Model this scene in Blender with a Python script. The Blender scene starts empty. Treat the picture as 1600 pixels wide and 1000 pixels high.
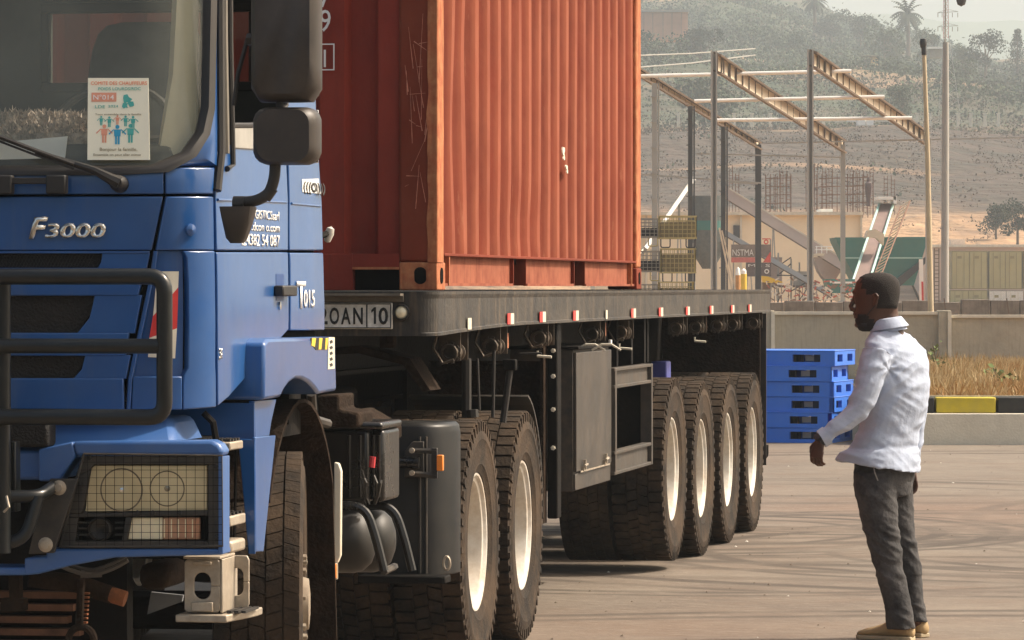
import bpy, bmesh, math, random
from mathutils import Vector, Matrix, noise as mnoise
random.seed(7)
PI = math.pi
scene = bpy.context.scene
COL = scene.collection

# ------------------------------------------------------------------ camera, sky, sun, exposure
F = 6700.0                       # focal length in pixels of the 1600 px wide photograph
H = 1.67                         # eye height
cam_d = bpy.data.cameras.new("camera"); cam = bpy.data.objects.new("camera", cam_d); COL.objects.link(cam)
cam_d.sensor_width = 36; cam_d.lens = 36*F/1600; cam_d.shift_y = -52/1600
cam_d.clip_start = 0.3; cam_d.clip_end = 9000
cam.location = (0, 0, H); cam.rotation_euler = (PI/2, 0, 0)
scene.camera = cam

SUN_AZ = math.radians(14)        # direction to the sun, measured from +X (right) towards +Y (away)
SUN_EL = math.radians(47)
w = bpy.data.worlds.new("World"); scene.world = w; w.use_nodes = True
nt = w.node_tree; bg = nt.nodes["Background"]
sky = nt.nodes.new("ShaderNodeTexSky"); sky.sky_type = 'NISHITA'; sky.sun_disc = False
sky.sun_elevation = SUN_EL; sky.sun_rotation = PI/2 - SUN_AZ
sky.air_density = 1.0; sky.dust_density = 7.0; sky.ozone_density = 0.6
tint = nt.nodes.new("ShaderNodeMix"); tint.data_type = 'RGBA'; tint.blend_type = 'MULTIPLY'; tint.inputs[0].default_value = 1; tint.inputs[7].default_value = (1.0, .93, .80, 1)
nt.links.new(sky.outputs[0], tint.inputs[6]); nt.links.new(tint.outputs[2], bg.inputs[0]); bg.inputs[1].default_value = 0.15
sun_d = bpy.data.lights.new("sun", 'SUN'); sun_d.energy = 3.3; sun_d.angle = math.radians(2.0); sun_d.color = (1.0, .90, .78)
sun = bpy.data.objects.new("sun", sun_d); COL.objects.link(sun)
sdir = Vector((math.cos(SUN_EL)*math.cos(SUN_AZ), math.cos(SUN_EL)*math.sin(SUN_AZ), math.sin(SUN_EL)))
sun.rotation_euler = sdir.to_track_quat('Z', 'Y').to_euler()
scene.view_settings.view_transform = 'Standard'; scene.view_settings.look = 'None'
scene.view_settings.exposure = 0.75; scene.view_settings.gamma = 1; scene.view_settings.use_curve_mapping = False
scene.cycles.max_bounces = 8; scene.cycles.transparent_max_bounces = 16; scene.cycles.volume_bounces = 1

# ------------------------------------------------------------------ placement helpers
class Frame:                      # a ground frame: x to the vehicle's left side, y back along the vehicle, z up
    def __init__(s, ox, oy, ang):
        s.o = Vector((ox, oy, 0)); s.a = ang
        s.n = Vector((math.cos(ang), -math.sin(ang), 0)); s.u = Vector((math.sin(ang), math.cos(ang), 0))
    def matrix(s, b): return Matrix.Translation(s.o + s.n*b[0] + s.u*b[1] + Vector((0, 0, b[2]))) @ Matrix.Rotation(-s.a, 4, 'Z')
    def proj(s, p):
        P = s.o + s.n*p[0] + s.u*p[1]; return 800+F*P.x/P.y, 448+F*(H-p[2])/P.y
    def front(s, sx, ty, y):      # point of the plane y=const seen at (sx, ty)
        a = (sx-800)/F; bx = s.o.x+s.u.x*y; by = s.o.y+s.u.y*y
        x = (a*by-bx)/(s.n.x-a*s.n.y); D = by+s.n.y*x
        return Vector((x, y, H-(ty-448)/F*D))
    def side(s, sx, ty, x):
        a = (sx-800)/F; bx = s.o.x+s.n.x*x; by = s.o.y+s.n.y*x
        y = (a*by-bx)/(s.u.x-a*s.u.y); D = by+s.u.y*y
        return Vector((x, y, H-(ty-448)/F*D))
TR = Frame(-1.518, 18.32, math.atan(.1746))     # trailer frame
TK = Frame(-1.489, 18.293, math.atan(.1539))    # tractor frame
def W(s, t, D): return Vector(((s-800)/F*D, D, H-(t-448)/F*D))

# ------------------------------------------------------------------ materials
def M(name, col, rough=.6, metal=0.0, var=.2, scale=6.0, dust=0.0, dcol=(.33,.24,.15), dscale=2.5, bump=0.0, bscale=40.0, stretch=(1,1,1), coat=0.0, streak=0.0, scol=(.2,.08,.03), spec=.5):
    m = bpy.data.materials.new(name); m.use_nodes = True; t = m.node_tree; N = t.nodes; L = t.links
    b = N["Principled BSDF"]; b.inputs["Roughness"].default_value = rough; b.inputs["Metallic"].default_value = metal; b.inputs["Specular IOR Level"].default_value = spec
    if coat: b.inputs["Coat Weight"].default_value = coat; b.inputs["Coat Roughness"].default_value = .12
    tc = N.new("ShaderNodeTexCoord"); mp = N.new("ShaderNodeMapping"); mp.inputs["Scale"].default_value = stretch
    L.new(tc.outputs["Object"], mp.inputs[0])
    n1 = N.new("ShaderNodeTexNoise"); n1.inputs["Scale"].default_value = scale; n1.inputs["Detail"].default_value = 6; n1.inputs["Roughness"].default_value = .65
    L.new(mp.outputs[0], n1.inputs["Vector"])
    r = N.new("ShaderNodeValToRGB"); L.new(n1.outputs[0], r.inputs[0])
    lo = [max(0, c*(1-var)) for c in col]; hi = [min(1, c*(1+var)) for c in col]
    r.color_ramp.elements[0].position = .3; r.color_ramp.elements[0].color = (*lo, 1)
    r.color_ramp.elements[1].position = .7; r.color_ramp.elements[1].color = (*hi, 1)
    out = r.outputs[0]
    def mix(out, fac, c):
        mx = N.new("ShaderNodeMix"); mx.data_type = 'RGBA'; L.new(fac, mx.inputs[0]); L.new(out, mx.inputs[6]); mx.inputs[7].default_value = (*c, 1); return mx.outputs[2]
    def ramp(src, a, b_, top):
        mr = N.new("ShaderNodeMapRange"); L.new(src, mr.inputs[0]); mr.inputs[1].default_value = a; mr.inputs[2].default_value = b_; mr.inputs[4].default_value = top; return mr.outputs[0]
    if dust:
        n2 = N.new("ShaderNodeTexNoise"); n2.inputs["Scale"].default_value = dscale; n2.inputs["Detail"].default_value = 9; n2.inputs["Roughness"].default_value = .7
        L.new(tc.outputs["Object"], n2.inputs["Vector"])
        f = ramp(n2.outputs[0], .38, .72, dust); out = mix(out, f, dcol)
        rr = N.new("ShaderNodeMath"); rr.operation = 'MULTIPLY_ADD'; L.new(f, rr.inputs[0]); rr.inputs[1].default_value = .8-rough if rough < .8 else 0; rr.inputs[2].default_value = rough
        L.new(rr.outputs[0], b.inputs["Roughness"])
    if streak:
        mp3 = N.new("ShaderNodeMapping"); mp3.inputs["Scale"].default_value = (9, 9, .7); L.new(tc.outputs["Object"], mp3.inputs[0])
        n3 = N.new("ShaderNodeTexNoise"); n3.inputs["Scale"].default_value = 3; n3.inputs["Detail"].default_value = 8; L.new(mp3.outputs[0], n3.inputs["Vector"])
        out = mix(out, ramp(n3.outputs[0], .52, .78, streak), scol)
    L.new(out, b.inputs["Base Color"])
    if bump:
        n4 = N.new("ShaderNodeTexNoise"); n4.inputs["Scale"].default_value = bscale; n4.inputs["Detail"].default_value = 5; L.new(mp.outputs[0], n4.inputs["Vector"])
        bp = N.new("ShaderNodeBump"); bp.inputs["Strength"].default_value = bump; bp.inputs["Distance"].default_value = .02
        L.new(n4.outputs[0], bp.inputs["Height"]); L.new(bp.outputs[0], b.inputs["Normal"])
    return m
def emis(name, col, e):
    m = M(name, col); return m

blue = M("blue_paint", (.003,.072,.265), .30, 0, .12, 3, dust=.18, dcol=(.10,.16,.25), dscale=2.6, coat=.6, streak=.22, scol=(.10,.13,.17))
blue_side = blue
darkgap = M("gap_black", (.005,.005,.005), .9, spec=.05)
blackplastic = M("black_plastic", (.012,.012,.012), .5, 0, .25, 20, dust=.4, dcol=(.06,.045,.032), dscale=6)
mirrorplastic = M("mirror_plastic", (.026,.021,.018), .42, 0, .15, 9, dust=.5, dcol=(.085,.065,.05), dscale=4)
rubber = M("window_rubber", (.012,.011,.010), .5, 0, .2, 12, dust=.4, dcol=(.045,.034,.027))
pipeblack = M("bar_black_paint", (.008,.010,.011), .3, 0, .3, 14, dust=.25, dcol=(.035,.03,.025), dscale=9, coat=.15, spec=.35)
tyre_m = M("tyre_rubber", (.018,.015,.0125), .85, 0, .35, 20, dust=.75, dcol=(.105,.068,.040), dscale=4, bump=.3, bscale=60, spec=.2)
tyre_darkx = M("tyre_rubber_dark", (.035,.03,.026), .8, 0, .3, 20, dust=.6, dcol=(.10,.072,.05), dscale=5, bump=.2, bscale=60)
rim_m = M("rim_cream_paint", (.62,.60,.55), .4, 0, .15, 7, dust=.75, dcol=(.34,.25,.16), dscale=6)
hub_m = M("hub_dirty", (.30,.26,.20), .6, .2, .3, 9, dust=.8, dcol=(.16,.10,.06), dscale=6)
chrome = M("chrome", (.75,.74,.70), .22, .9, .1, 30)
alu = M("cast_aluminium", (.42,.37,.30), .5, .5, .2, 20, dust=.6, dcol=(.28,.21,.14), dscale=9)
steelblk = M("chassis_black", (.004,.0035,.003), .65, 0, .3, 9, dust=.35, dcol=(.02,.014,.010), dscale=7, bump=.2, spec=.12)
beam_m = M("deck_beam_black", (.015,.0145,.014), .5, 0, .3, 12, dust=.8, dcol=(.085,.072,.055), dscale=5, stretch=(6,1,1), streak=.35, scol=(.25,.17,.10), bump=.2)
boxgrey = M("toolbox_grey", (.04,.037,.033), .42, .2, .25, 5, dust=.6, dcol=(.13,.10,.075), dscale=3.5, streak=.25, scol=(.06,.04,.03))
mud = M("mud_brown", (.018,.012,.008), .9, 0, .5, 12, dust=.5, dcol=(.055,.033,.021), dscale=9, bump=.6, bscale=50, spec=.1)
rust = M("rusty_steel", (.12,.055,.03), .8, 0, .5, 12, dust=.6, dcol=(.22,.10,.05), dscale=8, bump=.3)
white_p = M("white_print", (.72,.72,.70), .5, 0, .06, 20)
black_p = M("black_print", (.015,.015,.015), .6)
red_p = M("red_reflective", (.62,.03,.03), .35, 0, .08, 20, dust=.2)
cream_p = M("cream_reflective", (.74,.69,.56), .4, 0, .06, 20, dust=.3, dcol=(.4,.33,.24))
yellow_p = M("yellow_print", (.72,.5,.05), .5, 0, .05, 20)
amber = M("amber_lens", (.85,.25,.03), .25, 0, .1, 30, dust=.2)
clearlens = M("headlamp_lens", (.97,.86,.60), .12, 0, .06, 5, coat=1, dust=.12, dcol=(.40,.32,.21), dscale=3)
lensgrey = M("reflector_bowl", (.30,.26,.19), .15, .6, .2, 20)
plate_m = M("plate_white", (.78,.76,.70), .45, 0, .15, 30, dust=.6, dcol=(.30,.26,.2), dscale=20)
cont = M("container_red", (.155,.026,.012), .8, 0, .3, 2.2, dust=.55, dcol=(.24,.065,.034), dscale=1.6, stretch=(1,1,.5), streak=.55, scol=(.16,.035,.015), bump=.12, bscale=25, spec=.2)
contwear = M("container_worn_edge", (.34,.10,.045), .75, 0, .4, 14, dust=.85, dcol=(.50,.24,.11), dscale=14, stretch=(1,1,.3), spec=.25, streak=.7, scol=(.22,.07,.03), bump=.3)
contdark = M("container_front_red", (.22,.030,.018), .75, 0, .25, 2.5, dust=.35, dcol=(.26,.055,.03), dscale=2.5, streak=.45, scol=(.13,.03,.02), stretch=(1,1,.5), bump=.1, spec=.25)
seat_m = M("seat_fabric", (.07,.07,.066), .9, 0, .2, 20)
trim = M("cab_trim", (.55,.49,.36), .8, 0, .1, 5)
paper = M("paper_white", (.9,.9,.88), .8, 0, .03, 10)

def glass(name, tint, dust, dust_sheen, spec=1.0):
    m = bpy.data.materials.new(name); m.use_nodes = True; t = m.node_tree; N = t.nodes; L = t.links
    for n in list(N): N.remove(n)
    o = N.new("ShaderNodeOutputMaterial"); tr = N.new("ShaderNodeBsdfTransparent"); tr.inputs[0].default_value = (*tint, 1)
    gl = N.new("ShaderNodeBsdfGlossy"); gl.inputs["Roughness"].default_value = .03; fr = N.new("ShaderNodeFresnel"); fr.inputs[0].default_value = 1.5
    mul = N.new("ShaderNodeMath"); mul.operation = 'MULTIPLY'; mul.inputs[1].default_value = spec; L.new(fr.outputs[0], mul.inputs[0])
    df = N.new("ShaderNodeBsdfDiffuse"); df.inputs[0].default_value = (*dust_sheen, 1)
    tc = N.new("ShaderNodeTexCoord"); no = N.new("ShaderNodeTexNoise"); no.inputs["Scale"].default_value = 3; no.inputs["Detail"].default_value = 6; L.new(tc.outputs["Object"], no.inputs[0])
    mr = N.new("ShaderNodeMapRange"); L.new(no.outputs[0], mr.inputs[0]); mr.inputs[1].default_value = .3; mr.inputs[2].default_value = .8; mr.inputs[3].default_value = dust*.5; mr.inputs[4].default_value = dust*1.4
    a = N.new("ShaderNodeMixShader"); L.new(mr.outputs[0], a.inputs[0]); L.new(tr.outputs[0], a.inputs[1]); L.new(df.outputs[0], a.inputs[2])
    b = N.new("ShaderNodeMixShader"); L.new(mul.outputs[0], b.inputs[0]); L.new(a.outputs[0], b.inputs[1]); L.new(gl.outputs[0], b.inputs[2]); L.new(b.outputs[0], o.inputs[0])
    return m
wind_glass = glass("windscreen_glass", (.95,.97,.93), .17, (.52,.55,.46), .8)
side_glass = glass("door_glass", (.8,.82,.8), .04, (.35,.35,.32))
lens_glass = glass("lens_glass", (.99,.95,.86), .55, (1,.86,.54))  # cream diffuse paints in the bright ground and sky the reflector mirrors

# ------------------------------------------------------------------ mesh builder
BASE = {}
JOINED = {"crown", "foliage", "scratch", "guard_wire", "radiator_fins", "orange_fins", "catwalk_teeth", "grille_mesh", "paint_chip", "ratchet"}
class MB:
    def __init__(s): s.v = []; s.f = []
    def add(s, vs, fs):
        o = len(s.v); s.v += [Vector(v) for v in vs]; s.f += [[i+o for i in f] for f in fs]; return s
    def mm(s, x0, x1, y0, y1, z0, z1):
        return s.add([(x0,y0,z0),(x1,y0,z0),(x1,y1,z0),(x0,y1,z0),(x0,y0,z1),(x1,y0,z1),(x1,y1,z1),(x0,y1,z1)],
                     [(0,3,2,1),(4,5,6,7),(0,1,5,4),(1,2,6,5),(2,3,7,6),(3,0,4,7)])
    def box(s, c, d, rot=None):
        R = rot or Matrix.Identity(3)
        vs = [Vector(c)+R@Vector((sx*d[0]/2, sy*d[1]/2, sz*d[2]/2)) for sz in (-1,1) for sx, sy in ((-1,-1),(1,-1),(1,1),(-1,1))]
        return s.add(vs, [(0,3,2,1),(4,5,6,7),(0,1,5,4),(1,2,6,5),(2,3,7,6),(3,0,4,7)])
    def tube(s, pts, r, n=10, caps=True, rs=None):
        pts = [Vector(p) for p in pts]; m = len(pts); vs = []; prev = None
        for i, p in enumerate(pts):
            d = (pts[min(i+1, m-1)]-pts[max(i-1, 0)]).normalized()
            if prev is None:
                a = d.orthogonal().normalized()
            else:
                a = (prev-d*prev.dot(d)).normalized()
            prev = a; b = d.cross(a); rr = rs[i] if rs else r
            for k in range(n):
                t = 2*PI*k/n; vs.append(p+a*math.cos(t)*rr+b*math.sin(t)*rr)
        fs = [(i*n+k, i*n+(k+1)%n, (i+1)*n+(k+1)%n, (i+1)*n+k) for i in range(m-1) for k in range(n)]
        if caps: fs += [tuple(range(n))[::-1], tuple((m-1)*n+k for k in range(n))]
        return s.add(vs, fs)
    def lathe(s, prof, o, axis, n=40, closed=False):
        o = Vector(o); ax = Vector(axis).normalized(); a = ax.orthogonal().normalized(); b = ax.cross(a); vs = []
        for k in range(n):
            t = 2*PI*k/n; d = a*math.cos(t)+b*math.sin(t)
            for r, h in prof: vs.append(o+d*r+ax*h)
        m = len(prof); fs = []
        for k in range(n):
            k2 = (k+1) % n
            for i in range(m-1 if not closed else m):
                j = (i+1) % m; fs.append((k*m+i, k2*m+i, k2*m+j, k*m+j))
        return s.add(vs, fs)
    def prism(s, poly, d):          # poly: 3D points of a planar outline, d: extrusion vector
        n = len(poly); P = [Vector(p) for p in poly]; Q = [p+Vector(d) for p in P]
        return s.add(P+Q, [tuple(range(n))[::-1], tuple(range(n, 2*n))]+[(i, (i+1)%n, (i+1)%n+n, i+n) for i in range(n)])
    def loft(s, rings, caps=True):
        n = len(rings[0]); vs = [p for r in rings for p in r]; m = len(rings)
        fs = [(i*n+k, i*n+(k+1)%n, (i+1)*n+(k+1)%n, (i+1)*n+k) for i in range(m-1) for k in range(n)]
        if caps: fs += [tuple(range(n))[::-1], tuple((m-1)*n+k for k in range(n))]
        return s.add(vs, fs)
    def slab(s, top, bot):          # two equal grids [row][col] joined at their rims
        R = len(top); C = len(top[0]); vs = [p for r in top for p in r]+[p for r in bot for p in r]; q = R*C
        g = lambda i, j: i*C+j; fs = []
        for i in range(R-1):
            for j in range(C-1):
                fs.append((g(i,j), g(i,j+1), g(i+1,j+1), g(i+1,j))); fs.append((q+g(i,j), q+g(i+1,j), q+g(i+1,j+1), q+g(i,j+1)))
        for j in range(C-1):
            fs.append((g(0,j), q+g(0,j), q+g(0,j+1), g(0,j+1))); fs.append((g(R-1,j), g(R-1,j+1), q+g(R-1,j+1), q+g(R-1,j)))
        for i in range(R-1):
            fs.append((g(i,0), g(i+1,0), q+g(i+1,0), q+g(i,0))); fs.append((g(i,C-1), q+g(i,C-1), q+g(i+1,C-1), g(i+1,C-1)))
        return s.add(vs, fs)
    def clusters(s):
        """pieces of the mesh that do not touch each other (grouped by their boxes)"""
        par = list(range(len(s.v)))
        def fd(a):
            while par[a] != a: par[a] = par[par[a]]; a = par[a]
            return a
        for f in s.f:
            r0 = fd(f[0])
            for i in f[1:]: par[fd(i)] = r0
        bx = {}
        for f in s.f:
            k = fd(f[0])
            for i in f:
                v = s.v[i]; b = bx.get(k)
                if b is None: bx[k] = [v.x, v.y, v.z, v.x, v.y, v.z]
                else: b[0] = min(b[0], v.x); b[1] = min(b[1], v.y); b[2] = min(b[2], v.z); b[3] = max(b[3], v.x); b[4] = max(b[4], v.y); b[5] = max(b[5], v.z)
        ks = list(bx); g = {k: k for k in ks}
        if len(ks) > 150: return None
        def fg(a):
            while g[a] != a: a = g[a]
            return a
        e = .004
        for i, a in enumerate(ks):
            for b in ks[i+1:]:
                A, B = bx[a], bx[b]
                if all(A[q]-e <= B[q+3] and B[q]-e <= A[q+3] for q in range(3)): g[fg(a)] = fg(b)
        roots = {}
        for f in s.f: roots.setdefault(fg(fd(f[0])), []).append(f)
        return list(roots.values()) if len(roots) > 1 else None
    def build(s, name, mat, parent=None, bevel=0, smooth=False, fix=True, seg=2):
        if parent and name not in JOINED and len(s.f) < 6000:
            cl = s.clusters()
            if cl and len(cl) <= 60:
                out = []
                for fs in sorted(cl, key=lambda c: -len(c)):
                    ids = sorted({i for f in fs for i in f}); mp = {i: k for k, i in enumerate(ids)}; q = MB(); q.v = [s.v[i] for i in ids]; q.f = [[mp[i] for i in f] for f in fs]; out.append(q.build(name, mat, parent, bevel, smooth, fix, seg))
                return out[0]
        me = bpy.data.meshes.new(name); b = BASE.get(parent.name, Vector()) if parent else Vector()
        me.from_pydata([v-b for v in s.v], [], s.f); me.validate()
        if fix:
            bm = bmesh.new(); bm.from_mesh(me); bmesh.ops.recalc_face_normals(bm, faces=bm.faces); bm.to_mesh(me); bm.free()
        me.materials.append(mat); o = bpy.data.objects.new(name, me); COL.objects.link(o)
        if parent: o.parent = parent; BASE[o.name] = b
        if smooth or bevel:
            for p in me.polygons: p.use_smooth = True
            if smooth != 'all': 
                try: me.set_sharp_from_angle(angle=math.radians(40))
                except Exception: pass
        if bevel:
            md = o.modifiers.new("bevel", 'BEVEL'); md.width = bevel; md.segments = seg; md.limit_method = 'ANGLE'; md.angle_limit = math.radians(35)
        return o
def thing(name, label, cat, base=(0,0,0), frame=None, group=None):
    o = bpy.data.objects.new(name, None); COL.objects.link(o); o.empty_display_size = .2
    if frame: o.matrix_world = frame.matrix(base)
    else: o.location = base
    BASE[o.name] = Vector(base); o['label'] = label; o['category'] = cat
    if group: o['group'] = group
    return o
def tag(o, label, cat, group=None):
    o['label'] = label; o['category'] = cat
    if group: o['group'] = group
    return o
def struct(o): o['kind'] = 'structure'; return o
def stuff(o): o['kind'] = 'stuff'; return o
def rest_on(o, frame, base):        # a one-mesh thing modelled in a vehicle frame
    for v in o.data.vertices: v.co -= Vector(base)
    o.matrix_world = frame.matrix(base); return o
def text(body, name, size, mat, parent, o, xd, zd, ext=.002, sx=1.0, align='LEFT', shear=0, bold=0.0, fit=None):
    c = bpy.data.curves.new("txt", 'FONT'); c.body = body; c.size = 1; c.extrude = 0; c.align_x = align; c.shear = shear; c.offset = bold; c.resolution_u = 3
    t = bpy.data.objects.new("txt", c); COL.objects.link(t); dg = bpy.context.evaluated_depsgraph_get()
    me = bpy.data.meshes.new_from_object(t.evaluated_get(dg)); bpy.data.objects.remove(t); bpy.data.curves.remove(c)
    xs = [v.co.x for v in me.vertices]; k = sx*size
    if fit: k = fit/(max(xs)-min(xs))
    x0 = min(xs) if align == 'LEFT' else 0
    xd = Vector(xd).normalized(); zd = Vector(zd).normalized(); nd = xd.cross(zd)
    b = BASE.get(parent.name, Vector()) if parent else Vector()
    bm = bmesh.new(); bm.from_mesh(me)
    if ext:
        r = bmesh.ops.extrude_face_region(bm, geom=bm.faces[:])
        for v in r['geom']:
            if isinstance(v, bmesh.types.BMVert): v.co.z += 1
    for v in bm.verts:
        v.co = Vector(o)+xd*(v.co.x-x0)*k+zd*v.co.y*size/.72+nd*v.co.z*ext-b
    bmesh.ops.recalc_face_normals(bm, faces=bm.faces); bm.to_mesh(me); bm.free()
    me.materials.clear(); me.materials.append(mat); ob = bpy.data.objects.new(name, me); COL.objects.link(ob)
    if parent: ob.parent = parent; BASE[ob.name] = b
    return ob
def arc(c, r, a0, a1, n, ex, ez):
    return [Vector(c)+Vector(ex)*r*math.cos(a0+(a1-a0)*i/n)+Vector(ez)*r*math.sin(a0+(a1-a0)*i/n) for i in range(n+1)]
def bendpath(pts, r, n=6):          # round the corners of a polyline
    P = [Vector(p) for p in pts]; out = [P[0]]
    for i in range(1, len(P)-1):
        a = (P[i-1]-P[i]).normalized(); b = (P[i+1]-P[i]).normalized()
        s0 = P[i]+a*r; s1 = P[i]+b*r
        for k in range(n+1):
            t = k/n; out.append(s0*(1-t)**2+P[i]*2*t*(1-t)+s1*t*t)
    out.append(P[-1]); return out

# the sunlit side sheet: sunlight on the outer folds painted lighter, then worn patches
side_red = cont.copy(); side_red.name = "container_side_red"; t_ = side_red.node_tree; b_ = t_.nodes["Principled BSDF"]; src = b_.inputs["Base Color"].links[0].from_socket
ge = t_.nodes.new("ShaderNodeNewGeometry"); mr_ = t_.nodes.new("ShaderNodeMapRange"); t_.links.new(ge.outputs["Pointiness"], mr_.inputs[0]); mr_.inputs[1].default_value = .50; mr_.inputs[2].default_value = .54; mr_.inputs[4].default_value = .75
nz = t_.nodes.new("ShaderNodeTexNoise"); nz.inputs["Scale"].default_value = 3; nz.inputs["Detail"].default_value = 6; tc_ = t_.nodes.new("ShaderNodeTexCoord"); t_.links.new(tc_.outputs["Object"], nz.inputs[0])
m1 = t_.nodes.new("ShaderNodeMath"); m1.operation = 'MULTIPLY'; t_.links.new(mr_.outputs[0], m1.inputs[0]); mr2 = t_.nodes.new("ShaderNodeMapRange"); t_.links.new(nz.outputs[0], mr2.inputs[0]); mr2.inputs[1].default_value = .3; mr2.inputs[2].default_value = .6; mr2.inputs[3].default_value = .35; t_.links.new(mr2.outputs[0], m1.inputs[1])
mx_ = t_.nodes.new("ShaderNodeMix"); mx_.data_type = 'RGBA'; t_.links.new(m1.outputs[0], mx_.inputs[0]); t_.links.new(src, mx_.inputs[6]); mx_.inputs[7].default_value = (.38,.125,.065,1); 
def worn(src_, sc_, st_, a_, c_, top_, col_):
    mp_ = t_.nodes.new("ShaderNodeMapping"); mp_.inputs["Scale"].default_value = st_; t_.links.new(tc_.outputs["Object"], mp_.inputs[0]); n_ = t_.nodes.new("ShaderNodeTexNoise"); n_.inputs["Scale"].default_value = sc_; n_.inputs["Detail"].default_value = 9; n_.inputs["Roughness"].default_value = .7; t_.links.new(mp_.outputs[0], n_.inputs[0])
    r_ = t_.nodes.new("ShaderNodeMapRange"); t_.links.new(n_.outputs[0], r_.inputs[0]); r_.inputs[1].default_value = a_; r_.inputs[2].default_value = c_; r_.inputs[4].default_value = top_
    x_ = t_.nodes.new("ShaderNodeMix"); x_.data_type = 'RGBA'; t_.links.new(r_.outputs[0], x_.inputs[0]); t_.links.new(src_, x_.inputs[6]); x_.inputs[7].default_value = (*col_, 1); return x_.outputs[2]
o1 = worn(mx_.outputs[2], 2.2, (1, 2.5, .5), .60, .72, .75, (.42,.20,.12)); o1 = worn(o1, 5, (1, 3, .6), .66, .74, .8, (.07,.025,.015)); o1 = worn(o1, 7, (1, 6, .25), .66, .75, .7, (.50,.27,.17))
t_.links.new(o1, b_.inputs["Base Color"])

# ------------------------------------------------------------------ ground
def ground_mat():
    m = bpy.data.materials.new("yard_ground"); m.use_nodes = True; t = m.node_tree; N = t.nodes; L = t.links
    b = N["Principled BSDF"]; b.inputs["Roughness"].default_value = .85
    tc = N.new("ShaderNodeTexCoord"); P = tc.outputs["Object"]
    def noise(sc, det=6, stretch=None, rough=.6):
        v = P
        if stretch:
            mp = N.new("ShaderNodeMapping"); mp.inputs["Scale"].default_value = stretch; mp.inputs["Rotation"].default_value = (0,0,.25); L.new(P, mp.inputs[0]); v = mp.outputs[0]
        n = N.new("ShaderNodeTexNoise"); n.inputs["Scale"].default_value = sc; n.inputs["Detail"].default_value = det; n.inputs["Roughness"].default_value = rough; L.new(v, n.inputs[0]); return n.outputs[0]
    def mr(x, a, c, lo=0, hi=1):
        n = N.new("ShaderNodeMapRange"); L.new(x, n.inputs[0]); n.inputs[1].default_value = a; n.inputs[2].default_value = c; n.inputs[3].default_value = lo; n.inputs[4].default_value = hi; return n.outputs[0]
    def math_(op, a, c=None, d=None):
        n = N.new("ShaderNodeMath"); n.operation = op
        for i, q in enumerate((a, c, d)):
            if q is None: continue
            if isinstance(q, (int, float)): n.inputs[i].default_value = q
            else: L.new(q, n.inputs[i])
        return n.outputs[0]
    def mix(a, f, c):
        n = N.new("ShaderNodeMix"); n.data_type = 'RGBA'; L.new(f, n.inputs[0])
        if isinstance(a, tuple): n.inputs[6].default_value = (*a, 1)
        else: L.new(a, n.inputs[6])
        n.inputs[7].default_value = (*c, 1); return n.outputs[2]
    col = mix((.162,.134,.104), mr(noise(.35, 8), .38, .62), (.115,.09,.069))
    col = mix(col, mr(noise(2.2, 8, (1,.7,1)), .45, .75, 0, .55), (.205,.172,.132))
    col = mix(col, mr(noise(1.1, 8, (1,1.3,1)), .48, .66, 0, .6), (.13,.09,.062))
    nearm = N.new("ShaderNodeTexNoise"); nearm.inputs["Scale"].default_value = .09; L.new(P, nearm.inputs[0]); col = mix(col, mr(nearm.outputs[0], .5, .62, 0, .55), (.17,.105,.07))
    col = mix(col, mr(noise(6, 9, (.8,1.4,1), .75), .50, .70, 0, .5), (.25,.21,.165))
    col = mix(col, mr(noise(4.3, 9, (.9,1.3,1), .75), .55, .72, 0, .6), (.11,.078,.055))
    col = mix(col, mr(noise(30, 4), .6, .75, 0, .5), (.36,.30,.23))
    col = mix(col, mr(noise(14, 3), .68, .74, 0, .7), (.10,.08,.06))
    # tyre marks: arcs of rubber, each with a centre and radius in metres
    sep = N.new("ShaderNodeSeparateXYZ"); L.new(P, sep.inputs[0])
    wob = math_('MULTIPLY', mr(noise(.4, 2), 0, 1, -1, 1), .18)
    brk = mr(noise(.8, 5, (1,1,1)), .30, .52)
    tot = None
    for cx, cy, r, wd, s in ((.85,29.3,2.5,.13,1),(.85,29.3,2.74,.07,.9),(.85,29.3,2.1,.12,1),(.85,29.3,1.65,.08,.8),(1.2,26.5,3.1,.10,.9),(1.2,26.5,3.35,.07,.8),(4.3,26.8,1.9,.10,.9),(4.3,26.8,2.25,.08,.8),(4.1,27.2,2.9,.12,.9),(4.0,27.2,3.25,.09,.8),(3.6,27.5,4.1,.14,.9),(3.5,27.5,4.5,.10,.7),(5.5,34,9.0,.2,.8),(5.5,34,9.6,.15,.7),(0,20,9.2,.12,.8),(0,20,9.5,.10,.7),(3,10,11.8,.10,.8),(3,10,12.1,.10,.8),(5,18,13.5,.14,.3),(1.5,32.5,4.6,.22,.75),(1.9,32.3,5.1,.12,.6),(1.2,32.4,4.0,.12,.5),(3.4,60,33.5,.16,.6),(3.0,60,34.0,.12,.5),(-6,-4,29.5,.18,.35),(-3,4,24.5,.15,.3),(9,50,21.5,.22,.55),(9,50,20.6,.18,.5),(-2,48,17,.2,.5),(5.4,28.9,2.5,.12,.6),(5.6,28.7,2.9,.08,.5),(0,75,42,.25,.5),(1,75,40.8,.2,.5),(12,30,8.2,.15,.55),(12,30,8.7,.12,.5)):
        dx = math_('SUBTRACT', sep.outputs[0], cx); dy = math_('SUBTRACT', sep.outputs[1], cy)
        d = math_('SQRT', math_('ADD', math_('MULTIPLY', dx, dx), math_('MULTIPLY', dy, dy)))
        d = math_('ABSOLUTE', math_('SUBTRACT', math_('ADD', d, wob), r))
        v = mr(d, wd, wd*.4, 0, s); tot = v if tot is None else math_('MAXIMUM', tot, v)
    tot = math_('MULTIPLY', tot, brk)
    col = mix(col, tot, (.06,.045,.033))
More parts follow.
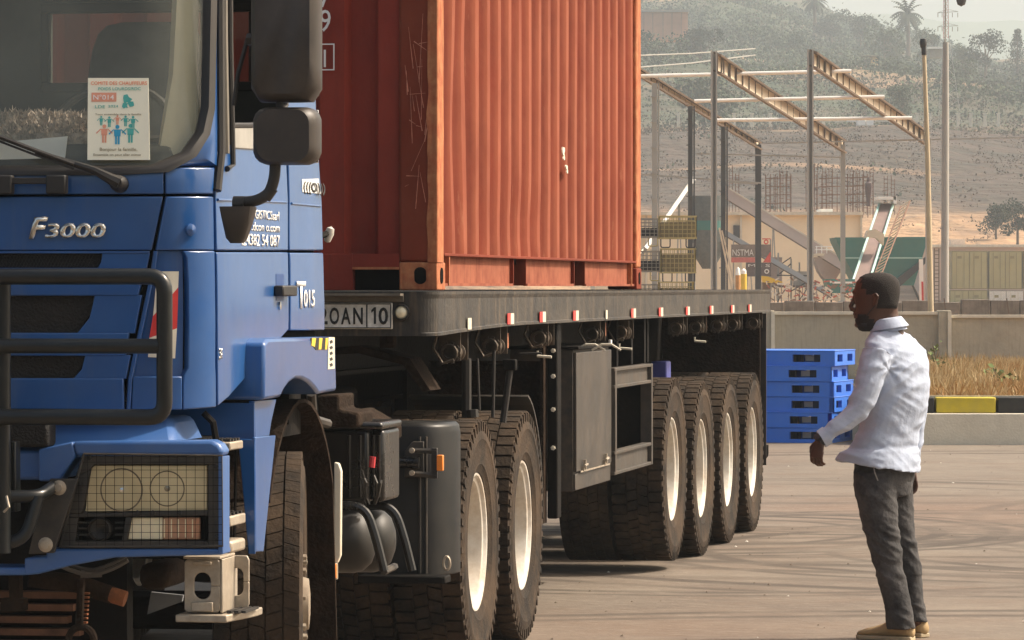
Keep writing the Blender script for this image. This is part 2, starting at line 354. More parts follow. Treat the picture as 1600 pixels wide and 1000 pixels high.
    L.new(col, b.inputs["Base Color"])
    bp = N.new("ShaderNodeBump"); bp.inputs["Strength"].default_value = .35; bp.inputs["Distance"].default_value = .03
    L.new(noise(9, 8), bp.inputs["Height"]); L.new(bp.outputs[0], b.inputs["Normal"])
    return m
g = MB(); g.mm(-60, 60, -10, 71.9, -.4, 0)
ground = struct(g.build("ground", ground_mat()))

# ------------------------------------------------------------------ hills
def terr(X, D):
    s = 800+F*X/max(D, 1)
    key = [(45,-.5),(60,-.5),(71,-.5),(74,-.01),(75,.0),(240,.1),(346,.4),(362,4.2),(420,9.5),(500,17.5),(600,26.5),(800,43),(1000,61),(1200,80),(1350,88),(1600,70),(2000,60)]
    z = key[-1][1]
    for (a, za), (b, zb) in zip(key, key[1:]):
        if D <= b: z = za+(zb-za)*max(0, (D-a))/(b-a); break
    if D > 350:
        f = 1.04
        if s > 1120: f = 1.04-min(.27, (s-1120)/480*.27)
        f2 = min(1, (D-500)/600) if D > 500 else 0
        z *= 1+(f-1)*f2
        k = min(1, (D-350)/120)
        z += k*(mnoise.noise(Vector((X/55, D/90, 0)))*4.0+mnoise.noise(Vector((X/18, D/25, 3)))*1.6)*(D/600)
        z += k*1.2*(abs((D/40) % 1-.5))*1.0
    return z
def terrain_mat():
    m = bpy.data.materials.new("hillside"); m.use_nodes = True; t = m.node_tree; N = t.nodes; L = t.links
    b = N["Principled BSDF"]; b.inputs["Roughness"].default_value = 1; tc = N.new("ShaderNodeTexCoord"); P = tc.outputs["Object"]
    sep = N.new("ShaderNodeSeparateXYZ"); L.new(P, sep.inputs[0])
    def noise(sc, det=7, st=(1,1,1)):
        mp = N.new("ShaderNodeMapping"); mp.inputs["Scale"].default_value = st; L.new(P, mp.inputs[0])
        n = N.new("ShaderNodeTexNoise"); n.inputs["Scale"].default_value = sc; n.inputs["Detail"].default_value = det; L.new(mp.outputs[0], n.inputs[0]); return n.outputs[0]
    def mr(x, a, c, lo=0, hi=1):
        n = N.new("ShaderNodeMapRange"); L.new(x, n.inputs[0]); n.inputs[1].default_value = a; n.inputs[2].default_value = c; n.inputs[3].default_value = lo; n.inputs[4].default_value = hi; return n.outputs[0]
    def mix(a, f, c):
        n = N.new("ShaderNodeMix"); n.data_type = 'RGBA'; L.new(f, n.inputs[0])
        if isinstance(a, tuple): n.inputs[6].default_value = (*a, 1)
        else: L.new(a, n.inputs[6])
        if isinstance(c, tuple): n.inputs[7].default_value = (*c, 1)
        else: L.new(c, n.inputs[7])
        return n.outputs[2]
    earth = mix((.33,.20,.105), mr(noise(.12), .4, .65), (.21,.13,.075))
    earth = mix(earth, mr(noise(.5, 7, (.3,1,2)), .5, .7, 0, .6), (.42,.28,.16))
    dry = mix((.058,.039,.028), mr(noise(.2), .4, .65), (.032,.027,.018))
    green = mix((.032,.050,.022), mr(noise(.08), .42, .62), (.07,.062,.038))
    hn = N.new("ShaderNodeMath"); hn.operation = 'MULTIPLY_ADD'; L.new(noise(.035), hn.inputs[0]); hn.inputs[1].default_value = 9; L.new(sep.outputs[2], hn.inputs[2])
    z = hn.outputs[0]
    col = mix(earth, mr(z, 11.5, 14), dry); col = mix(col, mr(z, 25, 31), green)
    for za, zb_ in ((26.5, 28.5), (37, 39.5), (52, 54)):
        e1 = mr(z, za-.8, za); e2 = mr(z, zb_, zb_+.8, 1, 0); mm_ = N.new("ShaderNodeMath"); mm_.operation = "MULTIPLY"; L.new(e1, mm_.inputs[0]); L.new(e2, mm_.inputs[1]); m3 = N.new("ShaderNodeMath"); m3.operation = "MULTIPLY"; L.new(mm_.outputs[0], m3.inputs[0]); L.new(mr(noise(.02, 3), .45, .55), m3.inputs[1]); col = mix(col, m3.outputs[0], earth)
    # bare terraces cut in the slope
    tn = mr(noise(.03, 6, (.35,1,3)), .58, .63, 0, .75); col = mix(col, tn, earth)
    L.new(col, b.inputs["Base Color"])
    bp = N.new("ShaderNodeBump"); bp.inputs["Strength"].default_value = 1; bp.inputs["Distance"].default_value = 2; L.new(noise(.3), bp.inputs["Height"]); L.new(bp.outputs[0], b.inputs["Normal"])
    return m
tm = terrain_mat()
t = MB(); Ds = [45.45,50,60,75,110,170,240]+[240+8*i for i in range(1, 46)]+[600+16*i for i in range(1, 50)]+[1420,1600,2000]
NC = 110; vs = []
for D in Ds:
    for j in range(NC+1):
        X = (-.14+.34*j/NC)*D if D > 240 else (-60+120*j/NC)*(max(1, D/45.45*.8))
        vs.append((X, D, terr(X, D)))
t.add(vs, [(i*(NC+1)+j, i*(NC+1)+j+1, (i+1)*(NC+1)+j+1, (i+1)*(NC+1)+j) for i in range(len(Ds)-1) for j in range(NC)])
hill = struct(t.build("hillside_terrain", tm, smooth='all'))
t = MB(); vs = []; Ds2 = [2000,2200,2500,2700,3000]; zs = [40,95,165,172,120]
for i, D in enumerate(Ds2):
    for j in range(61):
        X = (-.2+.5*j/60)*D
        vs.append((X, D, zs[i]+(mnoise.noise(Vector((X/180, D/400, 9)))*14+mnoise.noise(Vector((X/50, D/400, 9)))*5+ (X/D-.09)*-60 if i else 0)))
t.add(vs, [(i*61+j, i*61+j+1, (i+1)*61+j+1, (i+1)*61+j) for i in range(4) for j in range(60)])
farhill = struct(t.build("distant_hill", M("far_hill", (.07,.09,.05), 1, 0, .3, .01), smooth='all'))

# ------------------------------------------------------------------ vegetation
leaf_m = [M("foliage_olive", (.040,.066,.026), .9, 0, .3, .6), M("foliage_dark", (.020,.036,.018), .9, 0, .3, .6), M("scrub_dry", (.10,.072,.052), .95, 0, .3, .5)]
bark = M("bark", (.10,.075,.05), .95, 0, .3, 3)
def leafquad(mb, c, r, up=0):
    a = Vector((random.gauss(0,1), random.gauss(0,1), random.gauss(0,1)+up)).normalized(); b = a.orthogonal().normalized(); q = a.cross(b)
    th = random.random()*PI; b, q = b*math.cos(th)+q*math.sin(th), q*math.cos(th)-b*math.sin(th); k = .5+random.random()*.4
    mb.add([c-b*r, c-q*r*k, c+b*r, c+q*r*k], [(0,1,2,3)])
def tree(name, s, t_top, t_base, D, label, wpx, mat=0, lobes=9, n=900, group="trees on the hillside", cone=False):
    base = W(s, t_base, D); base.z = min(base.z, terr(base.x, D)+.5); top = W(s, t_top, D).z; hgt = top-base.z; wd = wpx/F*D/2
    r = thing(name, label, "tree", base, group=group)
    tr = MB(); b0 = base+Vector((0,0,-2)); ctr = base+Vector((0,0,hgt*.62))
    tr.tube([b0, base+Vector((0,0,hgt*.3)), ctr], 1, 7, rs=[hgt*.035, hgt*.025, hgt*.012])
    L = []
    for i in range(lobes):
        if cone:
            f = i/(lobes-1); c = base+Vector((random.uniform(-.3,.3)*wd*(1-f), random.uniform(-.3,.3)*wd, hgt*(.2+.72*f))); rr = wd*(1.05-.8*f)*.75
        else:
            a = random.random()*2*PI; q = math.sqrt(random.random()); c = base+Vector((math.cos(a)*q*wd*.68, math.sin(a)*q*wd*.6, hgt*random.uniform(.35,.85))); rr = wd*random.uniform(.28,.5)
        L.append((c, rr)); tr.tube([ctr-Vector((0,0,hgt*.25)), c], 1, 5, rs=[hgt*.012, hgt*.004])
    tr.build("trunk", bark, r)
    cr = MB(); lr = max(wd*.055, 1.1/F*D)
    for i in range(n):
        c, rr = random.choice(L); d = Vector((random.gauss(0,1), random.gauss(0,1), random.gauss(0,1))).normalized()*rr*random.uniform(.55,1.12); d.z *= .8
        leafquad(cr, c+d, lr*random.uniform(.6,1.3))
    cr.build("crown", leaf_m[mat], r, fix=False); return r
def palm(s, t_top, t_base, D, label, wpx):
    base = W(s, t_base, D); base.z = min(base.z, terr(base.x, D)); top = W(s, t_top, D).z; hgt = top-base.z; wd = wpx/F*D/2
    r = thing("palm_tree", label, "palm tree", base, group="palm trees on the hilltop")
    hub = Vector((base.x, base.y, top-wd*.75)); tr = MB(); tr.tube([base-Vector((0,0,2)), base+Vector((.2,0,hgt*.4)), hub], 1, 8, rs=[.55,.42,.4]); tr.build("trunk", bark, r)
    cr = MB()
    for i in range(38):
        az = random.random()*2*PI; el = random.uniform(-.5, 1.35); L = wd*random.uniform(.85,1.15); p = hub.copy(); d = Vector((math.cos(az)*math.cos(el), math.sin(az)*math.cos(el), math.sin(el)))
        st = L/9
        for k in range(9):
            q = p+d*st; sd = d.cross(Vector((0,0,1))).normalized(); wl = wd*.20*math.sin(PI*(k+1.2)/10.5)
            cr.add([p-d*.05, p+sd*wl+d*st*.9-Vector((0,0,wl*.5)), q, p-sd*wl+d*st*.9-Vector((0,0,wl*.5))], [(0,1,2),(0,2,3)])
            p = q; d = (d-Vector((0,0,.17))).normalized()
    cr.build("crown", leaf_m[1], r, fix=False)
palm(1418, -2, 95, 900, "tall feathery palm silhouetted on the hilltop beside the lattice pylon", 66)
palm(1272, -20, 70, 1000, "palm with spiky crown cut by the top of the picture, left of the other palm", 56)
TREES = [("broadleaf_tree",1030,38,125,700,"broad olive tree below the pink brick building",92,0),
 ("broadleaf_tree",1095,28,125,720,"wide dark tree right of the pink brick building",80,1),
 ("broadleaf_tree",1150,-12,45,1080,"low dark trees on the crest at the left of the sky gap",70,1),
 ("broadleaf_tree",1205,8,48,1050,"small rounded tree under the pale gap of sky",46,1),
 ("broadleaf_tree",1300,14,70,980,"round tree between the two palms",60,1),
 ("broadleaf_tree",1345,16,72,960,"second round tree between the two palms, touching the right palm",52,1),
 ("broadleaf_tree",1382,36,104,860,"low spreading tree at the foot of the tall palm, on its left",80,0),
 ("broadleaf_tree",1450,44,120,840,"low spreading tree at the foot of the tall palm, on its right",60,0),
 ("broadleaf_tree",1505,58,130,800,"grey green tree just behind the pylon",50,0),
 ("broadleaf_tree",1540,42,128,760,"large dark tree standing right of the pylon",64,1),
 ("conical_tree",1590,42,112,820,"pointed dark tree at the right edge of the picture",56,1),
 ("broadleaf_tree",1180,40,95,900,"olive bushy tree on the upper slope above the terraces",90,0),
 ("broadleaf_tree",1240,50,100,880,"low olive tree above the orange terraces",80,0),
 ("broadleaf_tree",1500,90,150,700,"squat olive tree under the large dark tree right of the pylon",60,0),
 ("broadleaf_tree",1380,90,150,700,"hazy bush tree right of the small ochre hut",70,0),
 ("broadleaf_tree",1100,122,165,560,"low tree behind the nearest tall steel column",120,0),
 ("broadleaf_tree",1410,130,175,560,"low bush tree behind the slim lamp pole",60,0),
 ("broadleaf_tree",1590,305,388,372,"dark green tree above the olive containers at the right edge",70,1),
 ("broadleaf_tree",1556,312,388,380,"flat dark green tree above the olive containers, left of the one at the edge",66,1)]
for a in TREES: tree(a[0], a[1], a[2], a[3], a[4], a[5], a[6], a[7], cone=a[0].startswith("con"), n=1900)
for k, mname in enumerate(("green_scrub", "dark_scrub", "dry_scrub")):
    sc = MB(); cnt = 0
    while cnt < (4600, 3600, 4200)[k]:
        D = 250+math.sqrt(random.random())*950; s = random.uniform(930, 1680); X = (s-800)/F*D; z = terr(X, D)
        v = mnoise.noise(Vector((X/40, D/60, k*7)))
        if k < 2 and (z < 21 and random.random() > .03 or v < -.05): continue
        if z < 1: continue
        if k == 2 and (z > 34 and random.random() > .3 or z < 11 and random.random() > .25): continue
        c = Vector((X, D, z)); r = random.uniform(.5, 1.6)*(D/650)**.6*(1.5 if k < 2 else .9)
        for i in range(22):
            leafquad(sc, c+Vector((random.gauss(0,r*.65), random.gauss(0,r*.6), abs(random.gauss(0,r*.4)))), r*random.uniform(.07,.19))
        cnt += 1
    stuff(sc.build(mname, (leaf_m[0], leaf_m[1], leaf_m[2])[k], fix=False))['label'] = ("olive scrub scattered over the hillside", "dark green scrub scattered over the hillside", "dry brown scrub on the lower slope")[k]

# ------------------------------------------------------------------ far buildings and site
pink = M("pink_brick", (.50,.27,.18), .9, 0, .12, .6); cream = M("cream_render", (.88,.76,.55), .9, 0, .07, .2, dust=.3, dcol=(.5,.38,.24), dscale=.3)
concrete = M("concrete", (.30,.27,.22), .9, 0, .15, 3, dust=.5, dcol=(.20,.17,.13), dscale=2, bump=.2); concrete_dark = M("old_concrete", (.25,.225,.19), .95, 0, .25, 3, dust=.6, dcol=(.10,.085,.07), dscale=4, streak=.4, scol=(.08,.07,.06))
wallm = M("boundary_wall_render", (.44,.40,.31), .95, 0, .12, 1.2, dust=.7, dcol=(.30,.27,.21), dscale=1.3, streak=.35, scol=(.2,.18,.15), bump=.4, bscale=9)
capm = M("wall_capping", (.62,.58,.48), .9, 0, .15, 4); greysteel = M("grey_steel", (.36,.36,.34), .6, .2, .1, 1); darksteel = M("dark_steel", (.05,.052,.055), .6, .2, .15, 1)
creamsteel = M("cream_steel", (.62,.53,.40), .6, 0, .1, 1); brownsteel = M("brown_steel", (.16,.12,.09), .7, 0, .2, 1); whitesteel = M("white_steel", (.84,.83,.79), .5, 0, .05, 1)
teal = M("teal_paint", (.035,.17,.15), .6, 0, .15, .6, dust=.4, dcol=(.12,.2,.16), dscale=.8); belt = M("conveyor_belt", (.22,.15,.13), .8, 0, .15, 1); turq = M("turquoise_rail", (.30,.50,.46), .5, 0, .1, 1)
olive = M("olive_paint", (.34,.30,.12), .6, 0, .12, .7, dust=.3, dcol=(.42,.38,.2), dscale=.8); olive_dark = M("olive_dark_trim", (.22,.19,.07), .6, 0, .1, 1)  # darker olive for bodies, lock rods and label patches
def wbox(mb, s0, s1, t0, t1, D, dep): a = W(s0, t1, D); b = W(s1, t0, D); return mb.mm(a.x, b.x, D, D+dep, a.z, b.z)
def bar(mb, s0, t0, s1, t1, D, wpx, D1=None, dep=None):
    a = W(s0, t0, D); b = W(s1, t1, D1 or D); d = (b-a); L = d.length; z = d.normalized(); y = Vector((0,1,0)); x = y.cross(z).normalized(); y = z.cross(x)
    wd = wpx/F*(D+(D1 or D))/2; R = Matrix((x, y, z)).transposed(); return mb.box((a+b)/2, (wd, dep or wd, L), R)
# pink brick building
r = thing("brick_building", "long pink brick building with pilasters half hidden by trees at top left of the hill", "building", W(1030, 60, 760))
m = MB(); wbox(m, 975, 1075, 19, 62, 760, 8); m.build("wall", pink, r)
m = MB(); a = W(975, 19, 760); b = W(1077, 19, 760); m.mm(a.x, b.x, 759.3, 769, a.z, a.z+.45); m.build("roof", M("grey_roof", (.3,.28,.25), .8), r)
for s in (992, 1006, 1020, 1036, 1050, 1065):
    m = MB(); wbox(m, s-.8, s+.8, 20, 60, 759.6, .4); m.build("pilaster", M("pilaster_brown", (.36,.2,.14)) if s == 992 else bpy.data.materials["pilaster_brown"], r)
r = thing("hut", "small ochre hut with a flat roof on the hillside left of the tall palm", "hut", W(1366, 108, 700))
m = MB(); wbox(m, 1352, 1361, 92, 108, 700.6, 3); m.build("side_wall", concrete_dark, r); m = MB(); wbox(m, 1361, 1372, 88, 106, 700, 3); m.build("wall", M("ochre", (.62,.42,.2)), r)
m = MB(); wbox(m, 1350, 1373, 86, 88, 699.6, 4); m.build("roof", concrete, r)
m = MB(); wbox(m, 1364, 1366, 94, 97, 699.95, .1); m.build("window", darksteel, r)
r = thing("white_roof_shed", "thin white roofed shed on the hill between the slim lamp pole and the pylon", "shed", W(1462, 90, 700))
m = MB(); wbox(m, 1450, 1473, 73, 76, 700, 5); m.build("roof", whitesteel, r); m = MB(); wbox(m, 1452, 1472, 76, 90, 701, 3); m.build("wall", concrete, r)
# boundary posts and parked rubble across the slope
for i, s in enumerate((998,1060,1115,1147,1175,1204,1287,1433,1454,1497,1517,1539,1560)):
    m = MB(); D = 520; x = W(s, 0, D).x; z = W(s, 183, D).z; m.box((x, D, z-.4), (.38,.38,1.6)); m.box((x, D, z+.45), (.5,.5,.12)); o = m.build("boundary_post", capm)
    tag(o, ("leftmost,second,third,fourth,fifth,sixth,seventh,eighth,ninth,tenth,eleventh,twelfth,rightmost".split(",")[i])+(" short pale boundary post" if i in (0, 12) else " short pale boundary post from the left")+" in the row crossing the slope", "post", "boundary posts crossing the slope")
r = thing("slope_wall", "long low pale wall running across the slope behind the steel frame", "wall", W(1130, 190, 515))
for i in range(14):
    s0 = 1125+i*22; m = MB(); wbox(m, s0, s0+21, 185, 190, 515, .3); m.build("panel", capm if i % 3 else whitesteel, r)
for s0, s1 in ((1340,1352),(1354,1365)):
    m = MB(); wbox(m, s0, s1, 186, 196, 500, 2); wbox(m, s0+1, s1-1, 184.5, 186, 500.2, 1.6); wbox(m, s0+2, s0+4, 196, 198, 500.2, 1.6)
    tag(m.build("storage_tank", whitesteel), "pale cream box tank on the slope, %s of a pair" % ("left" if s0 == 1340 else "right"), "tank")

# pylon
r = thing("lattice_pylon", "tall lattice power pylon with red top and two cross arms on the hill", "pylon", W(1480, 215, 560))
redm = M("red_lattice", (.40,.10,.07), .7)
m = MB()
def lat(mb, s0a, s1a, ta, s0b, s1b, tb, n, D, wp=.9):
    bar(mb, s0a, ta, s0b, tb, D, wp); bar(mb, s1a, ta, s1b, tb, D, wp)
    for i in range(n):
        f0 = i/n; f1 = (i+1)/n; L0 = s0a+(s0b-s0a)*f0; R1 = s1a+(s1b-s1a)*f1; L1 = s0a+(s0b-s0a)*f1; R0 = s1a+(s1b-s1a)*f0
        bar(mb, L0, ta+(tb-ta)*f0, R1, ta+(tb-ta)*f1, D, wp*.6); bar(mb, R0, ta+(tb-ta)*f0, L1, ta+(tb-ta)*f1, D, wp*.6)
lat(m, 1475,1481,-40,1474,1482,60, 12, 560); m.build("top_section", redm, r)
m = MB(); lat(m, 1474,1483,60,1465,1506,215, 8, 560, .8); m.build("legs", greysteel, r)
for tt in (20, 42):
    m = MB(); bar(m, 1465, tt, 1497, tt-2, 560, 1.0); bar(m, 1465, tt, 1478, tt-5, 560, .6); bar(m, 1497, tt-2, 1478, tt-6, 560, .6); m.build("cross_arm", greysteel, r)
    for s in (1465.5, 1472, 1488, 1496.5):
        m = MB(); bar(m, s, tt, s, tt+7, 560, .9); m.build("insulator", brownsteel, r)
# thick mast and slim lamp pole
m = MB(); a = W(1476, 520, 112); m.tube([(a.x,112,-.1),(a.x+.02,112,W(0,190,112).z),(a.x+.03,112,W(0,66,112).z)], 1, 14, rs=[.105,.095,.075]); r = thing("mast", "thick grey mast rising behind the wall, topped by a thin pole with a dome camera", "mast", (a.x,112,0)); m.build("pole", greysteel, r, smooth=True)
m = MB(); top = W(1477, 66, 112); m.tube([top, W(1477.5,-30,112), W(1500,-34,112), W(1502,-12,112)], .022, 6); m.build("arm", greysteel, r)
m = MB(); c = W(1502, 0, 112); m.lathe([(.0,.16),(.09,.14),(.13,.06),(.13,-.02),(.10,-.12),(.0,-.17)], c, (0,0,1), 16); m.build("dome_camera", darksteel, r, smooth=True)
r = thing("lamp_pole", "slim cream lamp pole leaning slightly, dark lamp head, in front of the boundary wall", "lamp post", W(1456, 575, 73))
m = MB(); m.tube([W(1456.5,585,73), W(1454,470,73), W(1449.5,250,73), W(1444,84,73)], 1, 12, rs=[.052,.05,.044,.034]); m.build("pole", M("cream_pole", (.48,.40,.27), .7, 0, .15, 3), r, smooth=True)
m = MB(); m.tube([W(1444,86,73), W(1443.5,74,73)], .045, 10); m.lathe([(0,.10),(.05,.09),(.065,.03),(.05,-.05),(.03,-.07)], W(1442.5,69,73), (0,0,1), 12); m.build("lamp_head", darksteel, r, smooth=True)

# steel portal frame under construction: three frames of tall columns and sloping rafters
r = thing("steel_frame_building", "unclad steel portal frame of tall columns with sloping cream rafters behind the wall", "steel frame", W(1115, 480, 150))
DH, DL = 150.0, 169.0
for s, t0 in ((965, 80), (1115, 79), (1265.5, 77)):
    m = MB(); bar(m, s-3, t0, s-3, 478, DH, 2.6, dep=.25); bar(m, s+4.2, t0, s+4.2, 478, DH, 2.2, dep=.25); bar(m, s+.5, t0+1, s+.5, 478, DH+.1, 6, dep=.02)
    wbox(m, s-6, s+7, 470, 473, DH-.2, .6); m.build("column", greysteel, r)
for s, t0 in ((1184.5, 226), (1317, 226), (1450, 216)):
    m = MB(); bar(m, s, t0, s, 478, DL, 9 if s < 1200 else 7, dep=.3); wbox(m, s-6, s+6, 470, 473, DL-.2, .6); m.build("column", darksteel if s < 1200 else greysteel, r)
for (s, t0, wp, D) in ((1024.5, 130, 11, 153), (1080.5, 166, 10, 158), (1132, 198, 10, 163)):
    m = MB(); bar(m, s-2, t0, s-2, 478, D, wp-3, dep=.3); bar(m, s+wp/2-1, t0, s+wp/2-1, 478, D, 2, dep=.3)
    for tt in range(int(t0)+20, 440, 40): wbox(m, s-wp/2-3, s+1, tt, tt+1.2, D-.25, .2)
    m.build("column", greysteel if s < 1030 else darksteel, r)
for (s0, ta, tb, s1, tc, td, n) in ((955,80,92,1186,222,232,26),(1121,84,112,1318,219,237,20),(1271,80,104,1447,206,226,19)):
    m = MB(); bar(m, s0, ta, s1, tc, DH, 2.6, DL, .3); bar(m, s0, tb, s1, td, DH, 2.6, DL, .3)
    for i in range(n+1):
        f = i/n; D = DH+(DL-DH)*f; s = s0+(s1-s0)*f; bar(m, s, ta+(tc-ta)*f, s, tb+(td-tb)*f, D, 1.9, dep=.22)
    raf = m.build("rafter", brownsteel, r)
    m = MB(); P = [W(s0, ta, DH+.4), W(s1, tc, DL+.4), W(s1, td, DL+.4), W(s0, tb, DH+.4)]; m.prism(P, (0,.03,0)); m.build("web", creamsteel, raf)
for (sa, sb, tt, ts, D) in ((998,1330,119,-8,153),(1085,1382,158,-7,157),(1120,1425,188,-4,161)):
    m = MB(); m.tube([W(sa, tt, D), W(sb, tt+ts, D)], .065, 8); m.build("purlin", whitesteel, r)
for (sa, ta, sb, tb, D) in ((992,272,1190,286,165),(1088,240,1318,246,165),(1190,224,1640,214,167),(1140,285,1184,287,166)):
    m = MB(); bar(m, sa, ta, sb, tb, D, 2.2, dep=.1); m.build("girt", greysteel, r)
# power line over the site
for ta, tb in ((88, 76), (108, 86)):
    m = MB(); m.tube([W(960, ta, 300), W(1080, (ta+tb)/2+1.5, 310), W(1180, tb, 320)], .05, 5); tag(m.build("overhead_cable", greysteel), "thin overhead cable crossing the slope, %s of two" % ("upper" if ta == 88 else "lower"), "cable")

# cream building
r = thing("cream_building", "long windowless cream building with a grey cornice behind the steel frame", "building", W(1250, 450, 225))
m = MB(); wbox(m, 930, 1346, 336, 470, 225, 14); m.build("wall", cream, r)
m = MB(); wbox(m, 928, 1349, 331, 336, 224.6, 15); m.build("cornice", capm, r)
for s in (1010, 1158, 1346):
    m = MB(); wbox(m, s-1.5, s+1.5, 336, 470, 224.8, .2); m.build("downpipe", capm, r)
m = MB(); wbox(m, 1282, 1301, 326.5, 330.8, 226, 3); m.build("parapet", whitesteel, r)
for s0 in (1100, 1113, 1146):
    m = MB(); wbox(m, s0, s0+10, 352, 372, 224.8, .2); f = m.build("window", darksteel, r)
# rebar columns of a floor under construction
random.seed(3)
ci = 0
for s in (1142,1152,1200,1212,1221,1232,1262,1275,1288,1298,1322,1331,1340,1352,1362,1384,1395):
    r = None; m = MB(); D = 268; t0 = random.uniform(262, 285); ci += 1
    for dx in (-2.6, 2.6):
        for dy in (0, .22): bar(m, s+dx+random.uniform(-.5,.5), t0+random.uniform(-10,0), s+dx, 336, D+dy, .75)
    for k in range(9): bar(m, s-3.2, t0+k*6, s+3.2, t0+k*6+random.uniform(-1,1), D-.05, .8)
    o = m.build("rebar_column", rust); tag(o, "rusty rebar column rising above the cream building roofline", "rebar column", "rebar columns above the cream building")
r = thing("formwork_scaffold", "rusty timber and steel scaffolding bays behind the cream building", "scaffold", W(1300, 336, 275))
for tt in (279, 292, 305, 318):
    m = MB(); bar(m, 1196, tt, 1236, tt-1, 275, 1.3); bar(m, 1280, tt, 1360, tt-2, 275, 1.6); m.build("rail", rust, r)
for s in range(1196, 1368, 8):
    if 1240 < s < 1276: continue
    m = MB(); bar(m, s, 272, s, 340, 275.3, 1.1); m.build("standard", rust, r)
r = thing("site_worker", "distant worker in dark clothes standing among the rebar", "person", W(1357, 320, 262))
m = MB(); P = W(1357, 322, 262); m.loft([[P+Vector((math.cos(a)*rx, math.sin(a)*rx*.7, z)) for a in [2*PI*i/8 for i in range(8)]] for z, rx in ((0,.13),(.45,.14),(.85,.2),(1.15,.24),(1.4,.22),(1.5,.08),(1.56,.09),(1.68,.11),(1.78,.05))]); m.build("body", M("worker_clothes", (.08,.05,.05)), r, smooth=True)
# inclined conveyors
r = thing("belt_conveyor", "steep conveyor with turquoise rails and a ribbed ladder side rising over the green hopper", "conveyor", W(1345, 450, 185))
m = MB(); m.prism([W(1334,440,182), W(1358,440,182), W(1395,318,192), W(1374,318,192)], (0,.4,0)); m.build("belt", belt, r)
for a, b in (((1332,440),(1374,318)), ((1358,440),(1396,318))):
    m = MB(); bar(m, a[0], a[1], b[0], b[1], 181.8, 3.2, 191.8); m.build("side_rail", turq, r)
m = MB(); wbox(m, 1371, 1400, 307, 312, 191, 1.5); wbox(m, 1396, 1401, 307, 318, 191, 1.5); m.build("head_cap", whitesteel, r)
m = MB(); m.prism([W(1352,372,184.5), W(1356,360,184.5), W(1368,358,184.5), W(1382,366,184.5), W(1381,383,184.5), W(1370,372,184.5), W(1358,370,184.5)], (0,1,0)); m.build("belt_guard", creamsteel, r)
for i in range(22):
    f = i/21; s = 1362+(1408-1362)*f; tt = 438-(438-322)*f; D = 183+10*f
    m = MB(); bar(m, s, tt, s+15, tt-9, D, 1.6); m.build("rung", creamsteel, r)
for o_ in (0, 14):
    m = MB(); bar(m, 1362+o_, 440-o_*.6, 1408+o_, 322-o_*.6, 183, 2, 193); m.build("ladder_rail", rust, r)
def gallery(label, s0, t0, s1, t1, D0, D1, wp, mat_):
    r = thing("conveyor_gallery", label, "conveyor", W(s1, t1, D1)); m = MB(); bar(m, s0, t0, s1, t1, D0, wp, D1, 1.2); m.build("gallery", mat_, r)
    for e in (-.5, .5):
        m = MB(); bar(m, s0, t0+e*wp*1.15, s1, t1+e*wp*1.15, D0-.7, 2, D1-.7); m.build("chord", brownsteel if e > 0 else creamsteel, r)
    for i in range(9):
        f = (i+.5)/9; s = s0+(s1-s0)*f; tt = t0+(t1-t0)*f; m = MB(); bar(m, s, tt-wp*.55, s+3, tt+wp*.55, D0+(D1-D0)*f-.7, 1.2); m.build("brace", creamsteel, r)
    for f in (.35, .8):
        s = s0+(s1-s0)*f; tt = t0+(t1-t0)*f; m = MB(); bar(m, s, tt, s-4, 470, 214, 2); bar(m, s, tt, s+6, 470, 214, 2); m.build("support", greysteel, r)
pinkbeige = M("gallery_sheet", (.50,.38,.31), .8, 0, .1, .5)
gallery("upper pink beige conveyor gallery sloping down right past the cream building", 1140, 305, 1335, 425, 212, 205, 17, pinkbeige)
gallery("lower dark conveyor gallery sloping down right under the pink beige one", 1100, 345, 1300, 462, 210, 203, 7, greysteel)
gallery("short grey conveyor rising to the right behind the wire cages", 1000, 400, 1076, 290, 210, 216, 6, greysteel)
r = thing("crushing_plant", "dusty pinkish grey crushing plant with hopper, platform and railings below the cream wall", "machinery", W(1260, 470, 206))
dusty = M("dusty_steel", (.34,.28,.25), .8, 0, .15, .6, dust=.5, dcol=(.45,.36,.30), dscale=.7)
m = MB(); m.prism([W(s, t, 206) for s, t in ((1272,402),(1322,400),(1314,424),(1306,436),(1288,436),(1280,424))], (0,2,0)); m.build("hopper", dusty, r)
m = MB(); wbox(m, 1270, 1326, 396, 400, 205.8, 2.4); m.build("hopper_rim", creamsteel, r)
m = MB(); wbox(m, 1205, 1222, 402, 446, 209, 2); m.build("cabinet", dusty, r)
m = MB(); wbox(m, 1240, 1266, 424, 446, 209, 2); m.build("motor_house", greysteel, r)
m = MB(); wbox(m, 1206, 1340, 446, 449, 206.5, 3); m.build("platform", brownsteel, r)
for s_ in range(1210, 1342, 11):
    m = MB(); bar(m, s_, 446, s_, 478, 206.4, 1.5); m.build("leg", dusty, r)
for s_ in range(1276, 1326, 8):
    m = MB(); bar(m, s_, 384, s_, 396, 205.7, 1.2); m.build("railing_post", whitesteel, r)
for t_ in (385, 390):
    m = MB(); bar(m, 1274, t_, 1328, t_+.5, 205.6, 1.2); m.build("railing", whitesteel, r)
for (a_, b_) in (((1212,476),(1228,450)),((1244,476),(1262,450)),((1286,476),(1304,450)),((1320,450),(1334,476))):
    m = MB(); bar(m, *a_, *b_, 206.2, 1.3); m.build("cross_brace", darksteel, r)
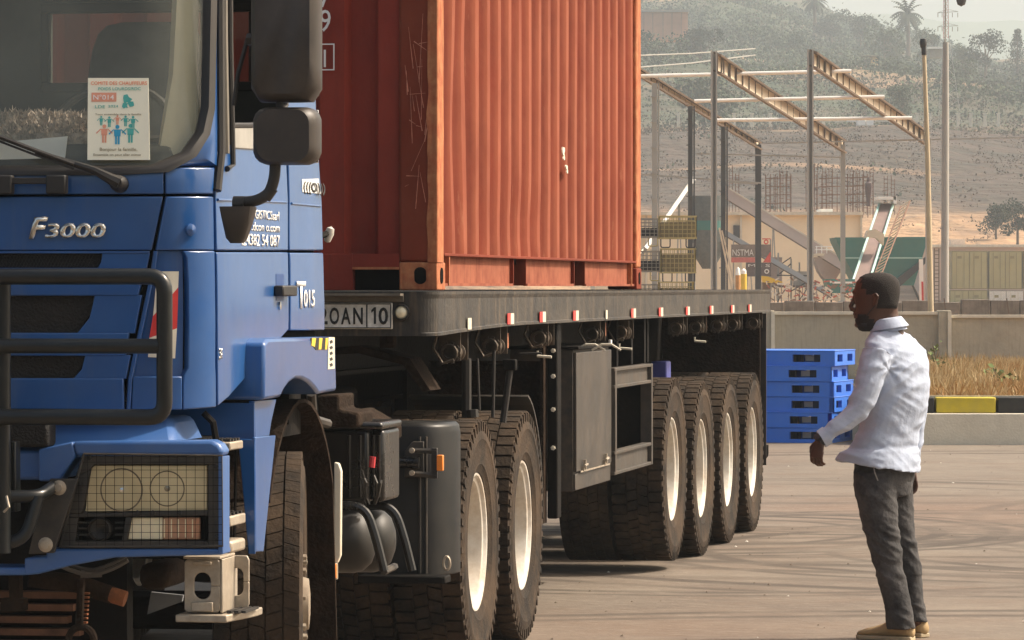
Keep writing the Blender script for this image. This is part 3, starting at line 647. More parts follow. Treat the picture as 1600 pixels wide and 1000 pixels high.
# green hoppers
r = thing("green_hopper", "large green hopper with ribbed sides narrowing downwards under the steep conveyor", "hopper", W(1380, 470, 195))
m = MB(); P = [W(1306,371,195), W(1450,370,195), W(1449,376,195), W(1428,446,195), W(1342,446,195), W(1308,378,195)]; m.prism(P, (0,4,0)); m.build("bin", teal, r)
for tt, a, b in ((372,1305,1451),(388,1315,1445),(403,1321,1441),(418,1329,1436)):
    m = MB(); bar(m, a, tt, b, tt, 194.8, 2.2); m.build("rib", turq if tt == 403 else teal, r)
for a, b in ((1345,1328),(1425,1440)):
    m = MB(); bar(m, a, 444, b, 478, 196, 3); m.build("leg", darksteel, r)
m = MB(); m.prism([W(1396,440,194.7), W(1448,400,194.7), W(1450,408,194.7), W(1404,450,194.7)], (0,.3,0)); m.build("chute", darksteel, r)
r = thing("green_bin", "low teal bin with a white stripe at the foot of the left steel columns", "bin", W(1315, 470, 180))
m = MB(); m.prism([W(1290,436,180), W(1336,436,180), W(1336,458,180), W(1296,458,180)], (0,2,0)); m.build("body", teal, r)
m = MB(); wbox(m, 1301, 1334, 440, 443, 179.9, .1); m.build("stripe", whitesteel, r)
for s in (1299, 1330):
    m = MB(); bar(m, s, 457, s, 480, 180.5, 2); m.build("leg", darksteel, r)
r = thing("blue_silo_base", "grey blue silo base with a conical bottom left of the steel columns", "silo", W(1102, 460, 190))
m = MB(); c = W(1106, 0, 190); m.lathe([(0,W(0,306,190).z),(.75,W(0,306,190).z),(.75,W(0,392,190).z),(.25,W(0,420,190).z),(0,W(0,420,190).z)], (c.x,190,0), (0,0,1), 18); m.build("tank", M("slate_blue", (.10,.12,.12), .7), r, smooth=True)
m = MB(); m.lathe([(.77,W(0,345,190).z),(.77,W(0,360,190).z)], (c.x,190,0), (0,0,1), 18); m.build("band", teal, r, smooth=True)
for dx in (-.65,.65):
    m = MB(); m.tube([(c.x+dx,189.5,0),(c.x+dx,189.5,W(0,380,190).z)], .08, 6); m.build("leg", greysteel, r)
# sign board
r = thing("site_sign", "grey and pink site sign board with partly hidden white capital letters", "sign", W(1165, 440, 176))
m = MB(); wbox(m, 1143, 1205, 382, 402, 176, .3); m.build("board", M("sign_grey", (.20,.17,.15), .7), r)
m = MB(); wbox(m, 1143, 1181, 402.2, 410, 176, .3); m.build("pink_strip", M("sign_pink", (.55,.17,.15), .7), r)
m = MB(); m.prism([W(1192,410,175.98), W(1204,410,175.98), W(1204,393,175.98)], (0,-.02,0)); m.build("red_flash", M("sign_red", (.55,.08,.06), .7), r)
m = MB(); wbox(m, 1166, 1205, 410.2, 432, 176, .3); m.build("lower_board", M("sign_dark", (.12,.10,.10), .7), r)
a = W(1144.5, 399.5, 175.97); text("NSTMA", "lettering", .27, white_p, r, a, (1,0,0), (0,0,1), .01, fit=33/F*176)
a = W(1169, 417, 175.97); text("ME S", "lettering", .12, white_p, r, a, (1,0,0), (0,0,1), .01, fit=34/F*176)
m = MB(); m.lathe([(.055,0),(.10,0),(.10,.02),(.055,.02)], W(1198, 424, 175.95), (0,-1,0), 16, closed=True); m.build("ring_mark", white_p, r)
m = MB(); m.lathe([(.055,0),(.10,0),(.10,.02),(.055,.02)], W(1197, 378, 175.95), (0,-1,0), 16, closed=True); wbox(m, 1191, 1204, 372.5, 374, 176, .1); m.build("round_sign", red_p, r)
for s in (1146, 1204):
    m = MB(); bar(m, s, 374, s, 480, 176.4, 2); m.build("post", greysteel, r)
# site clutter
r = thing("yellow_drum", "tall yellow drum with a white lid at the foot of the dark steel column", "drum", W(1162, 452, 150)); m = MB(); c = W(1162, 0, 150); m.lathe([(0,0),(.11,0),(.11,W(0,428,150).z),(0,W(0,428,150).z)], (c.x,150,0), (0,0,1), 14); m.build("drum", yellow_p, r, smooth=True)
m = MB(); m.lathe([(0,0),(.1,0),(.09,.12),(0,.2)], (c.x,150,W(0,428,150).z), (0,0,1), 12); m.build("lid", whitesteel, r, smooth=True)
r = thing("orange_drum", "orange drum with a white lid standing left of the yellow drum", "drum", W(1154, 452, 151)); m = MB(); c = W(1153, 0, 151); m.lathe([(0,0),(.09,0),(.09,W(0,430,151).z),(0,W(0,430,151).z)], (c.x,151,0), (0,0,1), 14); m.build("drum", M("orange_paint", (.5,.25,.08)), r, smooth=True)
m = MB(); m.lathe([(0,0),(.09,0),(.07,.22),(0,.3)], (c.x,151,W(0,430,151).z), (0,0,1), 12); m.build("lid", whitesteel, r, smooth=True)
r = thing("plank", "long thin pale plank leaning against the dark column, left of two", "plank", W(1150, 452, 130)); m = MB(); bar(m, 1147, 470, 1124, 356, 130, 2.6); m.build("board", creamsteel, r)
r = thing("plank", "long thin pale plank leaning against the dark column, right of two", "plank", W(1152, 452, 131)); m = MB(); bar(m, 1153, 470, 1128, 360, 131, 2.2); m.build("board", creamsteel, r)
r = thing("truss_frame", "grey steel support truss with diagonal braces under the galleries", "frame", W(1220, 470, 208))
for a in ((1216,395,1216,478),(1236,404,1236,478),(1249,410,1249,478),(1262,418,1262,478)): m = MB(); bar(m, *a, 208, 2.4); m.build("post", greysteel, r)
for a in ((1216,416,1236,402),(1218,428,1236,412),(1214,430,1266,431),(1236,455,1262,440)): m = MB(); bar(m, *a, 207.8, 1.8); m.build("brace", darksteel, r)
r = thing("loader", "low loader with yellow boom beside the dark column", "loader", W(1200, 470, 172)); m = MB(); m.prism([W(1190,431,172), W(1200,432,172), W(1224,441,172), W(1216,443,172), W(1192,441,172)], (0,.6,0)); m.build("boom", yellow_p, r); m = MB(); wbox(m, 1192, 1204, 441, 470, 172.2, 1); m.build("body", brownsteel, r)
random.seed(11)
cl = [M("rubble_white", (.66,.62,.55)), M("rubble_red", (.45,.12,.08)), M("rubble_brown", (.2,.13,.09))]
for i, lab in enumerate(("pale heap of broken sacks and pipes", "reddish heap of scrap", "brown heap of scrap and pipes")):
    m = MB()
    for k in range(46):
        s = random.uniform(1196, 1345); tt = random.uniform(438, 474) if i else random.uniform(436, 468); bar(m, s, tt, s+random.uniform(-11,11), tt+random.uniform(-6,6), random.uniform(150,158), random.uniform(1,3))
    stuff(m.build("scrap_heap", cl[i]))['label'] = lab+" behind the boundary wall"
# olive containers
def farcont(s0, s1, t0, t1, D, label, matA, n=2):
    r = thing("stacked_container", label, "shipping container", W((s0+s1)/2, t1, D)); m = MB(); wbox(m, s0, s1, t0, t1, D, 6); m.build("body", olive_dark if matA is olive else concrete, r)
    for k in range(n):
        a = s0+1.2+(s1-s0-1.6)*k/n; b = s0+(s1-s0-1.6)*(k+1)/n; m = MB(); wbox(m, a, b, t0+2, t1-1.5, D-.08, .07); d = m.build("door", matA, r)
        for q in (.25, .7):
            m = MB(); bar(m, a+(b-a)*q, t0+2.5, a+(b-a)*q, t1-2, D-.14, .8); m.build("lock_rod", olive_dark if matA is olive else capm, d)
        m = MB(); wbox(m, a+(b-a)*.3, a+(b-a)*.55, t0+8, t0+12, D-.11, .02); m.build("label_patch", olive_dark, d)
farcont(1487, 1543, 392, 452, 330, "olive container with double doors at right, upper row, left one", olive)
farcont(1545, 1597, 392, 452, 330, "olive container with double doors at right edge, upper row", olive)
farcont(1484, 1543, 453, 512, 330, "olive container in the lower row under the left olive container", olive)
farcont(1545, 1600, 453, 512, 330, "whitish container in the lower row at the right edge", plate_m)
farcont(1599, 1652, 392, 452, 330, "olive container in the upper row cut off by the right edge", olive)
r = thing("flat_roof_building", "low pinkish flat roofed building behind the olive containers", "building", W(1530, 400, 345)); m = MB(); wbox(m, 1440, 1680, 385, 470, 345, 10); m.build("wall", pinkbeige, r); m = MB(); wbox(m, 1438, 1682, 382, 386, 344.6, 11); m.build("roof", capm, r); m = MB(); wbox(m, 1486, 1508, 374, 382, 347, 6); m.build("roof_room", M("pink_render", (.55,.42,.34)), r)
r = thing("open_site_stair", "narrow rusty ladder tower left of the thick mast", "ladder", W(1464, 480, 200))
for s in (1460, 1467): m = MB(); bar(m, s, 388, s, 478, 200, 1.6); m.build("rail", brownsteel, r)
for tt in range(392, 476, 6): m = MB(); bar(m, 1460, tt, 1467, tt, 199.8, 1.3); m.build("rung", brownsteel, r)
r = thing("red_post", "red and white painted post beside the green hopper leg", "post", W(1441, 480, 170)); m = MB(); bar(m, 1439, 405, 1440, 478, 170, 6); m.build("post", whitesteel, r); m = MB(); bar(m, 1441, 440, 1442, 476, 169.6, 3); m.build("red_band", red_p, r)

# wire cages standing beyond the trailer
cage_m = M("cage_yellow_wire", (.42,.36,.17), .6, .1, .15, 4); fill_m = M("cage_dark_fill", (.04,.04,.045), .8); cage_l = M("cage_sunlit_fill", (.22,.19,.11), .9)  # pale fill paints the sunlit faces, dark fill and grey wire the shaded
def cage(s0, s1, t0, t1, D, label, front):
    r = thing("wire_cage", label, "wire cage", W((s0+s1)/2, t1, D), group="stacked wire cages"); a = W(s0, t1, D); b = W(s1, t0, D); dp = .9
    m = MB(); n = 8
    for i in range(n+1):
        x = a.x+(b.x-a.x)*i/n; m.box((x, D, (a.z+b.z)/2), (.014,.014,b.z-a.z)); m.box((x, D+dp, (a.z+b.z)/2), (.014,.014,b.z-a.z))
        y = D+dp*i/n
        for x in (a.x, b.x): m.box((x, y, (a.z+b.z)/2), (.014,.014,b.z-a.z))
    for k in range(6):
        z = a.z+(b.z-a.z)*k/5; q = .03 if k in (0,5) else .014
        m.box(((a.x+b.x)/2, D, z), (b.x-a.x+.02, q, q)); m.box(((a.x+b.x)/2, D+dp, z), (b.x-a.x, q, q)); m.box((a.x, D+dp/2, z), (q, dp, q)); m.box((b.x, D+dp/2, z), (q, dp, q))
    m.build("mesh_side", cage_m if front else M("wire_grey", (.3,.29,.26)) if "wire_grey" not in bpy.data.materials else bpy.data.materials["wire_grey"] if not front else cage_m, r)
    m = MB(); m.mm(a.x+.03, b.x-.03, D+.05, D+dp-.05, a.z+.02, b.z-(.12 if front else .2)); m.build("contents", cage_l if front else fill_m, r)
    for x in (a.x+.12, b.x-.12):
        m = MB(); m.tube(bendpath([(x-.1, D, a.z), (x-.1, D, a.z-.2), (x+.1, D, a.z-.2), (x+.1, D, a.z)], .04, 3), .014, 5); m.build("foot", fill_m if front else cage_m, r)
lev = [(338,372),(389,426),(441,476),(492,528)]
for i, (a, b) in enumerate(lev):
    k = (i % 2)*3
    cage(1031+k, 1088+k-(4 if i else 0), a, b, 92, ("topmost", "second", "third", "lowest")[i]+" yellow wire cage of the right hand stack behind the trailer", True)
    cage(975+k, 1029+k, a+4, b-2, 93, ("topmost", "second", "third", "lowest")[i]+" shade-toned wire cage of the left hand stack beside the container", False)

# ------------------------------------------------------------------ boundary wall, planter, grass, kerb
r = thing("boundary_wall", "long rendered grey boundary wall with capping and pillars behind the dry grass", "wall", W(1330, 570, 72))
segs = [(700, 1070, 487, 72), (1072, 1196, 487, 72), (1210, 1466, 487, 72), (1486, 1630, 492, 72), (1632, 1780, 492, 72)]
for s0, s1, t0, D in segs:
    m = MB(); a = W(s0, t0, D); b = W(s1, t0, D); m.mm(a.x, b.x, D, D+.18, -.2, a.z-.05); m.build("wall_panel", wallm, r)
    m = MB(); m.mm(a.x, b.x, D-.05, D+.23, a.z-.05, a.z+.0); m.build("capping", capm, r)  # capping coloured paler than the wall to paint its sunlit top edge
for s0, s1 in ((1196.5, 1209.5), (1466.5, 1485.5)):
    a = W(s0, 485, 71.9); b = W(s1, 485, 71.9); m = MB(); m.mm(a.x, b.x, 71.9, 72.25, -.2, a.z); m.build("pillar", wallm, r, bevel=.01)
    m = MB(); m.mm(b.x-.05, b.x+.01, 71.86, 72.2, -.2, a.z-.02); m.build("pillar_edge", capm, r)
r = thing("block_wall", "weathered dark concrete panel wall just behind the boundary wall", "wall", W(1400, 500, 84))
for s0 in range(1180, 1680, 46):
    m = MB(); a = W(s0, 471+random.uniform(-2,2)-(0 if s0 < 1480 else 2), 84); b = W(s0+45, 471, 84); m.mm(a.x, b.x, 84, 84.15, 0, a.z); m.build("panel", concrete_dark, r, bevel=.01)
for s0 in (1273, 1475, 1573):
    m = MB(); bar(m, s0, 466, s0+3, 490, 83.8, 1.6); m.build("stake", brownsteel, r)
r = thing("planter_wall", "low pale concrete retaining wall with a black and yellow painted kerb on top", "retaining wall", (6, 45.4, 0))
x0 = (1352-800)/F*45.3; x1 = 12.0; z1 = H-(646-448)/F*45.3
m = MB(); m.mm(x0, x1, 45.3, 45.75, -.1, z1); m.build("base_wall", M("pale_concrete", (.68,.62,.50), .9, 0, .10, 2, dust=.5, dcol=(.48,.42,.32), dscale=2.2, bump=.3), r, bevel=.015)
yel = M("kerb_yellow", (.55,.43,.02), .7, 0, .1, 6, dust=.4, dcol=(.3,.25,.1), dscale=5); blk = M("kerb_black", (.014,.014,.013), .7, 0, .3, 6, dust=.4, dcol=(.09,.08,.06), dscale=5)
z2 = H-(621-448)/F*45.4; wk = 96/F*45.4; xk = (1461.5-800)/F*45.4; i0 = -8
for i in range(-1, 9):
    a = xk+i*wk; m = MB(); m.mm(a+.01, a+wk-.01, 45.4, 45.62, z1+.002, z2); m.build("kerb_block", yel if i % 2 == 0 else blk, r, bevel=.012)
m = MB(); m.mm(x0, x1, 45.62, 45.7, z1+.002, z2+.012); m.build("kerb_backing", M("kerb_cream", (.45,.42,.33)), r)
m = MB(); vs = []
for i in range(13):
    for j in range(25):
        Y = 45.7+26.2*i/12; X = (1352-800)/F*Y+(10)*j/24; Y = 45.7+26.2*i/12; vs.append((X, Y, z2-.03+.02*mnoise.noise(Vector((X, Y, 0)))-.18*i/12))
m.add(vs, [(i*25+j, i*25+j+1, (i+1)*25+j+1, (i+1)*25+j) for i in range(12) for j in range(24)])
struct(m.build("verge_soil", M("dry_soil", (.26,.16,.09), 1, 0, .3, 2), smooth='all'))
grass_ms = [M("dry_grass_tan", (.52,.39,.20), .9, 0, .25, 3), M("dry_grass_orange", (.44,.28,.12), .9, 0, .25, 3), M("grass_green", (.12,.16,.05), .9, 0, .25, 3)]
for gi, (gm, n, lab) in enumerate(zip(grass_ms, (16000, 9000, 2500), ("tan dry grass behind the painted kerb", "orange dry grass behind the painted kerb", "green weeds in the dry grass"))):
    m = MB()
    for k in range(n):
        Y = 45.9+25.8*random.random()**1.2; X = random.uniform(1353-800, 900)/F*Y; v = mnoise.noise(Vector((X*.8, Y*.3, gi*5)))
        if v < (-.25, -.1, .22)[gi]: continue
        z = z2-.04-.18*(Y-45.7)/26; h = random.uniform(.10,.30)*(1.0+v)*(.8 if gi < 2 else .9); dx = random.gauss(0,.09); dy = random.gauss(0,.09); wv = random.uniform(.006,.014)*1.4
        m.add([(X-wv, Y, z), (X+wv, Y, z), (X+dx, Y+dy, z+h)], [(0,1,2)])
    stuff(m.build("dry_grass" if gi < 2 else "weeds", gm, fix=False))['label'] = lab
def weed(s, t0, t1, D, label):
    r = thing("vine_plant", label, "plant", W(s, t1, D)); m = MB(); pts = [W(s, t1, D), W(s-4, (t0+t1)/2+10, D), W(s-2, (t0+t1)/2-8, D), W(s-8, t0, D)]; m.tube(pts, .008, 5); m.build("stem", bark, r)
    m = MB()
    for k in range(60):
        f = random.random(); i = min(2, int(f*3)); p = pts[i].lerp(pts[i+1], f*3-i)+Vector((random.gauss(0,.07), random.gauss(0,.07), random.gauss(0,.05))); leafquad(m, p, random.uniform(.02,.05))
    m.build("foliage", grass_ms[2], r, fix=False)
weed(1466, 540, 615, 62, "thin green climbing weed at the foot of the slim lamp pole"); weed(1560, 575, 618, 50, "small green shrub in the dry grass at right"); weed(1585, 590, 620, 47.5, "low green sprig at the right edge of the dry grass")

# ------------------------------------------------------------------ pallets
pal_m = M("pallet_blue_plastic", (.025,.16,.68), .45, 0, .08, 4, dust=.25, dcol=(.12,.2,.42), dscale=3); pal_in = M("pallet_inner", (.02,.03,.06), .8); grey_in = M("pallet_pale_core", (.42,.44,.46), .7)
px_ = H-(692-448)/F*45.0; Dp = 6700*1.67/244.5; hp = 145/6/F*Dp
def make_pallet():
    r = thing("plastic_pallet", "x", "pallet"); Wd, Dd, h = 1.22, 1.0, hp
    def wallside(mb, p, xd, L):     # vertical side with two rectangular fork windows
        xd = Vector(xd); up = Vector((0,0,1)); nd = xd.cross(up); wn = [(.13*L, .38*L), (.62*L, .87*L)]
        def bx(a, b, z0, z1, th=.045): mb.prism([Vector(p)+xd*a+up*z0, Vector(p)+xd*b+up*z0, Vector(p)+xd*b+up*z1, Vector(p)+xd*a+up*z1], -nd*th)
        bx(0, L, h*.72, h*.95); bx(0, L, .0, h*.24); bx(0, wn[0][0], h*.24, h*.72); bx(wn[0][1], wn[1][0], h*.24, h*.72); bx(wn[1][1], L, h*.24, h*.72)
    m = MB(); wallside(m, (-Wd/2,-Dd/2,0), (1,0,0), Wd); wallside(m, (Wd/2,Dd/2,0), (-1,0,0), Wd); m.build("side_frame", pal_m, r)
    m = MB(); wallside(m, (Wd/2,-Dd/2,0), (0,1,0), Dd); wallside(m, (-Wd/2,Dd/2,0), (0,-1,0), Dd); m.build("end_frame", pal_m, r)
    m = MB(); m.mm(-Wd/2-.006, Wd/2+.006, -Dd/2-.006, Dd/2+.006, h*.93, h*.995); m.build("deck", pal_m, r, bevel=.006)
    m = MB()
    for x in (-.42, 0, .42):
        for y in (-.34, 0, .34): m.mm(x-.06, x+.06, y-.06, y+.06, .01, h*.9)
    m.build("block", pal_in, r)
    m = MB()
    for x in (-.29, .31):
        m.mm(x-.05, x+.05, -.38, -.36, h*.3, h*.66)
    for y in (-.25, .25): m.mm(.50, .52, y-.05, y+.05, h*.3, h*.66)
    m.build("core", grey_in, r)
    return r
def copy_tree(o, parent=None):
    c = o.copy(); COL.objects.link(c)
    if parent: c.parent = parent
    BASE[c.name] = BASE.get(o.name, Vector())
    for ch in o.children: copy_tree(ch, c)
    return c
random.seed(5)
p0 = make_pallet(); ords = ("lowest blue plastic pallet, standing on the ground under the stack", "second blue plastic pallet from the ground", "third blue plastic pallet from the ground", "fourth blue plastic pallet from the ground", "fifth blue pallet, just under the topmost one", "topmost blue pallet of the stack, pushed slightly right")
for i in range(6):
    o = p0 if i == 0 else copy_tree(p0)
    dx = (0, .0, .015, .02, -.01, .03)[i]; xr = (1300-800)/F*Dp; a = math.radians(-17+(0,1,-1,.5,2,0)[i]); R = Matrix.Rotation(a, 3, 'Z')
    corner = Vector((xr+dx, Dp, 0)); o.location = corner-R@Vector((.61,-.5,0))+Vector((0,0,hp*i)); o.rotation_euler = (0,0,a); o['label'] = ords[i]; o['group'] = "blue plastic pallets stacked by the planter wall"

# small stones and scraps lying on the yard
random.seed(31); m = MB(); m2 = MB()
for k in range(170):
    D = 15+random.random()**.8*30; X = (random.uniform(840, 1620)-800)/F*D; r_ = random.uniform(.004,.013)*(1 if random.random() < .93 else 1.8); c = Vector((X, D, r_*.3)); vs = []
    q = m if random.random() < .8 else m2
    for (x, y, z) in ((1,0,0),(.3,.9,0),(-.8,.6,0),(-.9,-.5,0),(.2,-1,0),(0,0,.9)): vs.append(c+Vector((x*r_*random.uniform(.7,1.3), y*r_*random.uniform(.7,1.3), z*r_*random.uniform(.5,1))))
    q.add(vs, [(0,1,5),(1,2,5),(2,3,5),(3,4,5),(4,0,5)])
stuff(m.build("pebbles", M("pebble_brown", (.14,.11,.085), .9), fix=False))['label'] = "small brown stones scattered on the yard"
stuff(m2.build("scraps", M("scrap_pale", (.55,.52,.46), .9), fix=False))['label'] = "tiny pale scraps scattered on the yard"

# ================================================================== wheels
def tyre_mesh(kind):
    m = MB(); R = .542
    prof = [(.295,-.11),(.31,-.135),(.36,-.148),(.44,-.155),(.495,-.150),(.52,-.140),(.527,-.128),(.528,0),(.527,.128),(.52,.140),(.505,.149),(.495,.150),(.488,.154),(.455,.157),(.45,.154),(.40,.154),(.36,.148),(.345,.149),(.338,.144),(.31,.135),(.295,.11)]
    m.lathe(prof, (0,0,0), (1,0,0), 72)
    def blk(a, x0, x1, r0, r1, w0, sk=0.0, skew=0.0):
        c, s = math.cos, math.sin; vs = []
        for r in (r0, r1):
            for x, da in ((x0,-w0),(x1,-w0+skew),(x1,w0+skew),(x0,w0)):
                vs.append((x, r*s(a+da+sk*x), r*c(a+da+sk*x)))
        m.add(vs, [(0,3,2,1),(4,5,6,7),(0,1,5,4),(1,2,6,5),(2,3,7,6),(3,0,4,7)])
    if kind == 'lug':
        n = 54
        for i in range(n):
            a = 2*PI*i/n; h = PI/n
            for sg in (-1, 1):
                x0, x1 = (.068, .146) if sg > 0 else (-.146, -.068)
                blk(a+(h*.5 if sg > 0 else 0), x0, x1, .515, R, h*.80)
                blk(a, sg*.148-.006, sg*.148+.006, .487, .533, h*.45)
            blk(a+h*.6, -.060, -.003, .52, R, h*.84, skew=.025); blk(a, .003, .060, .52, R, h*.84, skew=-.025)
    else:
        n = 60
        for i in range(n):
            a = 2*PI*i/n; h = PI/n
            for j, (x0, x1) in enumerate(((-.146,-.093),(-.087,-.032),(-.027,.027),(.032,.087),(.093,.146))):
                blk(a+(j%2)*h, x0, x1, .52, R, h*.95 if j in (0,4) else h*.92, skew=(.03 if j%2 else -.03))
    return m
def finish(m, name, mat, smooth=True):
    me = bpy.data.meshes.new(name); me.from_pydata(m.v, [], m.f); bm = bmesh.new(); bm.from_mesh(me); bmesh.ops.recalc_face_normals(bm, faces=bm.faces); bm.to_mesh(me); bm.free()
    me.materials.append(mat)
    for p in me.polygons: p.use_smooth = smooth
    try: me.set_sharp_from_angle(angle=math.radians(35))
    except Exception: pass
    return me
TY = {'lug': finish(tyre_mesh('lug'), "tyre", tyre_m), 'rib': finish(tyre_mesh('rib'), "tyre", tyre_m)}
# deep dished rim (outer of a pair, and every trailer wheel), outward is +x
m = MB(); m.lathe([(.292,.108),(.306,.112),(.310,.124),(.304,.132),(.295,.130),(.285,.116),(.272,.112),(.266,.09),(.262,.03),(.255,.0),(.25,-.045),(.235,-.062),(.19,-.068),(.16,-.05),(.158,-.06),(.0,-.06)], (0,0,0), (1,0,0), 64)
RIM_D = finish(m, "rim", rim_m)
m = MB(); m.lathe([(.292,.108),(.306,.112),(.310,.124),(.300,.130),(.285,.116),(.266,.10),(.25,.055),(.21,.10),(.17,.115),(.12,.118),(.0,.118)], (0,0,0), (1,0,0), 64)
RIM_S = finish(m, "rim", hub_m)
def hubmesh(x0, xc, rn, big):
    m = MB(); m.lathe([(big,x0),(big,xc-.03),(big*.9,xc),(big*.4,xc+.005),(0,xc+.005)], (0,0,0), (1,0,0), 28)
    for i in range(10):
        a = 2*PI*i/10; m.lathe([(.019,x0-.01),(.019,x0+.022),(.013,x0+.030),(.012,x0+.05),(0,x0+.052)], (0, rn*math.sin(a), rn*math.cos(a)), (1,0,0), 6)
    return m
HUB_D = finish(hubmesh(-.065, .075, .168, .115), "wheel", hub_m); HUB_S = finish(hubmesh(.112, .17, .168, .10), "wheel", hub_m)
holes = MB()
for i in range(8):
    a = 2*PI*(i+.5)/8; c = Vector((-.066, .212*math.sin(a), .212*math.cos(a))); holes.lathe([(.0,.004),(.024,.004),(.024,-.004),(0,-.004)], c, (1,0,0), 12)
def wheel(parent, c, side=1, kind='lug', steer=False, rz=0.0, roll=0.0, rad=1.0):
    h = bpy.data.objects.new("wheel", HUB_S if steer else HUB_D); COL.objects.link(h); h.parent = parent
    h.location = Vector(c)-BASE[parent.name]; h.rotation_euler = (roll, 0, rz+(0 if side > 0 else PI)); h.scale = (1, rad, rad)
    BASE[h.name] = Vector()
    for nm, me in (("tyre", TY[kind]), ("rim", RIM_S if steer else RIM_D)):
        o = bpy.data.objects.new(nm, me); COL.objects.link(o); o.parent = h
    return h

# ================================================================== shipping container
XC = 1.219; Z0 = 1.655; ZT = Z0+2.591
con = thing("shipping_container", "rusty red twenty foot container with ribbed sunlit side riding on the flatbed trailer", "shipping container", (0, 3, Z0), TR)
m = MB()
def cast(x0, y0, z0):
    sx = 1 if x0 > 0 else -1; xa, xb = (x0-.162, x0) if sx > 0 else (x0, x0+.162)
    return xa, xb
for sx in (1, -1):
    for (ya, yb) in ((0,.178),(5.88,6.058)):
        for (za, zb) in ((Z0, Z0+.118),(ZT-.118, ZT)):
            xa, xb = (XC-.162, XC) if sx > 0 else (-XC, -XC+.162)
            m = MB(); m.mm(xa-.002*(sx<0), xb+.002*(sx>0), ya-.003, yb+.003, za, zb); c = m.build("corner_casting", contwear if (sx > 0 and ya == 0) else cont, con, bevel=.006)
            if za == Z0:
                m = MB(); yy = ya-.004 if ya == 0 else yb+.004
                xm = (xa+xb)/2+.01; pts = []
                for i in range(20):
                    a = 2*PI*i/20; pts.append((xm+math.cos(a)*.026, yy, Z0+.062+math.sin(a)*.022+(.014 if math.sin(a) > 0 else -.014)))
                m.prism(pts, (0, .003, 0)); m.build("casting_hole", darkgap, c)
                xx = xb+.003 if sx > 0 else xa-.003; ym = (ya+yb)/2; pts = []
                for i in range(20):
                    a = 2*PI*i/20; pts.append((xx, ym+math.cos(a)*.03, Z0+.062+math.sin(a)*.022+(.012 if math.sin(a) > 0 else -.012)))
                m = MB(); m.prism(pts, (.002*sx, 0, 0)); m.build("casting_hole", darkgap, c)
        xa, xb = (XC-.165, XC) if sx > 0 else (-XC, -XC+.165)
        m = MB()
        if ya == 0:   # folded front post: broad front leg and narrow worn side leg
            m.mm(xa, xb, ya, ya+.05, Z0+.118, ZT-.118); m.mm(xb-.05 if sx > 0 else xa, xb if sx > 0 else xa+.05, ya+.05, ya+.13, Z0+.118, ZT-.118)
        else: m.mm(xa, xb, ya, yb, Z0+.118, ZT-.118)
        m.build("corner_post", cont if ya == 0 else contwear, con, bevel=.014, seg=3)
        if sx > 0 and ya == 0:
            m = MB(); n = 60; rg = []
            for i in range(n+1):
                z = Z0+.118+(ZT-Z0-.236)*i/n; d = .003+.004*mnoise.noise(Vector((0,0,z*6))); e = .04+.012*mnoise.noise(Vector((3,0,z*9)))
                rg.append([Vector((XC-e, -.004, z)), Vector((XC+.001, -.004-d*.5, z)), Vector((XC+.004+d*.3, .0, z)), Vector((XC+.004, .13+.01*mnoise.noise(Vector((7,0,z*5))), z)), Vector((XC-.01,.12,z)), Vector((XC-.03,.02,z))])
            m.loft(rg); m.build("worn_corner_edge", contwear, con)
rail_m = M("container_rail_faded", (.24,.065,.036), .8, 0, .25, 5, dust=.7, dcol=(.34,.14,.08), dscale=5, streak=.5, scol=(.10,.03,.015), spec=.2)
for sx in (1, -1):
    m = MB(); m.mm(sx*XC-.048*(sx>0), sx*XC+.048*(sx<0), .178, 5.88, Z0+.145, Z0+.158); m.build("bottom_rail_flange", cont, con, bevel=.003)
    seg = [(.178,1.95),(2.31,3.75),(4.11,5.88)] 
    for (a, b) in seg:
        m = MB(); xo = sx*(XC-.03); m.mm(min(xo, xo-sx*.01), max(xo, xo-sx*.01), a+.0, b, Z0+.02, Z0+.146); m.mm(min(xo, xo+sx*.02), max(xo, xo+sx*.02), a+.02, b-.02, Z0+.018, Z0+.03); m.build("bottom_rail", rail_m, con)
    for (a, b) in ((1.95,2.31),(3.75,4.11)):
        m = MB(); xo = sx*(XC-.12); m.mm(min(xo, xo-sx*.01), max(xo, xo-sx*.01), a, b, Z0+.02, Z0+.145); m.build("fork_pocket", darkgap, con)
        for q in (a, b-.012):
            m = MB(); m.mm(min(sx*(XC-.12), sx*(XC-.012)), max(sx*(XC-.12), sx*(XC-.012)), q, q+.012, Z0+.02, Z0+.145); m.build("pocket_cheek", cont, con)
    for q in (.30, 5.72):
        m = MB(); m.mm(min(sx*(XC-.12), sx*(XC-.004)), max(sx*(XC-.12), sx*(XC-.004)), q, q+.02, Z0+.02, Z0+.145); m.build("gusset", contwear, con)
    m = MB(); m.mm(min(sx*XC, sx*(XC-.06)), max(sx*XC, sx*(XC-.06)), .178, 5.88, ZT-.08, ZT-.02); m.build("top_rail", cont, con, bevel=.004)
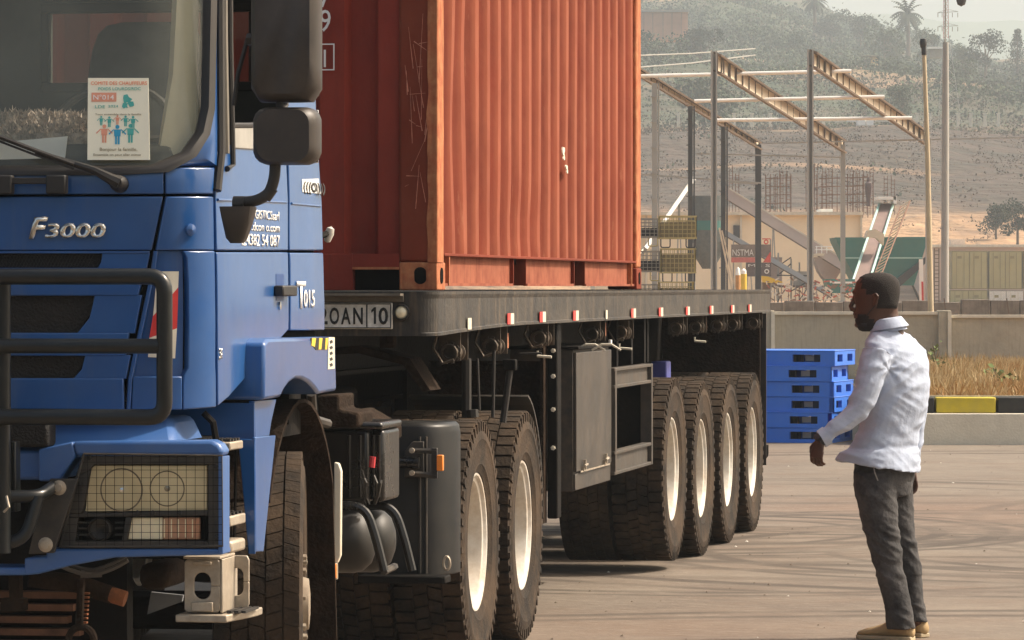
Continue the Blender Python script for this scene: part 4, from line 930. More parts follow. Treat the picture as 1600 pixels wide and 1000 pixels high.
# corrugated sides: each corrugation is a strip of one panel with real folds
def corr(y0, y1, flat, web, dep, p0=0):
    out = []; y = y0; st = 0
    L = [flat, web, flat, web]; D = [dep, None, 0, None]; cur = p0
    out.append((y, 0)); state = 0
    while y < y1-.001:
        out.append((min(y1, y+flat), 0)); y += flat
        if y >= y1: break
        out.append((min(y1, y+web), dep)); y += web
        if y >= y1: break
        out.append((min(y1, y+flat), dep)); y += flat
        if y >= y1: break
        out.append((min(y1, y+web), 0)); y += web
    return out
cp = corr(.13, 5.88, .072, .068, .036)
def dent(y, z):
    d = 0
    for (cy, cz, ry, rz, a) in ((.55,2.35,.22,.35,.03),(.75,2.75,.18,.3,.022),(2.2,1.95,.7,.14,.016),(3.6,2.2,.3,.4,.01)):
        d += a*math.exp(-((y-cy)/ry)**2-((z-cz)/rz)**2)
    return d*.6+.0015*mnoise.noise(Vector((y*2, 0, z*1.3)))
for sx in (1, -1):
    m = MB(); NZ = 26; vs = []
    for i in range(NZ+1):
        z = Z0+.158+(ZT-.08-Z0-.158)*i/NZ
        for (y, d) in cp: vs.append((sx*(XC-.010-d-(dent(y, z) if sx > 0 else 0)), y+(.0015*mnoise.noise(Vector((y*4, z*1.5, 5)))), z))
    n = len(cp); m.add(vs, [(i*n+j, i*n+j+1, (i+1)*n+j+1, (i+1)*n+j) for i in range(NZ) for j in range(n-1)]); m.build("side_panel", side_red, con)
# front wall (in shade): broad folds
fx = corr(-XC+.165, XC-.165, .104, .022, .045)
for (yy, sg, mt) in ((.02, 1, contdark), (6.02, -1, cont)):
    m = MB(); vs = []; n = len(fx)
    for i in range(13):
        z = Z0+.15+(ZT-.1-Z0-.15)*i/12
        for (x, d) in fx: vs.append((x, yy+sg*(d+.004*mnoise.noise(Vector((x*3, 1, z)))), z))
    m.add(vs, [(i*n+j, i*n+j+1, (i+1)*n+j+1, (i+1)*n+j) for i in range(12) for j in range(n-1)]); m.build("front_wall" if sg > 0 else "door_end", mt, con)
    y0 = .0 if sg > 0 else 5.93
    m = MB(); m.mm(-XC+.165, XC-.165, y0, y0+.12, ZT-.1, ZT); m.build("top_end_rail", mt, con, bevel=.004)
for xa, xb, za, zb in ((-1.054,-.88,0,.16),(.88,1.054,0,.16)):
    pass
nx0 = TR.front(551, 0, 0).x; nx1 = XC-.1625
m = MB(); m.mm(-nx0, nx0, -.002, .06, Z0, Z0+.155); m.build("front_sill", contdark, con, bevel=.003)
for sg in (-1, 1):
    a, b = sorted((sg*nx0, sg*(nx1))); m = MB(); m.mm(a, b, .0, .055, Z0+.09, Z0+.155); m.build("front_sill", contdark, con)
    m = MB(); m.mm(a, b, .05, .06, Z0, Z0+.09); m.build("sill_opening", darkgap, con)
    m = MB(); m.mm(a, b, -.006, .0, Z0+.088, Z0+.098); m.build("sill_lip", contwear, con)
m = MB(); m.mm(-XC+.03, XC-.03, .05, 6.0, ZT-.06, ZT-.03); m.build("roof", cont, con)
m = MB(); m.mm(-XC+.06, XC-.06, .1, 5.95, Z0+.12, Z0+.15); m.build("floor", steelblk, con)
# number lettering on the front wall
for s, tt, ch, hh in ((499.5, 11, "7", .10), (500, 49, "9", .095), (506, 105, "1", .078)):
    p = TR.front(s, tt, -.004); text(ch, "numeral", hh, white_p, con, p, (1,0,0), (0,0,1), .002, sx=1.15)
p0_ = TR.front(500, 110, -.004); p1_ = TR.front(522.5, 68, -.004)
m = MB(); w_ = .005
m.mm(p0_.x, p1_.x, -.005, -.002, p0_.z, p0_.z+w_); m.mm(p0_.x, p1_.x, -.005, -.002, p1_.z-w_, p1_.z); m.mm(p0_.x, p0_.x+w_, -.005, -.002, p0_.z+w_, p1_.z-w_); m.mm(p1_.x-w_, p1_.x, -.005, -.002, p0_.z+w_, p1_.z-w_); m.build("check_digit_box", white_p, con)
# paint chip on the side, scratches on the front post
m = MB()
for (s, tt, r_) in ((879,236,.020),(880,246,.014),(884,262,.014),(885,268,.010)):
    p = TR.side(s, tt, XC-.006); pts = []
    for i in range(9):
        a = 2*PI*i/9; q = r_*random.uniform(.6,1.25); pts.append((p.x, p.y+math.cos(a)*q*2.2, p.z+math.sin(a)*q*1.1))
    m.prism(pts, (.006,0,0))
m.build("paint_chip", cream_p, con)
m = MB(); random.seed(21); sc_m = M("scratch_pale", (.50,.20,.13), .8, 0, .4, 30)
for i in range(26):
    x = random.uniform(1.07, 1.19); z = random.uniform(2.05, 2.75); a = random.choice((random.gauss(PI/2,.2), random.gauss(0,.25), random.gauss(PI/2,.1))); L = random.uniform(.04,.2)*(1.5 if abs(a-PI/2) < .5 else .4); wv = random.uniform(.0008,.002)
    d = Vector((math.cos(a), 0, math.sin(a))); q = Vector((-d.z, 0, d.x)); c = Vector((x, -.0035, z))
    a0, a1 = c-d*L/2, c+d*L/2
    if a1.x > 1.2 or a0.x < 1.06 or a0.x > 1.2 or a1.x < 1.06: continue
    m.prism([a0-q*wv, a1-q*wv*.3, a1+q*wv*.3, a0+q*wv], (0,.002,0))
m.build("scratch", sc_m, con)['kind'] = 'stuff'

# ================================================================== flatbed trailer
tl = thing("flatbed_trailer", "long black flatbed trailer with four axles, reflectors along its beam and grey toolbox", "trailer", (0, 6, 0), TR)
DT, DB = 1.65, 1.492; XD = 1.25; YE = TR.side(1205, 450, XD).y
def outline(xh, y0, y1, r, n=8):
    pts = []
    for (cx, cy, a0) in ((xh-r, y0+r, -PI/2), (xh-.02, y1-.02, 0), (-xh+.02, y1-.02, PI/2), (-xh+r, y0+r, PI)):
        rr = r if cy < 5 else .02
        for i in range(n+1):
            a = a0+PI/2*i/n; pts.append(Vector((cx+rr*math.cos(a), cy+rr*math.sin(a), 0)))
    return pts
OUT = outline(XD, -.16, YE, .08)
def camber(y): return -.030*max(0, (2.0-y)/2.2)**1.5 if y < 2.0 else 0
m = MB(); rings = []; OUT2 = []
for i, p in enumerate(OUT):          # subdivide the long sides
    q = OUT[(i+1) % len(OUT)]; n = max(1, int((q-p).length/.5)); OUT2 += [p.lerp(q, k/n) for k in range(n)]
INN = [Vector((p.x*.93, p.y+(.08 if p.y < 5 else -.05), 0)) for p in OUT2]
rings = [[p+Vector((0,0,DT)) for p in INN], [p+Vector((0,0,DT)) for p in OUT2], [p+Vector((0,0,DT-.012)) for p in OUT2], [Vector((p.x*.995, p.y, DT-.03)) for p in OUT2], [Vector((p.x*.995, p.y, DB+.015+camber(p.y))) for p in OUT2], [Vector((p.x, p.y, DB+.012+camber(p.y))) for p in OUT2], [Vector((p.x, p.y, DB+camber(p.y))) for p in OUT2], [Vector((p.x*.96, p.y+.0, DB+camber(p.y))) for p in OUT2]]
m.loft(rings, caps=False); m.build("edge_beam", beam_m, tl)
m = MB(); 
for k, y in enumerate([.0+.305*i for i in range(int((YE-.1)/.305))]):
    pass
n_pl = int((YE-.25)/.30)
for k in range(n_pl):
    y = -.05+k*.30; m = MB(); m.mm(-1.15, 1.15, y+.004, y+.296, DT-.045, DT-.004-random.uniform(0,.004)); m.build("deck_board", beam_m, tl)
m = MB()
for x in (-.5, .5):
    for (ya, yb, zb) in ((-.1, 2.9, 1.27), (2.9, 12.3, 1.0)):
        m.mm(x-.07, x+.07, ya, yb, zb, zb+.02); m.mm(x-.01, x+.01, ya, yb, zb+.02, DT-.05)
m.build("chassis_rail", steelblk, tl)
for k in range(26):
    y = .1+k*.47; m = MB(); m.mm(-1.2, -.52, y, y+.05, DB+.02, DT-.05); m.mm(-.48,.48, y, y+.05, DB, DT-.05); m.mm(.52, 1.2, y, y+.05, DB+.02, DT-.05); m.build("cross_member", steelblk, tl)
m = MB(); pts = [TR.front(s, t_, .5) for s, t_ in ((500,545),(560,540),(640,560),(672,610),(660,612),(630,570),(560,552),(500,556))]; m.prism(pts, (0,.25,0)); m.build("neck_gusset", mud, tl)
# number plate, marker lamp
m = MB(); a = TR.front(470, 514, -.19); b = TR.front(612, 473, -.19); m.mm(a.x, b.x, -.178, -.162, a.z, b.z); pl = m.build("number_plate", plate_m, tl, bevel=.004)
m = MB(); w_ = .004; m.mm(a.x+.004, b.x-.004, -.181, -.178, a.z+.003, a.z+.003+w_); m.mm(a.x+.004, b.x-.004, -.181, -.178, b.z-.003-w_, b.z-.003); m.mm(b.x-.004-w_, b.x-.004, -.181, -.178, a.z+.008, b.z-.008); c1 = TR.front(573, 0, -.181).x; m.mm(c1-.0025, c1+.0025, -.181, -.178, a.z+.008, b.z-.008); m.build("plate_border", black_p, pl)
cz = TR.front(500, 506, -.18).z
for ch, s in (("2", 497), ("O", 515), ("A", 533), ("N", 552), ("1", 580.5), ("0", 591.5)):
    if ch == "1":
        x_ = TR.front(s, 0, -.18).x; m = MB(); m.prism([(x_+.010,-.179,cz), (x_+.019,-.179,cz), (x_+.019,-.179,cz+.070), (x_+.011,-.179,cz+.070), (x_-.001,-.179,cz+.058), (x_-.001,-.179,cz+.047), (x_+.010,-.179,cz+.055)], (0,-.002,0)); m.build("plate_character", black_p, pl); continue
    text(ch, "plate_character", .070, black_p, pl, (TR.front(s, 0, -.18).x, -.179, cz), (1,0,0), (0,0,1), .002, fit=(.041 if ch != "1" else .020), bold=(.02 if ch != "1" else 0))
c = TR.front(628, 488, -.162); m = MB(); m.lathe([(.036,0),(.034,.02),(.028,.022),(.027,.012)], (c.x, -.16, c.z), (0,-1,0), 24); lp = m.build("marker_lamp", blackplastic, tl, smooth=True)
m = MB(); m.lathe([(.027,.012),(.02,.02),(0,.024)], (c.x, -.16, c.z), (0,-1,0), 20); m.build("lens", clearlens, lp, smooth=True)
a = TR.front(470, 471.5, -.2); b = TR.front(628, 460, -.2); m = MB(); m.mm(-b.x, b.x, -.235, -.165, b.z-.006, b.z+.004); m.mm(-b.x, b.x, -.175, -.163, a.z, b.z-.006); m.build("front_lip", M("worn_lip", (.16,.14,.11), .6, .2, .3, 10), tl)
# reflectors: red and cream pairs
for s in (730, 797, 847, 899, 989, 1032, 1074, 1111, 1144, 1171):
    y = TR.side(s, 0, XD).y; z = DB+.008+camber(y)
    if s > 740:
        m = MB(); m.mm(XD+.0005, XD+.004, y-.085, y-.003, z, z+.05); m.build("reflector", red_p, tl)
    m = MB(); m.mm(XD+.0005, XD+.004, y+.0, y+.085, z, z+.05); m.build("reflector", cream_p, tl)
m = MB(); y = TR.side(947, 0, XD).y; m.mm(XD+.0005, XD+.004, y-.03, y+.03, DB+.008, DB+.055); m.build("reflector", cream_p, tl)
# strap winches under the beam
win_m = M("winch_steel", (.05,.042,.033), .5, .4, .3, 20, dust=.7, dcol=(.17,.12,.08), dscale=12)
random.seed(9)
for i, s in enumerate((705, 768, 843, 925, 970, 1056, 1087, 1120, 1144, 1176)):
    y = TR.side(s, 0, 1.16).y; zc = DB-.075-(.02 if i < 2 else 0)+camber(y); x = 1.17
    m = MB(); m.lathe([(.022,-.01),(.036,-.01),(.040,0),(.040,.012),(.03,.014),(.03,.16),(.04,.165),(.04,.18),(.0,.18)], (x, y-.1, zc), (0,1,0), 20); m.lathe([(.0,.02),(.022,.02),(.022,-.01)], (x, y-.1, zc), (0,1,0), 16)
    wch = m.build("strap_winch", win_m, tl, smooth=True)
    m = MB(); m.mm(x-.048, x+.048, y-.085, y-.077, zc-.035, DB+camber(y)); m.mm(x-.048, x+.048, y+.09, y+.098, zc-.035, DB+camber(y)); m.build("bracket", win_m, wch, bevel=.002)
    m = MB()
    for k in range(10):
        a = 2*PI*k/10; m.box((x+math.cos(a)*.043, y-.094, zc+math.sin(a)*.043), (.012,.01,.012), Matrix.Rotation(-a, 3, 'Y'))
    m.build("ratchet", win_m, wch)
    if i < 5:
        m = MB(); m.tube([(x-.04, y-.15, DB+camber(y)), (x-.06, y-.15, zc+.02), (x-.02, y-.15, zc-.045), (x+.03,y-.15,zc-.03)], .007, 6); m.build("hook", win_m, wch)
    if i in (1, 3, 6):
        m = MB(); m.mm(x-.01, x+.035, y+.12, y+.2, zc-.01, zc+.06); m.build("strap_end", M("strap_orange", (.35,.12,.05), .8) if "strap_orange" not in bpy.data.materials else bpy.data.materials["strap_orange"], wch)
    if i in (2, 4, 6):
        m = MB(); m.tube([(x+.0, y-.12, zc-.06), (x+.0, y-.12, zc-.085), (x+.07, y-.12, zc-.09)], .007, 6); m.build("lever", capm, wch)
# toolbox
f0 = TR.side(900, 545, 1.22); y0 = f0.y; y1 = TR.side(955, 545, 1.22).y; xl = TR.front(873, 0, y0).x
zt = f0.z; zb = TR.side(900, 768, 1.22).z; zs = TR.side(900, 741, 1.22).z
m = MB(); m.mm(xl-.25, 1.205, y0, y1, zb, zt-.004); m.build("toolbox", M("toolbox_side_black", (.03,.028,.025), .6, 0, .3, 10, dust=.7, dcol=(.13,.10,.07), dscale=14), tl, bevel=.004)
m = MB(); m.mm(1.206, 1.222, y0+.005, y1-.005, zs+.01, zt-.02); d = m.build("toolbox_door", boxgrey, tl, bevel=.004)
m = MB(); m.mm(1.206, 1.216, y0+.005, y1-.005, zb+.005, zs); m.build("toolbox_sill", boxgrey, tl, bevel=.003)
m = MB(); m.mm(xl-.26, 1.235, y0-.01, y1+.01, zt-.004, zt+.012); m.build("toolbox_lid", steelblk, tl, bevel=.003)
for s, tt in ((912, 732), (945, 722)):
    p = TR.side(s, tt, 1.228); m = MB(); m.box(p, (.014,.05,.025)); m.box(p+Vector((.006,0,.02)), (.014,.015,.05)); m.tube([p+Vector((.012,-.04,.015)), p+Vector((.012,.05,.02))], .007, 6); m.build("latch", alu, d)
m = MB(); p = TR.side(928, 738, 1.226); m.mm(1.224,1.23, y0+.1, y1-.1, zs+.004, zs+.012); m.build("door_rod", alu, d)
for s in (915, 940):
    p = TR.front(s, 538, y0+.2); m = MB(); m.tube([p+Vector((-.05,0,-.03)), p, p+Vector((.05,0,0)), p+Vector((.1,0,-.03))], .006, 6); m.build("wire", capm, tl)
# side guard frame behind the toolbox
y2 = TR.side(1015, 600, 1.22).y; zA = TR.side(958, 575, 1.22).z; zB = TR.side(958, 607, 1.22).z; zC = TR.side(958, 705, 1.22).z; zD = TR.side(958, 742, 1.22).z; xg = 1.215
grd = M("guard_grey", (.05,.046,.04), .5, .2, .3, 8, dust=.7, dcol=(.12,.09,.066), dscale=6)
for (a, b, c, dd, nm) in ((y1+.02, y2, zB, zA, "guard_panel"), (y1+.02, y2, zD, zC, "guard_panel"),):
    m = MB(); m.mm(xg-.03, xg, a, b, c, dd); m.build(nm, grd, tl, bevel=.003); m = MB(); m.mm(xg-.001, xg+.022, a, b, dd-.018, dd+.0); m.mm(xg-.001, xg+.022, a, b, c, c+.018); m.build("guard_rail", grd, tl, bevel=.003)
for y in (y1+.03, y2-.05): m = MB(); m.mm(xg-.04, xg+.024, y, y+.05, zD, zA); m.build("guard_post", grd, tl, bevel=.003)
ym = TR.side(990, 0, 1.1).y; m = MB(); m.mm(1.0, 1.05, ym, ym+.05, zC, zB); m.build("guard_brace", steelblk, tl)
for s in (962, 985, 1010):
    p = TR.side(s, 540, 1.15); m = MB(); m.mm(1.11, 1.16, p.y-.03, p.y+.03, zA, DB); m.build("hanger", steelblk, tl)
m = MB(); p = TR.side(1005, 540, 1.19); m.mm(1.0, 1.19, y2+.0, y2+.06, zD, DB+.0); m.build("guard_post", steelblk, tl, bevel=.003)
m = MB(); m.box((1.17, y1+.3, DB-.12), (.012,.05,.02)); m.build("paint_mark", white_p, tl)
# landing leg zone ahead of the toolbox: post with bolts, flap and inner sheet
a = TR.front(856, 0, 3.2).x; b = TR.front(872, 0, 3.2).x
m = MB(); m.mm(a, b, 3.18, 3.3, .52, DB); lg = m.build("landing_leg", steelblk, tl, bevel=.008)
for tt in (548, 588, 640, 700): 
    p = TR.front(864, tt, 3.17); m = MB(); m.lathe([(.012,0),(.012,.012),(0,.014)], p+Vector((0,.01,0)), (0,-1,0), 6); m.build("bolt", capm, lg)
m = MB(); m.mm(a-.02, a-.005, 3.1, 3.2, .5, DB); m.mm(.55, a-.03, 3.25, 3.28, .62, 1.3); m.build("mud_sheet", mud, tl)
m = MB(); m.mm(-.9, .9, 3.35, 3.5, .75, .95); m.build("leg_brace", steelblk, tl)
m = MB(); m.mm(-a-.1, -a, 3.2, 3.32, .3, DB); m.build("landing_leg", steelblk, tl)
for (s0, t0, s1, t1, yy, r_) in ((729,560,729,652,1.0,.022),(737,640,738,652,1.0,.03),(772,548,770,652,1.4,.008),(797,575,786,660,1.6,.016),(746,560,749,640,.9,.006),(812,553,846,552,2.4,.006)):
    p = TR.front(s0, t0, yy); q = TR.front(s1, t1, yy); m = MB(); m.tube([p, q], r_, 8); m.build("air_line" if r_ < .01 else "strut", M("line_grey", (.02,.018,.016), .7) if "line_grey" not in bpy.data.materials else bpy.data.materials["line_grey"], tl)
p = TR.front(797, 570, 1.6); m = MB(); m.box(p, (.06,.05,.05)); m.tube([p+Vector((-.1,0,0)), p], .01, 6); m.build("valve", steelblk, tl, bevel=.008)
p = TR.front(604, 0, .1); m = MB(); m.mm(p.x-.03, p.x+.03, .1, .16, TR.front(0, 542, .1).z, DB-.02); m.build("hanger", mud, tl)
# axles, springs, wheels
ax = [7.35, 8.68, 10.02, 11.38]
for i, y in enumerate(ax):
    zc = .542+(.05 if i == 0 else 0)
    m = MB(); m.tube([(-.95, y, zc), (.95, y, zc)], .075, 12); m.build("axle", steelblk, tl, smooth=True)
    for sx in (1, -1):
        m = MB()
        for k in range(6): m.tube([(sx*.5, y-.55+.06*k, zc+.20-.02*k), (sx*.5, y, zc+.10-.0*k-.018*k+.03), (sx*.5, y+.55-.06*k, zc+.20-.02*k)], .012, 6)
        m.build("leaf_spring", steelblk, tl)
        wheel(tl, (sx*1.085, y, zc), sx, 'lug', roll=i*.7, rad=1.0)
        wheel(tl, (sx*.765, y, zc), -sx, 'rib', roll=i*.4)
m = MB(); 
for sx in (1, -1):
    for y in (7.9, 9.35, 10.7): m.mm(sx*.5-.05, sx*.5+.05, y-.08, y+.08, .72, 1.02)
m.build("spring_hanger", steelblk, tl)
m = MB(); m.mm(-1.2, 1.2, 12.02, 12.05, .78, DB-.01); m.build("rear_mudguard", mud, tl)
for sx in (1, -1):
    m = MB(); a, b = sorted((sx*.62, sx*1.235)); m.mm(a, b, 12.1, 12.115, .42, DB-.01); m.build("mud_flap", M("flap_black", (.02,.018,.016), .7, 0, .3, 8, dust=.4, dcol=(.10,.07,.05), dscale=6) if "flap_black" not in bpy.data.materials else bpy.data.materials["flap_black"], tl)
m = MB(); p = TR.side(1193, 715, 1.15); m.tube(bendpath([(1.1, 12.2, .62), (1.14, 12.2, .5), (1.22, 12.2, .47), (1.22,12.2,.56)], .03, 4), .022, 8); m.build("rear_hook", steelblk, tl, smooth=True)
m = MB(); m.mm(-1.15, 1.15, 12.3, 12.38, .62, .74); m.build("rear_underrun_bar", steelblk, tl, bevel=.01)
m = MB(); p = TR.side(1050, 572, 1.0); m.box((.93, p.y, .542+.6), (.1,.2,.12)); m.build("brake_chamber", M("chamber_blue", (.08,.09,.35), .5), tl, bevel=.01)

# ================================================================== tractor truck
tk = thing("tractor_truck", "blue cab tractor truck with black bull bar and badge facing the camera", "truck", (0, -2, 0), TK)
YF = -4.62; XF = 1.02; RC = .22; XS = 1.24; U1 = XF; U2 = XF+RC*PI/2; SIDE_L = 1.70
def plan(u, z, off=0.0):
    a = abs(u); sg = 1 if u >= 0 else -1
    if a <= U1: x = a; y = YF+.06*(a/XF)**2; nx = .10*a/XF; ny = -1
    elif a <= U2: th = (a-U1)/RC; x = XF+RC*math.sin(th); y = YF+.06+RC*(1-math.cos(th)); nx = math.sin(th)*.99+.1*(1-th/1.57); ny = -math.cos(th)
    else: x = XS; y = YF+.06+RC+(a-U2); nx = 1; ny = 0
    l = math.hypot(nx, ny); nx /= l; ny /= l
    wf = max(0, 1-max(0, a-U2)/.9); y += max(0, z-2.02)*.20*wf*wf
    x -= .028*max(0, z-1.6)*(min(1, a/U2)) + max(0, a-U2-1.45)*.05
    return Vector((sg*(x+nx*off), y+ny*off, z))
def uz(s, t):
    z = H-(t-448)/F*13.8
    for _ in range(7):
        lo, hi = 0.0, U2+SIDE_L
        for _ in range(40):
            mid = (lo+hi)/2
            if TK.proj(plan(mid, z))[0] < s: lo = mid
            else: hi = mid
        p = plan(lo, z); D = TK.o.y+TK.n.y*p.x+TK.u.y*p.y; z = H-(t-448)/F*D
    return lo, z
def patch(name, left, right, mat, off=0.0, th=.03, nr=8, nc=10, bevel=.004, parent=None, mirror=True, center=False, bulge=0):
    """left/right: outlines in picture points, same number of rows; the panel is really curved sheet metal on the cab shell"""
    L = [uz(*p) for p in left]; R = [uz(*p) for p in right]
    if center: L = [(0.0, z) for (u, z) in L]
    def samp(A, f):
        n = len(A)-1; i = min(n-1, int(f*n)); g_ = f*n-i; return (A[i][0]*(1-g_)+A[i+1][0]*g_, A[i][1]*(1-g_)+A[i+1][1]*g_)
    top = []; bot = []
    for i in range(nr+1):
        f = i/nr; (ua, za) = samp(L, f); (ub, zb) = samp(R, f)
        top.append([(ua+(ub-ua)*j/nc, za+(zb-za)*j/nc) for j in range(nc+1)])
    def grid(sg, o):
        return [[plan(sg*u, z, o+(bulge*math.sin(PI*i/nr)*math.sin(PI*j/nc) if o > off-th/2 else 0)) for j, (u, z) in enumerate(row)] for i, row in enumerate(top)]
    out = []
    if center:
        full = [[(-u, z) for (u, z) in row[::-1]][:-1]+row for row in top]
        m = MB(); m.slab([[plan(u, z, off) for (u, z) in r_] for r_ in full], [[plan(u, z, off-th) for (u, z) in r_] for r_ in full]); out.append(m.build(name, mat, parent or tk, bevel=bevel))
    else:
        for sg in ((1, -1) if mirror else (1,)):
            m = MB(); m.slab(grid(sg, off), grid(sg, off-th)); out.append(m.build(name, mat, parent or tk, bevel=bevel))
    return out[0]
def rr(theta, hw, hh, r):
    """distance from the centre of a rounded rectangle to its edge in direction theta"""
    c, s = math.cos(theta), math.sin(theta); lo, hi = 0, hw+hh
    for _ in range(34):
        q = (lo+hi)/2; x = abs(q*c); y = abs(q*s); dx = max(0, x-(hw-r)); dy = max(0, y-(hh-r))
        if math.hypot(dx, dy) <= r and x <= hw and y <= hh: lo = q
        else: hi = q
    return lo
def uring(name, outer, inner, mat, off=0, th=.03, n=96, parent=None, rad=3, bevel=0, offi=None):
    (a0,a1,b0,b1,ro), (c0,c1,d0,d1,ri) = outer, inner; cu = (c0+c1)/2; cz = (d0+d1)/2; top = []; bot = []
    ths = [2*PI*i/n for i in range(n+1)]
    for k in range(rad+1):
        f = k/rad; row = []; rb = []
        for th_ in ths:
            q1 = rr(th_, (c1-c0)/2, (d1-d0)/2, ri)
            # distance to the outer rounded rectangle from the same centre
            lo, hi = 0, 9
            ocu, ocz = (a0+a1)/2, (b0+b1)/2; hw, hh = (a1-a0)/2, (b1-b0)/2
            for _ in range(34):
                q = (lo+hi)/2; x = abs(cu+q*math.cos(th_)-ocu); y = abs(cz+q*math.sin(th_)-ocz); dx = max(0, x-(hw-ro)); dy = max(0, y-(hh-ro))
                if math.hypot(dx, dy) <= ro and x <= hw and y <= hh: lo = q
                else: hi = q
            q = q1+(lo-q1)*f; u = cu+q*math.cos(th_); z = cz+q*math.sin(th_); o_ = off if offi is None else offi+(off-offi)*math.sin(min(1,f*2)*PI/2)
            row.append(plan(u, z, o_)); rb.append(plan(u, z, off-th))
        top.append(row); bot.append(rb)
    m = MB(); m.slab(top, bot); return m.build(name, mat, parent or tk, bevel=bevel, smooth=not bevel)
def uglass(name, rc, mat, off, parent=None, n=96):
    c0,c1,d0,d1,ri = rc; cu = (c0+c1)/2; cz = (d0+d1)/2; vs = [plan(cu, cz, off)]; fs = []; R = 10
    for k in range(1, R+1):
        for i in range(n):
            th_ = 2*PI*i/n; q = rr(th_, (c1-c0)/2, (d1-d0)/2, ri)*k/R; vs.append(plan(cu+q*math.cos(th_), cz+q*math.sin(th_), off))
    for i in range(n):
        fs.append((0, 1+i, 1+(i+1)%n))
        for k in range(R-1): fs.append((1+k*n+i, 1+(k+1)*n+i, 1+(k+1)*n+(i+1)%n, 1+k*n+(i+1)%n))
    m = MB(); m.add(vs, fs); return m.build(name, mat, parent or tk, smooth='all')
UMAX = U2+SIDE_L
# inner shell under the gaps
m = MB(); us = [-UMAX+2*UMAX*i/120 for i in range(121)]
m.slab([[plan(u, z, -.034) for u in us] for z in (1.36,1.5,1.7,1.99)], [[plan(u, z, -.05) for u in us] for z in (1.36,1.5,1.7,1.99)]); m.build("inner_shell", darkgap, tk)
# --- front
ZTOP = -205
patch("scuttle_panel", [(10,262),(10,304)], [(256,262),(256,303)], blue, center=True, nr=4, nc=14)
patch("scuttle_corner", [(259,262),(259,303)], [(336,262),(334,303)], blue, nr=4, nc=8)
patch("hood_panel", [(10,308),(10,392)], [(255,307),(237,391)], blue, center=True, nr=6, nc=14)
for nm, a0, a1, s0, s1 in (("grille_bar",392.5,396,235,234),("grille_bar",418.5,462,228,217),("grille_bar",520,556,203,197),("grille_bar",591,640,194,190)):
    patch(nm, [(10,a0),(10,a1)], [(s0-1,a0),(s1-1 if a1 < 600 else 194,a1)], blue, center=True, nr=4, nc=14, off=.004 if nm else 0)
ginl = M("grille_mesh_black", (.010,.0095,.009), .6, 0, .3, 40, dust=.4, dcol=(.035,.027,.02), spec=.3, bump=.6, bscale=120)
for a0, a1, s0, s1 in ((395,419.5,158,150),(461,521,146,118),(555,592,131,112)):
    # blue cheek at the right of the inlet and dark curved inlet
    sl0 = 236-(a0-392)*.19; sl1 = 236-(a1-392)*.19
    patch("grille_cheek", [(s0+2,a0),(s0-(s0-s1)*.3+2,a0+(a1-a0)*.6),(s1+2,a1)], [(sl0-1,a0),((sl0+sl1)/2-1,(a0+a1)/2),(sl1-1,a1)], blue, nr=6, nc=4, bevel=.003)
    gi = patch("grille_inlet", [(10,a0),(10,(a0+a1)/2),(10,a1)], [(s0,a0),(s0-(s0-s1)*.25,(a0+a1)/2),(s1,a1)], ginl, center=True, off=-.016, th=.012, nr=6, nc=14, bevel=0)
    if a0 < 400:
        m = MB()
        for k in range(70):
            u = -.5*0+k*.011
            for sg in (-1, 1):
                for (t0_, t1_) in ((398, 417), (417, 398)):
                    a = plan(sg*(u+.24), uz(100, t0_)[1], -.014); b = plan(sg*(u+.24+.02), uz(100, t1_)[1], -.014)
                    if sg*(u+.26) > uz(156, 400)[0] or (u+.26) > uz(150, 400)[0]: continue
                    m.tube([a, b], .0012, 3, caps=False)
        m.build("grille_mesh", rubber, gi)['kind'] = 'stuff'
# corner panel with recess holding the red and white board
patch("corner_panel", [(260,307),(243,391)], [(334,307),(335,391)], blue, nr=5, nc=8)
uo0, _ = uz(240, 392); ur0, zr0 = uz(292, 588); ur1, zr1 = uz(205, 392); uE, _ = uz(335, 500)
patch("corner_panel", [(241,392),(236,420),(200,588),(197,640)], [(247,392),(243,420),(207,588),(204,640)], blue, nr=10, nc=2)
patch("corner_panel", [(286,392),(293,405),(294,575),(286,588),(286,640)], [(336,392),(336,405),(337,575),(338,588),(338,636)], blue, nr=10, nc=6)
patch("corner_panel", [(208,588),(205,640)], [(285,588),(285,640)], blue, nr=4, nc=5)
patch("reflector_recess", [(240,392),(206,590)], [(290,392),(290,590)], blue, off=-.022, th=.01, nr=8, nc=5, bevel=0)
# chevron board: cream, red, cream bands
bd = [((247,424),(281,424)), ((238,520),(281,455)), ((236,555),(281,524)), ((234,562),(279,560))]
patch("chevron_board", [(246,424),(239,494)], [(281,424),(280,449)], cream_p, off=-.009, th=.008, nr=3, nc=4, bevel=0)
patch("chevron_board_red", [(239,494),(233,528)], [(280,449),(278,513)], red_p, off=-.009, th=.008, nr=4, nc=4, bevel=0)
patch("chevron_board", [(233,528),(231,558)], [(278,513),(275,560)], cream_p, off=-.009, th=.008, nr=3, nc=4, bevel=0)
# --- side: door and rear panels
patch("door_upper", [(340,236),(337,308),(339,391)], [(444,170),(450,312),(450,391)], blue, nr=12, nc=10)
patch("door_lower", [(339,394),(340,500),(341,634)], [(450,394),(451,460),(451,515)], blue, nr=14, nc=10)
patch("rear_panel_upper", [(448,-200),(448,160),(453,312),(453,391)], [(488,-200),(494,190),(503,312),(511,391)], blue, nr=16, nc=6)
patch("rear_panel_lower", [(454,395),(454,516)], [(511,395),(514,516)], blue, nr=8, nc=6)
